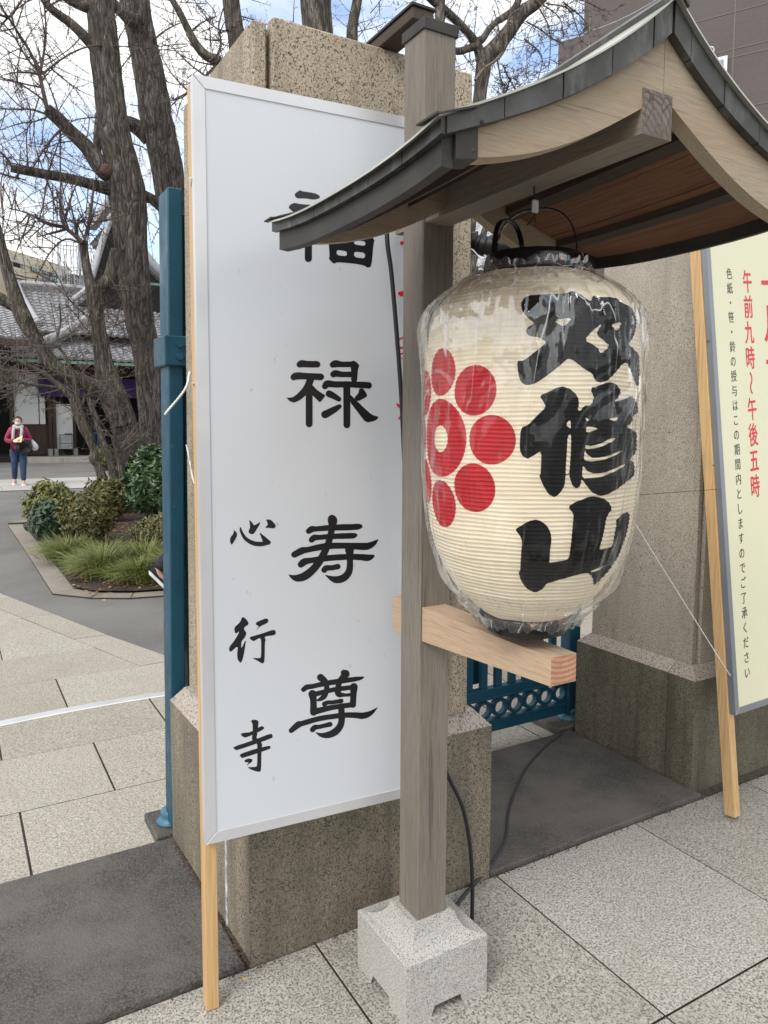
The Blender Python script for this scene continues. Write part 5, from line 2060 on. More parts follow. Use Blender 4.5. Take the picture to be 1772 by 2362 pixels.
trunk_mesh(mb, [(48, 712, 14), (25, 700, 15), (0, 688, 13), (-30, 670, 11)], YC - .1, n=16, amp=.14, seed=22)
mb.build('limb', M['bark'], tcx, smooth=True)
mb = MB()
l6, r6 = trunk_mesh(mb, [(214, 672, 14), (205, 640, 11), (199, 610, 10), (195, 580, 9), (193, 556, 10)], YC, n=16, amp=.12, seed=23)
mb.build('limb', M['bark'], tcx, smooth=True)
mb = MB()
trunk_mesh(mb, [(222, 672, 14), (240, 655, 14), (253, 638, 13), (260, 612, 13), (264, 590, 12), (266, 574, 8)], YC + .05, n=16, amp=.14, seed=24)
mb.build('limb', M['bark'], tcx, smooth=True)
for pts, r0, r1, kd in (
        ([(190, 558), (170, 540), (150, 522), (140, 490), (140, 440)], .040, .016, 7),
        ([(148, 524), (120, 520), (95, 510), (80, 500), (60, 490), (20, 480)], .022, .008, 8),
        ([(82, 508), (70, 530), (45, 550), (10, 556)], .014, .006, 5),
        ([(195, 552), (204, 520), (210, 480), (215, 440)], .028, .012, 6),
        ([(188, 560), (150, 552), (118, 580), (95, 620), (82, 650)], .018, .007, 7),
        ([(200, 560), (180, 520), (168, 500)], .016, .006, 4),
        ([(255, 640), (280, 690), (300, 750)], .016, .006, 9),
        ([(215, 740), (190, 720), (160, 690), (135, 640), (110, 600)], .014, .006, 6),
        ([(235, 790), (200, 760), (170, 720), (150, 700)], .014, .006, 6)):
    px_twig(tw, pts, YC - .1, r0, r1, lvl=1, kids=kd, L0=.6)
for _ in range(38):     # dense fine shoots between the trunks
    twig(tw, wpt(TR.uniform(225, 320), TR.uniform(650, 880), YC + TR.uniform(-.1, 1.2)), V(TR.gauss(.1, 1), TR.gauss(0, .3), TR.gauss(.2, 1)), TR.uniform(.3, .7), .007, 1, kids=2)
tw.build('twigs', M['twig'], tcx, kind='stuff')

# --- thin stemmed shrub tree in front of it
YS = 11.9
tsx = thing('multi_stem_tree', 'small grey stemmed bare tree with spreading thin branches over the shrubs', 'tree', (2.1, YS, 0), 'bare trees in the planting bed')
tw = MB()
for pts in ([(245, 1160, 13), (236, 1105, 11), (226, 1074, 10), (216, 1058, 11), (217, 1040, 9), (207, 1015, 9), (196, 996, 10), (186, 975, 9), (178, 955, 9), (172, 935, 9), (166, 918, 8), (150, 902, 7), (130, 885, 6), (100, 860, 5), (60, 840, 4), (10, 822, 3)],
            [(232, 1100, 8), (214, 1030, 8), (206, 1000, 8), (194, 975, 8), (187, 950, 8), (181, 925, 7), (176, 900, 6), (170, 870, 5), (150, 820, 4), (132, 790, 3), (140, 740, 2.4), (137, 700, 2)],
            [(268, 1160, 12), (262, 1100, 10), (256, 1069, 9), (248, 1040, 8), (238, 1020, 8), (230, 995, 7), (222, 966, 7), (213, 942, 6), (205, 915, 4), (215, 880, 3)],
            [(288, 1160, 11), (281, 1104, 9), (275, 1060, 8), (268, 1030, 7), (262, 1005, 6)],
            [(182, 945, 4), (192, 925, 4), (197, 910, 3)],
            [(165, 918, 5), (148, 897, 4), (100, 890, 3.4), (60, 885, 3), (20, 872, 2.4), (-10, 868, 2)]):
    mb = MB()
    P_, R__ = trunk_mesh(mb, pts, YS, n=12, amp=.08, per=7, seed=len(pts), freq=.6)
    mb.build('stem', M['bark_stem'], tsx, smooth=True)
    limb_twigs(tw, P_, R__, 9, .7, lvl=1, t0=.55, r0=.010)
for _ in range(34):
    twig(tw, wpt(TR.uniform(-10, 150), TR.uniform(800, 910), YS + TR.uniform(-.5, .9)), V(TR.gauss(-.6, .7), TR.gauss(0, .3), TR.gauss(.1, .5)), TR.uniform(.5, 1.0), .007, 1, kids=2, curl=.12)
for _ in range(10):
    twig(tw, wpt(TR.uniform(90, 230), TR.uniform(700, 880), YS + TR.uniform(-.5, .9)), V(TR.gauss(-.2, .7), TR.gauss(0, .3), TR.gauss(.3, .7)), TR.uniform(.4, .8), .007, 1, kids=2, curl=.12)
tw.build('twigs', M['twig_far'], tsx, kind='stuff')

# --- trees behind the pillar
YD = 9.5
for nm_, lab, specs, tws in (
        ('bare_tree', 'thick straight trunk standing behind the top of the tan pillar', [[(760, 1100, 46), (745, 500, 40), (735, 100, 36), (728, 0, 35), (722, -200, 33), (715, -400, 30)]], [(640, 790, 0, 120, 6)]),
        ('bare_tree', 'slender trunk just right of the thick one behind the pillar', [[(825, 1100, 20), (818, 500, 17), (812, 120, 14), (815, 50, 12), (824, 0, 11), (835, -120, 10)]], [(780, 900, 0, 120, 10)]),
        ('bare_tree', 'leaning trunk with a sweeping bent branch left above the pillar', [[(600, 1100, 30), (570, 500, 26), (548, 120, 20), (540, 60, 20), (533, 0, 19), (525, -150, 18)], [(540, 170, 10), (505, 142, 11), (475, 128, 11), (452, 102, 10), (432, 65, 9), (415, 30, 8), (398, 0, 7), (380, -40, 6)]], [(400, 560, -20, 190, 30)])):
    t_ = thing(nm_, lab, 'tree', (wpt(specs[0][0][0], 1000, YD)[0], YD, 0), 'bare trees behind the pillar')
    for k, s_ in enumerate(specs):
        mb = MB()
        P_, R__ = trunk_mesh(mb, s_, YD, n=28 if k == 0 else 14, amp=.12, per=9, seed=len(lab))
        mb.build('trunk' if k == 0 else 'limb', M['bark'], t_, smooth=True)
    tw = MB()
    for (xa, xb, ya_, yb2, n_) in tws:
        for _ in range(n_):
            twig(tw, wpt(TR.uniform(xa, xb), TR.uniform(ya_, yb2), YD + TR.uniform(-.5, 2)), V(TR.gauss(0, 1), TR.gauss(0, .3), TR.gauss(0, 1)), TR.uniform(.4, .8), .007, 1, kids=2, sc_=.8)
    if len(specs) > 1:
        px_twig(tw, [(505, 142), (490, 160), (470, 180), (455, 200), (430, 215), (400, 230)], YD, .022, .008, lvl=1, kids=7, L0=.5)
        px_twig(tw, [(500, 135), (510, 100), (505, 60), (515, 20)], YD, .018, .008, lvl=1, kids=6, L0=.5)
        px_twig(tw, [(440, 75), (455, 60), (480, 45), (500, 38)], YD, .012, .006, lvl=1, kids=4, L0=.4)
    tw.build('twigs', M['twig'], t_, kind='stuff')

YE = 8.2
te = thing('bare_tree', 'dark forked tree with mossy limbs between the post top and the small roof', 'tree', (wpt(1095, 1000, YE)[0], YE, 0), 'bare trees behind the pillar')
mb = MB()
trunk_mesh(mb, [(1010, 1150, 34), (1040, 800, 28), (1078, 500, 22), (1100, 270, 15), (1105, 240, 15), (1110, 200, 15), (1114, 165, 17), (1120, 135, 18), (1140, 112, 17), (1160, 90, 17), (1178, 68, 16), (1192, 45, 16), (1210, 25, 15), (1235, 8, 14), (1260, -15, 12), (1300, -60, 10)], YE, n=24, amp=.10, per=8, seed=31)
mb.build('trunk', M['bark'], te, smooth=True)
specs = [[(1112, 145, 13), (1105, 115, 12), (1093, 92, 10), (1075, 70, 9), (1058, 52, 9), (1040, 36, 9), (1020, 18, 9), (1000, 4, 8), (975, -20, 7)],
         [(1010, 190, 12), (1014, 90, 12), (1015, 30, 12), (1017, -10, 11), (1020, -60, 10)],
         [(1100, 98, 10), (1115, 88, 8), (1128, 68, 7), (1146, 50, 7), (1165, 38, 8), (1185, 22, 8), (1198, -5, 8), (1205, -50, 7)],
         [(1098, 106, 9), (1080, 112, 8), (1060, 118, 8), (1040, 114, 7), (1020, 108, 7)]]
tw = MB()
for k, s_ in enumerate(specs):
    mb = MB()
    P_, R__ = trunk_mesh(mb, s_, YE, n=14, amp=.09, per=7, seed=40 + k)
    mb.build('limb', M['bark'], te, smooth=True)
    limb_twigs(tw, P_, R__, 6, .5, lvl=1, r0=.008)
# pale climbing stem
px_twig(tw, [(1096, 185), (1115, 160), (1140, 142), (1158, 125), (1168, 100), (1168, 65), (1178, 35), (1200, 20)], YE - .25, .020, .012, lvl=1, kids=4, L0=.4)
for pts in ([(1148, 140), (1155, 180), (1165, 220)], [(1160, 150), (1180, 190), (1200, 215), (1228, 200)], [(1215, 50), (1250, 70), (1275, 90), (1300, 100)], [(1245, 20), (1265, 60), (1270, 110), (1262, 180)], [(1235, 0), (1290, 40), (1300, 90)], [(1260, 8), (1310, 20), (1330, 60), (1345, 120)], [(1265, -5), (1340, 0), (1400, 25), (1440, 10)],
            [(1210, 90), (1250, 130), (1240, 190)], [(1300, 5), (1350, 50), (1365, 110)], [(1175, 230), (1160, 210), (1178, 180)]):
    px_twig(tw, pts, YE - .1, .011, .005, lvl=1, kids=6, L0=.42)
for _ in range(60):
    twig(tw, wpt(TR.uniform(990, 1360), TR.uniform(-20, 240), YE + TR.uniform(-.3, 1.5)), V(TR.gauss(0, 1), TR.gauss(0, .3), TR.gauss(0, 1)), TR.uniform(.3, .6), .0055, 1, spur=.028, kids=2, sc_=.7)
tw.build('twigs', M['twig_far'], te, kind='stuff')
mb = MB()
c_ = wpt(1158, 232, YE)
trunk_mesh(mb, [(1158, 262, 5), (1160, 232, 8), (1150, 224, 7)], YE, n=10)
trunk_mesh(mb, [(1160, 235, 3), (1170, 205, 2.5), (1177, 180, 1.5)], YE, n=6)
mb.build('broken_limb', M['bark'], te)
t_ = thing('bare_tree', 'small slanting trunk seen under the roof beside the lantern hoop', 'tree', (wpt(1085, 1000, 9.0)[0], 9.0, 0), 'bare trees behind the pillar')
mb = MB()
trunk_mesh(mb, [(1060, 1100, 13), (1078, 700, 11), (1096, 585, 9), (1108, 560, 8), (1120, 525, 7), (1150, 420, 6)], 9.0, n=14, amp=.1)
mb.build('trunk', M['bark'], t_, smooth=True)

# ================================================================== SHRUBS AND GRASSES
LR = random.Random(77)


def bush(label, cpx, cpy, y, hw, hh, mat, nl, size, depth=None, holes=0, gz=None):
    """clipped shrub: shell and volume of leaf pairs over thin stems. size in metres, hw/hh in pixels"""
    c = wpt(cpx, cpy, y)
    dep = (c - C_) @ F_
    a, h = hw / FPX * dep, hh / FPX * dep
    dpt = depth or a * .8
    t_ = thing('shrub', label, 'shrub', (c[0], c[1], .02), 'shrubs in the planting bed')
    vs, fs = [], []
    hole = [V(LR.gauss(0, 1), LR.gauss(0, 1), LR.gauss(0, 1)) for _ in range(holes)]
    hole = [q / np.linalg.norm(q) for q in hole]
    for _ in range(nl):
        d = V(LR.gauss(0, 1), LR.gauss(0, 1), LR.gauss(0, 1))
        d /= np.linalg.norm(d)
        lump = .97 + .34 * mnoise.noise((d[0] * 1.9 + cpx, d[1] * 1.9, d[2] * 1.9)) + .24 * mnoise.noise((d[0] * 6 + cpx, d[1] * 6, d[2] * 6))
        if any(q @ d > .93 for q in hole) and LR.random() < .9:
            continue
        rr = lump * (1 - abs(LR.gauss(0, .20))) * (1.0 if LR.random() < .93 else LR.uniform(1.0, 1.14))
        p = c + V(d[0] * a, d[1] * dpt, d[2] * h) * rr
        if p[2] < .03:
            continue
        nrm = d * 1.0 + V(LR.gauss(0, .7), LR.gauss(0, .7), LR.gauss(.35, .6))
        nrm /= np.linalg.norm(nrm)
        ax = np.cross(nrm, V(LR.gauss(0, 1), LR.gauss(0, 1), LR.gauss(0, 1)))
        ax /= np.linalg.norm(ax) + 1e-9
        bx = np.cross(nrm, ax)
        s_ = size * LR.uniform(.45, 1.45)
        o = len(vs)
        vs += [p - ax * s_, p + bx * s_ * .42 - nrm * s_ * .08, p + ax * s_, p - bx * s_ * .42 - nrm * s_ * .08]
        fs.append((o, o + 1, o + 2, o + 3))
    mb = MB()
    mb.add(vs, fs)
    mb.build('foliage', mat, t_, kind='stuff')
    mb = MB()
    for _ in range(16):
        d = V(LR.gauss(0, .6), LR.gauss(0, .6), 1)
        d /= np.linalg.norm(d)
        b0 = V(c[0] + LR.gauss(0, .05), c[1] + LR.gauss(0, .05), 0)
        e_ = c + V(d[0] * a, d[1] * dpt, d[2] * h) * .85
        mb.tube([b0, (b0 + e_) / 2 + V(LR.gauss(0, .04), 0, 0), e_], [.012, .008, .004], 5)
    mb.build('stems', M['bark_stem'], t_)
    return t_


bush('round azalea shrub with yellowish leaves at the left corner of the bed', 117, 1162, 10.8, 56, 52, M['leaf_yel'], 5200, .030, holes=4)
bush('low blue green plant at the foot of the yellowish azalea', 108, 1200, 10.2, 40, 42, M['leaf_blue'], 1500, .042)
bush('rounded speckled azalea in front of the forked trunk', 250, 1150, 11.6, 64, 52, M['leaf_mixed'], 5600, .030)
bush('low clipped azalea dome in the middle front of the bed', 200, 1190, 9.7, 66, 58, M['leaf_mixed'], 6800, .025)
bush('dense dark green large leaved shrub beside the blue post', 352, 1110, 10.6, 62, 82, M['leaf_dark'], 5200, .050)
bush('small speckled azalea low behind the blue post', 372, 1228, 8.7, 66, 44, M['leaf_mixed'], 4600, .022)
bush('moss green round shrub far back by the temple step', 246, 1054, 24.0, 26, 27, M['leaf_moss'], 2600, .05)


def grass_clump(label, x, y, R0, Hh, n):
    t_ = thing('grass_clump', label, 'grass', (x, y, .02), 'clumps of arching grass along the kerb')
    mb = MB()
    vs, fs = [], []
    for _ in range(n):
        a = LR.uniform(0, 2 * math.pi)
        b0 = V(x, y, .02) + V(math.cos(a), math.sin(a), 0) * abs(LR.gauss(0, .35)) * R0
        out_ = V(math.cos(a + LR.gauss(0, .5)), math.sin(a + LR.gauss(0, .5)), 0)
        Lb = Hh * LR.uniform(.7, 1.5)
        bend = LR.uniform(.3, 1.0)
        sd_ = np.cross(out_, V(0, 0, 1)) * LR.uniform(.0028, .0062)
        k = 5
        o = len(vs)
        for i in range(k + 1):
            t = i / k
            p = b0 + out_ * Lb * bend * t ** 1.6 * .9 + V(0, 0, Lb * (t - bend * .75 * t * t) * .9)
            p[2] = max(p[2], .035)
            w_ = (1 - t) ** .6
            vs += [p - sd_ * w_, p + sd_ * w_ + V(0, 0, .001)]
        for i in range(k):
            fs.append((o + 2 * i, o + 2 * i + 1, o + 2 * i + 3, o + 2 * i + 2))
    mb.add(vs, fs)
    return mb.build('blades', M['grass'], t_, kind='stuff')


gc = [(1.08, 8.5, .32, .30, 1900, 'arching sedge clump at the left bend of the bed'), (1.22, 7.5, .30, .30, 2200, 'sedge clump at the front left corner of the bed'), (1.48, 7.10, .32, .30, 2400, 'broad sedge clump in the middle of the front kerb'),
      (1.80, 7.15, .33, .32, 2400, 'yellow green sedge clump right beside the walking shoe'), (1.66, 7.7, .32, .34, 2000, 'sedge clump in the second row of the bed'), (1.36, 8.1, .28, .30, 1500, 'sedge clump below the azalea dome'), (2.15, 7.2, .33, .32, 1500, 'sedge clump hidden mostly behind the blue post')]
for x, y, R0, Hh, n_, lab in gc:
    grass_clump(lab, x + LR.uniform(-.04, .04), y, R0, Hh * LR.uniform(.85, 1.1), int(n_ * .62))
# strap leaved plant
t_ = thing('strap_leaf_plant', 'plant with long arching strap leaves among the fallen leaves', 'plant', (2.0, 9.3, .02))
mb = MB()
for k in range(16):
    a = LR.uniform(0, 6.28)
    out_ = V(math.cos(a), math.sin(a), 0)
    sd_ = V(-out_[1], out_[0], 0) * .014
    Lb = LR.uniform(.3, .5)
    vs, fs = [], []
    for i in range(7):
        t = i / 6
        p = V(2.0, 9.3, .02) + out_ * Lb * t + V(0, 0, Lb * (1.1 * t - 1.0 * t * t))
        vs += [p - sd_ * (1 - t ** 2), p + sd_ * (1 - t ** 2)]
    for i in range(6):
        fs.append((2 * i, 2 * i + 1, 2 * i + 3, 2 * i + 2))
    m1 = MB()
    m1.add(vs, fs)
    m1.build('strap_leaf', M['leaf_dark'], t_)
# litter
mb = MB()
for _ in range(4200):
    x, y = LR.uniform(.95, 4.2), LR.uniform(6.7, 14)
    if x > 1.0 + (y - 6.7) * .9 + 1.6 or (x < 1.0 and y > 11.8):
        continue
    a = LR.uniform(0, 6.28)
    s_ = LR.uniform(.012, .032)
    z_ = .026 + LR.uniform(0, .012)
    q = [V(math.cos(a + k * math.pi / 2), math.sin(a + k * math.pi / 2), LR.uniform(-.3, .5)) * s_ * (1 if k % 2 else .6) for k in range(4)]
    mb.add([V(x, y, z_) + e_ for e_ in q], [(0, 1, 2, 3)])
tag(mb.build('leaf_litter', M['litter']), 'brown fallen leaves scattered over the planting bed', 'fallen leaves', kind='stuff')
mb = MB()
for (px, py) in ((170, 1350), (205, 1290), (262, 1310), (254, 1368), (240, 1385), (200, 1363), (480, 2215), (565, 2262), (300, 1370), (140, 1336)):
    p = onz(px, py, .034 if py < 1400 else .008)
    a = LR.uniform(0, 6.28)
    q = [V(math.cos(a + k * 1.05), math.sin(a + k * 1.05), LR.uniform(-.1, .3)) * LR.uniform(.012, .022) * (1 if py < 1400 else .35) for k in range(6)]
    mb.add([p + V(0, 0, .004)] + [p + V(0, 0, .004) + e_ for e_ in q], [(0, k + 1, (k + 1) % 6 + 1) for k in range(6)])
tag(mb.build('ginkgo_leaves', plain('yellow_fallen_leaf', (.55, .36, .07), .7)), 'few yellow fallen ginkgo leaves on the kerb and path', 'fallen leaves', kind='stuff')
# dirt and debris gathered along the pillar foot
mb = MB()
for _ in range(1300):
    if LR.random() < .6:
        q_ = LR.random()
        p = V(.666 - .022 * q_ - abs(LR.gauss(0, .011)), 1.87 + .73 * q_, .017)
    else:
        p = V(LR.uniform(-1, 4.2), 1.868 + LR.gauss(0, .008), .002)
    s_ = LR.uniform(.0007, .0026)
    mb.box(p - V(s_, s_, 0), p + V(s_, s_ * .6, s_ * .7))
tag(mb.build('debris', plain('brown_debris', (.075, .05, .035), .9, var=.5, sc_=80)), 'brown crumbs of debris along the foot of the pillar', 'debris', kind='stuff')
mb = MB()
tw_ = [onz(418, 2170, .018), onz(430, 2176, .020), onz(442, 2180, .018)]
mb.tube(tw_, .0012, 5)
mb.tube([tw_[1], onz(437, 2170, .02)], .0009, 5)
tag(mb.build('twig', M['twig']), 'tiny dry twig lying on the dark threshold stone', 'twig')

# ================================================================== TEMPLE


def tile_roof(mb, O, U, W, nu, nv, wave=.045, step=.03, per=5):
    """O corner at eave, U along eave, W up the slope; pan tile waves across, laps up the slope"""
    O, U, W = map(lambda q: V(*q), (O, U, W))
    n_ = np.cross(U, W)
    n_ /= np.linalg.norm(n_)
    if n_[2] < 0:
        n_ = -n_
    ns = nu * per + 1
    vs = []
    for j in range(nv):
        for e_ in (0, 1):
            for i in range(ns):
                s = i / (ns - 1)
                ph = (i % per) / per
                h = wave * (math.cos(2 * math.pi * ph) * .5 + .5) ** 1.5
                t = (j + e_) / nv
                vs.append(O + U * s + W * t + n_ * (h + step * (1 - e_)) + V(0, 0, -.25 * t * (1 - t)))
    fs = []
    for r in range(2 * nv - 1):
        for i in range(ns - 1):
            a = r * ns + i
            fs.append((a, a + 1, a + ns + 1, a + ns))
    # eave edge thickness
    o = len(vs)
    for i in range(ns):
        vs.append(V(*vs[i]) - n_ * .10)
    for i in range(ns - 1):
        fs.append((i, o + i, o + i + 1, i + 1))
    mb.add(vs, fs)


tm = thing('temple_hall', 'temple hall with silver tiled double roofs, white plaster walls and purple curtain', 'building', (4, 32, 0))


def part_box(name, mat, parent, a, b_, bev=0, label=None):
    mb = MB()
    mb.box(a, b_, bev=bev)
    return mb.build(name, mat, parent, label=label)


YT = 31.5
for (xa, xb) in ((2.5, 3.6), (3.6, 4.75), (4.75, 5.9), (5.9, 7.1), (7.1, 8.3)):
    part_box('step_stone', M['stone_step'], tm, (xa + .006, 29.3, -.02), (xb - .006, 30.9, .17), bev=.01)
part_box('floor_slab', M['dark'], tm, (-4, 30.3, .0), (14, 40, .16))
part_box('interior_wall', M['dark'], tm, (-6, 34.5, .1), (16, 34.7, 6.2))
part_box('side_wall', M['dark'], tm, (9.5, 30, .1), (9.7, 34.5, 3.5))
for (xa, xb, za, zb, lab) in ((2.24, 3.07, 1.36, 3.3, 'tall white plaster panel high on the left'), (3.11, 3.30, 1.36, 2.5, 'narrow white plaster strip'), (3.68, 4.27, .40, 2.13, 'white sliding door panel')):
    p_ = part_box('plaster_panel', M['plaster'], tm, (xa, YT + .04, za), (xb, YT + .10, zb), label=lab)
for x_, wd in ((2.13, .12), (3.45, .13), (3.60, .12), (4.33, .08), (5.9, .16), (7.6, .16), (1.0, .14), (-.6, .14)):
    part_box('post', M['temple_wood'], tm, (x_ - wd / 2, YT - .1, .16), (x_ + wd / 2, YT + .12, 3.4))
    part_box('post_base', M['stone_step'], tm, (x_ - wd * .8, YT - .2, .16), (x_ + wd * .8, YT + .2, .42))
part_box('lintel', M['temple_wood'], tm, (-4, YT - .12, 3.25), (12, YT + .14, 3.5))
part_box('wainscot', M['temple_wood'], tm, (2.2, YT + .02, .2), (3.4, YT + .09, 1.34))
part_box('curtain', M['purple'], tm, (3.05, YT - .20, 2.40), (8.5, YT - .17, 3.15))
for (x_, z_) in ((4.25, 2.95), (4.37, 2.87)):
    mb = MB()
    mb.lathe((x_, YT - .205, z_), [(.05, 0), (.05, .005)], 10)
    mb.box((x_ - .045, YT - .207, z_ - .05), (x_ + .045, YT - .202, z_ + .05))
    mb.build('curtain_crest', M['plaster'], tm)
# lower pent roof
mb = MB()
tile_roof(mb, (2.0, 28.9, 3.72), (12, 0, -.1), (0, 2.7, 1.05), 46, 9)
mb.build('lower_roof_tiles', M['tile'], tm, kind='stuff')
mb = MB()
mb.box((2.0, 28.85, 3.50), (14, 28.93, 3.60))
mb.build('gutter', M['copper_green'], tm)
for k in range(28):
    mb = MB()
    mb.box((2.2 + k * .38, 28.95, 3.42), (2.27 + k * .38, 31.4, 3.52))
    mb.build('rafter', M['temple_wood'], tm)
mb = MB()
mb.tube(catmull([(1.85, 28.7, 3.95), (2.2, 28.95, 3.98), (2.9, 29.6, 4.25), (3.9, 30.6, 4.8), (4.9, 31.6, 5.5), (5.5, 32.3, 6.1)], 6), .11, 10)
mb.build('hip_ridge', M['tile_ridge'], tm, smooth=True)
mb = MB()
mb.tube(catmull([(2.9, 29.5, 4.12), (3.9, 30.5, 4.62), (4.9, 31.5, 5.3), (5.5, 32.2, 5.9)], 6), .16, 8)
mb.build('hip_ridge_stack', M['tile_dark'], tm)
# main roof
mb = MB()
tile_roof(mb, (-6.5, 28.3, 4.25), (9.3, 0, 0), (0, 4.8, 1.9), 34, 16)
mb.build('main_roof_tiles', M['tile'], tm, kind='stuff')
mb = MB()
tile_roof(mb, (2.6, 30.6, 4.75), (5.5, 0, 0), (0, 3.4, 1.95), 22, 14)
mb.build('upper_roof_tiles', M['tile'], tm, kind='stuff')
part_box('main_ridge', M['tile_dark'], tm, (2.6, 33.9, 6.55), (6.2, 34.3, 6.92))
mb = MB()
mb.tube([(2.5, 34.1, 7.0), (6.2, 34.1, 7.0)], .12, 8)
mb.build('ridge_cap_tiles', M['tile_ridge'], tm)
mb = MB()
mb.tube(catmull([(2.62, 33.9, 6.95), (2.78, 32.9, 6.2), (2.98, 31.8, 5.5), (3.1, 31.0, 5.05)], 6), .16, 10)
mb.build('verge_ridge', M['tile_ridge'], tm, smooth=True)
part_box('eave_board', M['temple_wood'], tm, (-6.5, 28.32, 4.0), (2.75, 28.42, 4.2))
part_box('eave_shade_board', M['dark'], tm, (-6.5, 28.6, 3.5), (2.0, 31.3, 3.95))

# gabled porch roof to the right, seen between the trunks
YG = 32.6
gbl = thing('temple_porch', 'steep gabled temple porch roof with heavy white ridge tiles behind the trunks', 'building', (8, YG, 0))
apex = ony(262, 478, YG)
mb = MB()
lft = [ony(*q, YG) for q in ((262, 500), (240, 560), (222, 620), (205, 668), (170, 700))]
rgt = [ony(*q, YG) for q in ((262, 500), (300, 545), (340, 600), (378, 640), (450, 690))]
poly = lft[::-1] + rgt[1:]
base_z = ony(300, 800, YG)[2]
poly = [V(poly[0][0], YG, base_z)] + poly + [V(poly[-1][0], YG, base_z)]
mb.prism([p + V(0, .35, -.25) for p in poly], (0, .3, 0))
mb.build('gable_wall', M['dark'], gbl)
for side_, L_ in (('left', lft), ('right', rgt)):
    for k, off in enumerate((0, .42)):
        mb = MB()
        mb.tube([p + V(0, off, .15 + .0 * k) for p in catmull(L_, 5)], .17 if side_ == 'right' else .11, 10)
        mb.build('verge_ridge', M['tile_ridge'], gbl, smooth=True)
    if side_ == 'left':
        continue
    # tiles running back
    vs, fs = [], []
    Lp = catmull(L_, 8)
    nback = 12
    for j, p in enumerate(Lp):
        for i in range(nback * 4 + 1):
            h = .05 * (1 if i % 4 in (0, 1) else 0)
            vs.append(p + V(0, .2 + i * .12, .05 + h + (.05 if j % 2 else 0)))
    w_ = nback * 4 + 1
    for j in range(len(Lp) - 1):
        for i in range(w_ - 1):
            fs.append((j * w_ + i, j * w_ + i + 1, (j + 1) * w_ + i + 1, (j + 1) * w_ + i))
    mb = MB()
    mb.add(vs, fs)
    mb.build('roof_tiles', M['tile'], gbl, kind='stuff')
mb = MB()
a_p = apex + V(0, -.1, 0)
for (dx, dz, r_) in ((0, .05, .28), (-.1, .35, .16), (.12, .38, .15), (0, .55, .12), (-.2, .1, .14), (.22, .08, .14), (0, .75, .08)):
    mb.ball(a_p + V(dx, 0, dz), (r_, r_ * .6, r_), 10)
mb.build('ridge_end_ornament', M['tile_dark'], gbl, smooth=True)
mb = MB()
mb.box(tuple(apex + V(-.16, 0, .15)), tuple(apex + V(.16, 5, .5)))
mb.build('main_ridge', M['tile_ridge'], gbl)
e1 = ony(340, 640, YG)
part_box('eave_gutter', M['copper_green'], gbl, (e1[0], YG - .3, ony(360, 656, YG)[2] - .09), (e1[0] + 3, YG - .15, ony(360, 656, YG)[2]))
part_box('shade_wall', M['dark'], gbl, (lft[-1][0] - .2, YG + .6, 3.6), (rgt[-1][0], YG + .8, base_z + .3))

# far wing glimpsed right of the tan pillar
YW = 20.0
wg = thing('temple_wing', 'temple wing with white tile roof and red column glimpsed beside the lantern top', 'building', (15.5, YW, 0))
q0, q1 = ony(1060, 625, YW), ony(1230, 560, YW)
mb = MB()
tile_roof(mb, (q0[0] - 1.5, YW, q0[2] + .15), (6.5, 0, .1), (0, 5.0, 3.2), 22, 16, wave=.09)
mb.build('roof_tiles', M['tile_ridge'], wg, kind='stuff')
part_box('gutter', M['copper_green'], wg, (q0[0] - 1.6, YW - .1, q0[2] - .02), (q0[0] + 5.2, YW, q0[2] + .10))
q2 = ony(1148, 590, YW - 1)
part_box('red_column', plain('red_column_paint', (.22, .045, .03), .6), wg, (q2[0] - .13, YW - 1.1, .0), (q2[0] + .13, YW - .9, ony(1148, 545, YW - 1)[2]))
part_box('wall', M['temple_wood'], wg, (q0[0] - 1.2, YW + .6, 0), (q0[0] + 5, YW + .8, q0[2] + .0))

# small rack with trays in front of the white door panel
rk = thing('tray_rack', 'small dark two tier rack with a tray before the white temple door', 'rack', (3.98, YT - .35, .16))
for i in (0, 1):
    for j in (0, 1):
        part_box('leg', M['frame_dark'], rk, (3.74 + .44 * i, YT - .5 + .3 * j, .3), (3.755 + .44 * i, YT - .485 + .3 * j, .96))
part_box('shelf', M['frame_dark'], rk, (3.73, YT - .51, .94), (4.205, YT - .17, .965))
part_box('shelf', M['frame_dark'], rk, (3.74, YT - .5, .62), (4.19, YT - .18, .64))
part_box('tray', plain('brown_tray', (.12, .06, .05), .6), rk, (3.93, YT - .45, .966), (4.17, YT - .2, 1.01))

# ================================================================== BEIGE BUILDING FAR BEHIND
bb = thing('beige_building', 'beige flat roofed building with dark framed windows far behind the temple roof', 'building', (5, 70, 0))
bd = V(.7064, .7078, 0)
bn = V(.7078, -.7064, 0)     # facing the street side
P0 = ony(18, 575, 70.0)
top_z = P0[2]


def bb_on(px, py):
    return onp(px, py, V(*P0), bn)


def bb_box(name, mat, s0, s1, z0, z1, d0, d1, parent=bb):
    c = P0 + bd * (s0 + s1) / 2 + bn * (d0 + d1) / 2
    c = V(c[0], c[1], (z0 + z1) / 2)
    mb = MB()
    mb.obox(c, bd, bn, V(0, 0, 1), (abs(s1 - s0) / 2, abs(d1 - d0) / 2, abs(z1 - z0) / 2))
    return mb.build(name, mat, parent)


def S_(px, py):
    h = bb_on(px, py)
    return (h - P0) @ bd, h[2]


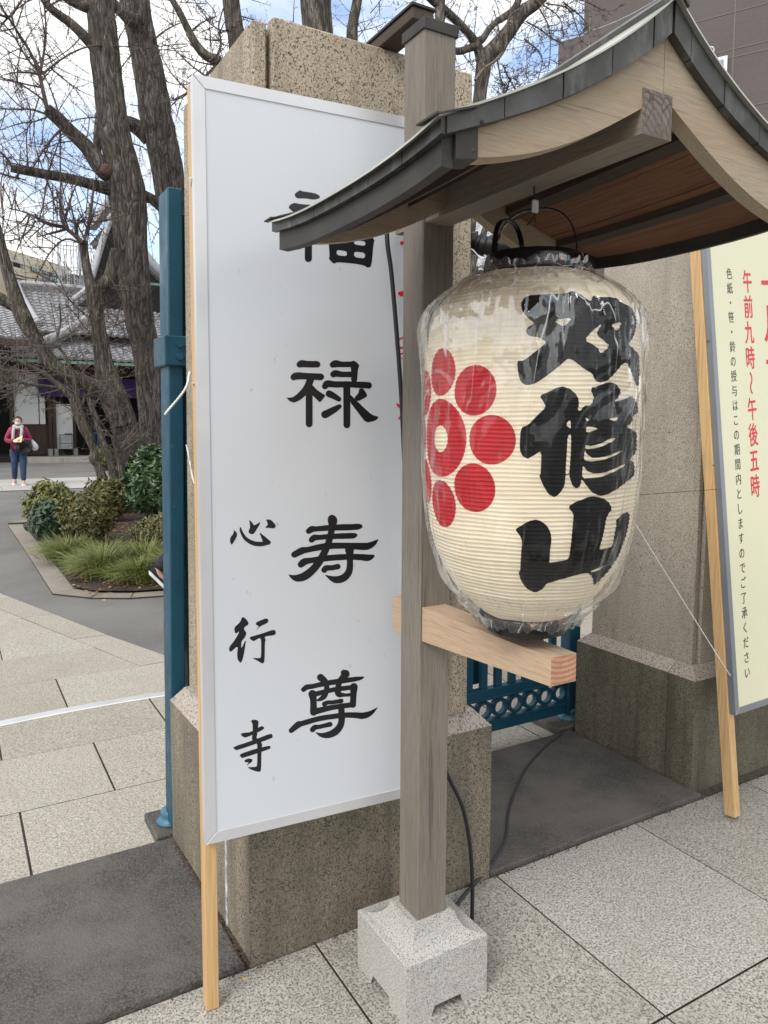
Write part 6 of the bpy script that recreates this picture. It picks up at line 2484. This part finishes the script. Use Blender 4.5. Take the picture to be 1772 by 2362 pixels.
s_end = S_(158, 640)[0]
bb_box('wall', M['beige_wall'], -14, s_end, 0, top_z - .9, -8, 0)
bb_box('parapet', M['beige_pale'], -14.1, s_end + .1, top_z - .9, top_z, -8.1, .08)
for (pa_, pb_, nmul) in (((70, 604), (88, 632), 3), ((97, 612), (108, 637), 2), ((113, 618), (143, 655), 6)):
    s0, z1_ = S_(*pa_)
    s1, z0_ = S_(*pb_)
    z1_ = S_((pa_[0] + pb_[0]) / 2, pa_[1] + 3)[1]
    z0_ = S_((pa_[0] + pb_[0]) / 2, pb_[1] - 4)[1]
    wn_ = bb_box('window_frame', M['frame_dark'], s0, s1, z0_, z1_, 0, .06)
    for k in range(nmul):
        a, c = s0 + (s1 - s0) * k / nmul + .06, s0 + (s1 - s0) * (k + 1) / nmul - .06
        zm = z0_ + (z1_ - z0_) * .66
        bb_box('pane', M['glass'], a, c, z0_ + .08, zm - .04, .061, .08, wn_)
        bb_box('pane', M['glass'], a, c, zm + .04, z1_ - .08, .061, .08, wn_)
s0, s1 = S_(96, 625)[0], S_(114, 640)[0]
bb_box('grey_cladding', M['grey_panel'], s0, s1 + 6.5, S_(110, 660)[1], S_(100, 612)[1], -.05, .03)
s0, s1 = S_(24, 600)[0], S_(52, 610)[0]
bb_box('recess', M['grey_panel'], s0, s1, S_(30, 668)[1], S_(30, 593)[1], -.05, .04)
bb_box('recess_opening', M['dark'], S_(30, 610)[0], S_(46, 620)[0], S_(38, 620)[1], S_(38, 600)[1], .04, .05)
bb_box('balcony_rail', M['beige_pale'], s0, s1, S_(38, 633)[1], S_(38, 618)[1], .05, .2)
bb_box('balcony_slab', M['beige_pale'], s0 - .1, s1 + .1, S_(38, 642)[1], S_(38, 636)[1], .0, .35)

cg = thing('rooftop_frame', 'round openwork steel frame rising beyond the temple roof ridge', 'steel frame', (11, 66, 0))
for (cpx, top, bot, hwp) in ((158, 562, 690, 24), (206, 568, 690, 22)):
    c0 = ony(cpx, top, 66)
    c1 = ony(cpx, bot, 66)
    r_ = hwp / FPX * ((c0 - C_) @ F_)
    for zf_ in (1.0, .93, .55, .2):
        z_ = c1[2] + (c0[2] - c1[2]) * zf_
        mb = MB()
        mb.tube([(c0[0] + r_ * math.cos(a), 66 + r_ * math.sin(a), z_) for a in np.linspace(0, 2 * math.pi, 25)], .035, 5, cap=False)
        mb.build('hoop', M['steel'], cg)
    for k in range(10):
        a = 2 * math.pi * k / 10
        mb = MB()
        mb.tube([(c0[0] + r_ * math.cos(a), 66 + r_ * math.sin(a), c1[2] - 6), (c0[0] + r_ * math.cos(a), 66 + r_ * math.sin(a), c0[2])], .04, 5)
        mb.tube([(c0[0] + r_ * math.cos(a), 66 + r_ * math.sin(a), c1[2] + .5), (c0[0] + r_ * math.cos(a + .63), 66 + r_ * math.sin(a + .63), c0[2] - .5)], .025, 4)
        mb.build('upright', M['steel'], cg)
pl_ = ony(180, 640, 68)
part_box('tank_deck', M['grey_panel'], cg, (pl_[0] - 1.2, 67, 2), (pl_[0] + 3.2, 70, pl_[2]))

# ================================================================== BROWN TILED BUILDING, RIGHT
br = thing('brown_building', 'brown tiled building with a small white framed window at the upper right', 'building', (19, 20, 0))
wd_ = V(-.4522, .8919, 0)          # along the wall, receding
wn_ = V(-.8919, -.4522, 0)         # facing the street
Q0 = ony(1347, 60, 20.0)


def q_on(px, py):
    h = onp(px, py, V(*Q0), wn_) - Q0
    return h @ wd_, h[2] + Q0[2]


def q_box(name, mat, s0, s1, z0, z1, d0, d1, parent=br):
    c = Q0 + wd_ * (s0 + s1) / 2 + wn_ * (d0 + d1) / 2
    mb = MB()
    mb.obox((0, 0, 0), (1, 0, 0), (0, 1, 0), (0, 0, 1), (abs(s1 - s0) / 2, abs(d1 - d0) / 2, abs(z1 - z0) / 2))
    o = mb.build(name, mat)
    ang = math.atan2(wd_[1], wd_[0])
    o.rotation_euler = (0, 0, ang)
    o.location = (c[0], c[1], (z0 + z1) / 2)
    if parent is not None:
        o.parent = parent
        o.location = (c[0] - parent.location[0], c[1] - parent.location[1], (z0 + z1) / 2)
    return o


sl, zl = q_on(1288, 97)
q_box('wall', M['brown'], -22, 0, 0, 30, -6, 0)
q_box('lower_wall', M['brown'], 0.01, sl, 0, zl, -6, -.02)
for zz2 in (q_on(1602, 52)[1], q_on(1500, 160)[1], q_on(1700, 250)[1], q_on(1700, 130)[1]):
    q_box('joint_line', M['brown_joint'], -21.9, -.1, zz2 - .015, zz2 + .015, .0, .012)
for px_ in (1360, 1525, 1693):
    s0 = q_on(px_, 100)[0]
    q_box('joint_line', M['brown_joint'], s0 - .02, s0 + .02, .1, 29, .0, .010)
sa, za = q_on(1645, 137)
sb, zb_ = q_on(1680, 127)
sc2, zc = q_on(1662, 230)
fr = q_box('window', M['alu'], sb, sa + .3, zc - .3, zb_ - .05, 0, .12)
q_box('pane', M['glass'], sb + .1, sa + .2, zc - .2, zb_ - .15, .121, .14, None)
o_ = bpy.data.objects['pane'] if False else COL.objects[-1]
o_.parent = br
o_.location = (o_.location[0] - br.location[0], o_.location[1] - br.location[1], o_.location[2])
mb = MB()
ctr_ = Q0 + wd_ * q_on(1642, 122)[0] + wn_ * .15
ctr_ = V(ctr_[0], ctr_[1], q_on(1642, 122)[1])
mb.tube([ctr_ + wd_ * .09 * math.cos(a) + V(0, 0, .12 * math.sin(a)) for a in np.linspace(0, 6.28, 15)], .02, 5, cap=False)
mb.build('vent_hood', M['alu'], br)
pw0, pw1 = ony(1250, 98, 15), ony(1560, -30, 15)
mb = MB()
mb.tube([pw0 + (pw1 - pw0) * t + V(0, 0, -.25 * math.sin(math.pi * t)) for t in np.linspace(-.6, 1.3, 16)], .012, 5)
tag(mb.build('overhead_wire', plain('pale_wire', (.35, .38, .42), .6)), 'pale overhead wire crossing before the brown building', 'wire')

# ================================================================== PEOPLE


def skin_body(name, verts, edges, root, mat, parent, sub=2, kind=None, label=None):
    """verts: (x, y, z, rx, ry)"""
    me = bpy.data.meshes.new(name)
    off = V(*parent.location) if parent is not None else V(0, 0, 0)
    me.from_pydata([tuple(V(*v[:3]) - off) for v in verts], edges, [])
    o = bpy.data.objects.new(name, me)
    COL.objects.link(o)
    mod = o.modifiers.new('skin', 'SKIN')
    mod.use_smooth_shade = True
    for i, v in enumerate(verts):
        me.skin_vertices[0].data[i].radius = (v[3], v[4] if len(v) > 4 else v[3])
        me.skin_vertices[0].data[i].use_root = (i == root)
    s2_ = o.modifiers.new('sub', 'SUBSURF')
    s2_.levels = s2_.render_levels = sub
    bpy.context.view_layer.update()
    dg = bpy.context.evaluated_depsgraph_get()
    m2 = bpy.data.meshes.new_from_object(o.evaluated_get(dg))
    bpy.data.objects.remove(o)
    o = bpy.data.objects.new(name, m2)
    m2.materials.clear()
    m2.materials.append(mat)
    m2.polygons.foreach_set('use_smooth', [True] * len(m2.polygons))
    COL.objects.link(o)
    if parent is not None:
        o.parent = parent
    if label:
        o['label'] = label
    return o


M['skin'] = plain('skin', (.50, .31, .22), .6, var=.04)
M['hair'] = plain('black_hair', (.012, .010, .010), .5)
M['jacket'] = plain('magenta_padded_jacket', (.24, .008, .055), .55, var=.25, sc_=9, bump=.004)
M['jeans'] = plain('blue_jeans', (.018, .04, .10), .8, var=.3, sc_=10)
M['scarf'] = plain('pale_scarf', (.45, .42, .45), .85, var=.1, sc_=30)
M['mask'] = plain('white_mask', (.80, .79, .77), .7, var=.02)
M['bag'] = plain('navy_bag', (.010, .011, .02), .6)
M['tote'] = plain('white_tote', (.55, .56, .60), .7)
M['paper_y'] = plain('pale_yellow_paper', (.75, .72, .40), .7, var=.04)
M['shoe'] = plain('pale_pink_shoe', (.55, .48, .50), .6)
M['sole'] = plain('white_sole', (.75, .75, .73), .6)
M['dark_cloth'] = plain('dark_clothing', (.010, .012, .02), .8)
M['navy'] = plain('navy_shoe_mesh', (.012, .015, .035), .7, var=.3, sc_=60)


class Pose:
    """local figure frame: x right of the figure's front view, y forward, z up"""

    def __init__(s, origin, heading, scale):
        s.o = V(*origin)
        s.c, s.s = math.cos(heading), math.sin(heading)
        s.k = scale

    def __call__(s, x, y, z):
        return V(s.o[0] + s.k * (x * s.c - y * s.s), s.o[1] + s.k * (x * s.s + y * s.c), s.o[2] + s.k * z)


def figure(t_, T, J, mats, shoe_mats, jacket_w=1.25):
    """J: joint positions in local metres for a 1.6 m figure"""
    k = T.k
    names = [n_ for n_ in J if not n_.startswith('pitch')]
    R0 = dict(pelvis=.105, belly=.105, chest=.12, neck=.05, head0=.055, head=.085, head1=.07, shL=.05, shR=.05, elL=.04, elR=.04, wrL=.026, wrR=.026, haL=.03, haR=.03, hiL=.085, hiR=.085, knL=.058, knR=.058, anL=.038, anR=.038, toL=.035, toR=.035)
    E = [('pelvis', 'belly'), ('belly', 'chest'), ('chest', 'neck'), ('neck', 'head0'), ('head0', 'head'), ('head', 'head1'), ('chest', 'shL'), ('chest', 'shR'), ('shL', 'elL'), ('shR', 'elR'), ('elL', 'wrL'), ('elR', 'wrR'), ('wrL', 'haL'), ('wrR', 'haR'),
         ('pelvis', 'hiL'), ('pelvis', 'hiR'), ('hiL', 'knL'), ('hiR', 'knR'), ('knL', 'anL'), ('knR', 'anR'), ('anL', 'toL'), ('anR', 'toR')]
    vs = [(*T(*J[n_]), R0[n_] * k) for n_ in names]
    ix = {n_: i for i, n_ in enumerate(names)}
    body_ = skin_body('body', vs, [(ix[a], ix[b_]) for a, b_ in E], ix['pelvis'], M['skin'], t_)

    def shell(nm_, keys, edges, rad, mat):
        vv = [(*T(*J[n_]), rad[n_] * k) for n_ in keys]
        jx = {n_: i for i, n_ in enumerate(keys)}
        return skin_body(nm_, vv, [(jx[a], jx[b_]) for a, b_ in edges], 0, mat, t_)
    w_ = jacket_w
    shell('jacket', ['belly', 'pelvis', 'chest', 'neck', 'shL', 'shR', 'elL', 'elR', 'wrL', 'wrR'], [('pelvis', 'belly'), ('belly', 'chest'), ('chest', 'neck'), ('chest', 'shL'), ('chest', 'shR'), ('shL', 'elL'), ('shR', 'elR'), ('elL', 'wrL'), ('elR', 'wrR')],
          dict(belly=.155 * w_, pelvis=.150 * w_, chest=.145 * w_, neck=.065 * w_, shL=.075 * w_, shR=.075 * w_, elL=.062 * w_, elR=.062 * w_, wrL=.042 * w_, wrR=.042 * w_), mats[0])
    shell('trousers', ['pelvis', 'hiL', 'hiR', 'knL', 'knR', 'anL', 'anR'], [('pelvis', 'hiL'), ('pelvis', 'hiR'), ('hiL', 'knL'), ('hiR', 'knR'), ('knL', 'anL'), ('knR', 'anR')],
          dict(pelvis=.13, hiL=.105, hiR=.105, knL=.078, knR=.078, anL=.058, anR=.058), mats[1])
    # hands with fingers
    for sd_ in 'LR':
        h, wv = V(*J['ha' + sd_]), V(*J['wr' + sd_])
        d = h - wv
        d /= np.linalg.norm(d)
        sx = np.cross(d, V(0, 0, 1))
        sx /= np.linalg.norm(sx) + 1e-9
        for f_ in range(5):
            o_f = (f_ - 1.5) * .016 if f_ < 4 else .03
            ln = (.06, .07, .065, .05, .045)[f_]
            a = h + sx * o_f - d * (.0 if f_ < 4 else .03)
            m_ = a + d * ln * .5 + V(0, 0, -.004) + (sx * .012 if f_ == 4 else 0)
            e_ = a + d * ln + V(0, 0, -.016) + (sx * .016 if f_ == 4 else 0)
            mb = MB()
            mb.tube([T(*a), T(*m_), T(*e_)], [.009 * k, .008 * k, .006 * k], 6)
            mb.build('finger', M['skin'], body_, smooth=True)
    for sd_ in 'LR':
        an, to = V(*J['an' + sd_]), V(*J['to' + sd_])
        d = to - an
        d[2] = 0
        d /= np.linalg.norm(d)
        pt = J.get('pitch' + sd_, 0)
        base = an + V(0, 0, -.075)

        def fp(u, x, z):
            q = d * u
            zz3 = z + math.sin(pt) * u * -1
            sx = V(-d[1], d[0], 0)
            return T(*(base + q * math.cos(pt) + sx * x + V(0, 0, zz3)))
        mb = MB()
        prof_ = [(-.07, .033, .07), (-.05, .038, .085), (0, .038, .085), (.05, .042, .065), (.11, .045, .05), (.16, .036, .04), (.18, .02, .03)]
        vs = []
        for u, hw_, h_ in prof_:
            vs += [fp(u, -hw_, .012), fp(u, -hw_ * .75, h_), fp(u, hw_ * .75, h_), fp(u, hw_, .012)]
        fs = [(i * 4 + q, i * 4 + (q + 1) % 4, (i + 1) * 4 + (q + 1) % 4, (i + 1) * 4 + q) for i in range(len(prof_) - 1) for q in range(4)]
        fs += [(0, 1, 2, 3), tuple(len(vs) - 4 + q for q in range(4))[::-1]]
        mb.add(vs, fs)
        sh_ = mb.build('shoe', shoe_mats[0], t_, smooth=True)
        mb = MB()
        vs = []
        for u, hw_, h_ in prof_:
            u2 = u * 1.05
            vs += [fp(u2, -hw_ * 1.12, -.012), fp(u2, -hw_ * 1.12, .022), fp(u2, hw_ * 1.12, .022), fp(u2, hw_ * 1.12, -.012)]
        mb.add(vs, fs)
        mb.build('sole', shoe_mats[1], sh_)
    return body_


woman = thing('person', 'woman in magenta padded jacket, white mask and grey scarf reading a yellow paper', 'person', tuple(V(1.44, 19.4, 0)))
# she faces the street; x to her left seen from front
T = Pose((1.44, 19.4, 0), math.pi - .06, 1.0)
J = dict(pelvis=(0, 0, .86), belly=(0, .01, 1.0), chest=(0, .0, 1.20), neck=(0, .01, 1.345), head0=(0, .02, 1.40), head=(0, .035, 1.47), head1=(0, .04, 1.54),
         shL=(-.155, 0, 1.27), shR=(.155, 0, 1.27), elL=(-.24, .02, 1.03), elR=(.25, .02, 1.03), wrL=(-.08, .22, 1.05), wrR=(.09, .23, 1.03), haL=(-.03, .27, 1.06), haR=(.04, .28, 1.04),
         hiL=(-.085, 0, .82), hiR=(.085, 0, .82), knL=(-.08, .06, .45), knR=(.10, -.02, .46), anL=(-.075, .10, .085), anR=(.105, -.16, .12), toL=(-.075, .25, .05), toR=(.11, -.02, .06), pitchR=.35)
figure(woman, T, J, (M['jacket'], M['jeans']), (M['shoe'], M['sole']), 1.12)
mb = MB()
mb.ball(T(0, .005, 1.505), (.096, .10, .098), 16)
hair = mb.build('hair', M['hair'], woman, smooth=True)
mb = MB()
mb.ball(T(0, .070, 1.470), (.072, .064, .082), 16)
face = mb.build('face', M['skin'], woman, smooth=True)
for sx_ in (-1, 1):
    mb = MB()
    mb.ball(T(.027 * sx_, .118, 1.492), (.011, .004, .006), 8)
    mb.build('eye', M['hair'], face)
    mb = MB()
    mb.ball(T(.092 * sx_, .03, 1.475), (.012, .02, .028), 8)
    mb.build('ear', M['skin'], face)
mb = MB()
mb.ball(T(0, .125, 1.47), (.011, .014, .018), 8)
mb.build('nose', M['skin'], face)
mb = MB()
mb.ball(T(0, .085, 1.440), (.066, .052, .042), 14)
mb.build('face_mask', M['mask'], woman, smooth=True)
mb = MB()
mb.tube(catmull([T(.085, .05, 1.36), T(0, .11, 1.325), T(-.085, .05, 1.36), T(0, -.06, 1.385), T(.085, .05, 1.36)], 6), .042, 10)
mb.tube(catmull([T(.075, .08, 1.36), T(.10, .155, 1.24), T(.11, .165, 1.10), T(.125, .15, 1.01)], 5), [.036] * 16, 8)
mb.tube(catmull([T(-.07, .09, 1.36), T(-.075, .155, 1.25), T(-.055, .17, 1.12)], 5), [.034] * 11, 8)
mb.build('scarf', M['scarf'], woman, smooth=True)
pap = thing('folded_paper', 'pale yellow folded paper held in both hands by the woman', 'paper', tuple(T(0, .3, 1.06)))
mb = MB()
P_ = [T(-.085, .27, 1.155), T(.11, .27, 1.04), T(.10, .33, 1.00), T(-.055, .33, 1.005)]
mb.prism(P_, (0, 0, .006))
P_ = [T(-.085, .30, 1.15), T(-.055, .34, 1.005), T(-.045, .34, .99), T(-.075, .27, 1.10)]
mb.prism(P_, (0, 0, .005))
mb.build('sheet', M['paper_y'], pap)
bagt = thing('shoulder_bag', 'navy shoulder bag hanging at the hip of the woman', 'bag', tuple(T(-.12, .12, .9)))
mb = MB()
mb.obox(T(-.11, .17, .88), T(1, .1, 0) - T(0, 0, 0), T(-.1, 1, 0) - T(0, 0, 0), (0, 0, 1), (.16, .07, .15), bev=.05)
mb.build('bag_body', M['bag'], bagt, smooth=True)
mb = MB()
mb.tube(catmull([T(-.05, .2, .98), T(.02, .17, 1.15), T(.11, .09, 1.33)], 5), .012, 6)
mb.build('strap', M['bag'], bagt)
tot = thing('tote_bag', 'white cloth tote bag hanging behind the elbow of the woman', 'bag', tuple(T(-.3, 0, .9)))
mb = MB()
mb.tube(catmull([T(-.25, .02, 1.06), T(-.29, .01, .98), T(-.335, .0, .89), T(-.36, 0, .80)], 5), [.03, .035, .04, .05, .055, .06, .066, .07, .074, .078, .08, .08, .075, .065, .05, .03], 10)
mb.build('bag_body', M['tote'], tot, smooth=True)

# walker half hidden behind the blue post; only the rear shoe shows
wk = thing('person', 'walker hidden by the pillar, only a dark trainer with white sole showing', 'person', (2.0, 6.62, 0))
T2 = Pose((1.93, 6.62, 0), -math.pi / 2, 1.04)
J2 = dict(pelvis=(0, 0, .90), belly=(0, .01, 1.05), chest=(0, .02, 1.26), neck=(0, .03, 1.41), head0=(0, .04, 1.46), head=(0, .05, 1.54), head1=(0, .05, 1.61),
          shL=(-.16, .02, 1.33), shR=(.16, .02, 1.33), elL=(-.22, .08, 1.08), elR=(.22, -.08, 1.08), wrL=(-.2, .2, .9), wrR=(.2, -.02, .86), haL=(-.2, .24, .86), haR=(.2, 0, .80),
          hiL=(-.085, 0, .86), hiR=(.085, 0, .86), knL=(-.08, .22, .50), knR=(.09, -.10, .50), anL=(-.075, .28, .09), anR=(.09, -.40, .205), toL=(-.075, .42, .05), toR=(.09, -.33, .09), pitchR=.85)
figure(wk, T2, J2, (M['dark_cloth'], M['dark_cloth']), (M['navy'], M['sole']))
mb = MB()
mb.ball(T2(0, .03, 1.57), (.10, .10, .11), 14)
mb.build('hair', M['hair'], wk, smooth=True)

# two visitors in the dark doorway
for (xp, lab, hd) in ((4.95, 'visitor in dark clothes standing in the temple doorway, left one', .3), (5.75, 'visitor in dark jacket with red collar in the temple doorway, right one', -.4)):
    v_ = thing('person', lab, 'person', (xp, 30.6, .17))
    Tv = Pose((xp, 30.6, .17), hd, 1.06)
    Jv = dict(J2)
    Jv.update(knL=(-.08, .03, .48), knR=(.09, .0, .48), anL=(-.085, .0, .085), anR=(.09, 0, .085), toL=(-.09, .14, .05), toR=(.09, .14, .05), pitchR=0, elR=(.24, -.02, 1.08), wrR=(.16, .18, 1.05), haR=(.1, .22, 1.07))
    figure(v_, Tv, Jv, (M['dark_cloth'], M['jeans']), (M['dark_cloth'], M['dark_cloth']))
    mb = MB()
    mb.ball(Tv(0, .03, 1.57), (.10, .10, .11), 14)
    mb.build('hair', M['hair'], v_, smooth=True)
    if xp > 5.5:
        mb = MB()
        mb.tube([Tv(.09, .05, 1.42), Tv(0, .10, 1.39), Tv(-.09, .05, 1.42)], .03, 8)
        mb.build('collar', plain('red_collar', (.4, .02, .04), .7), v_)
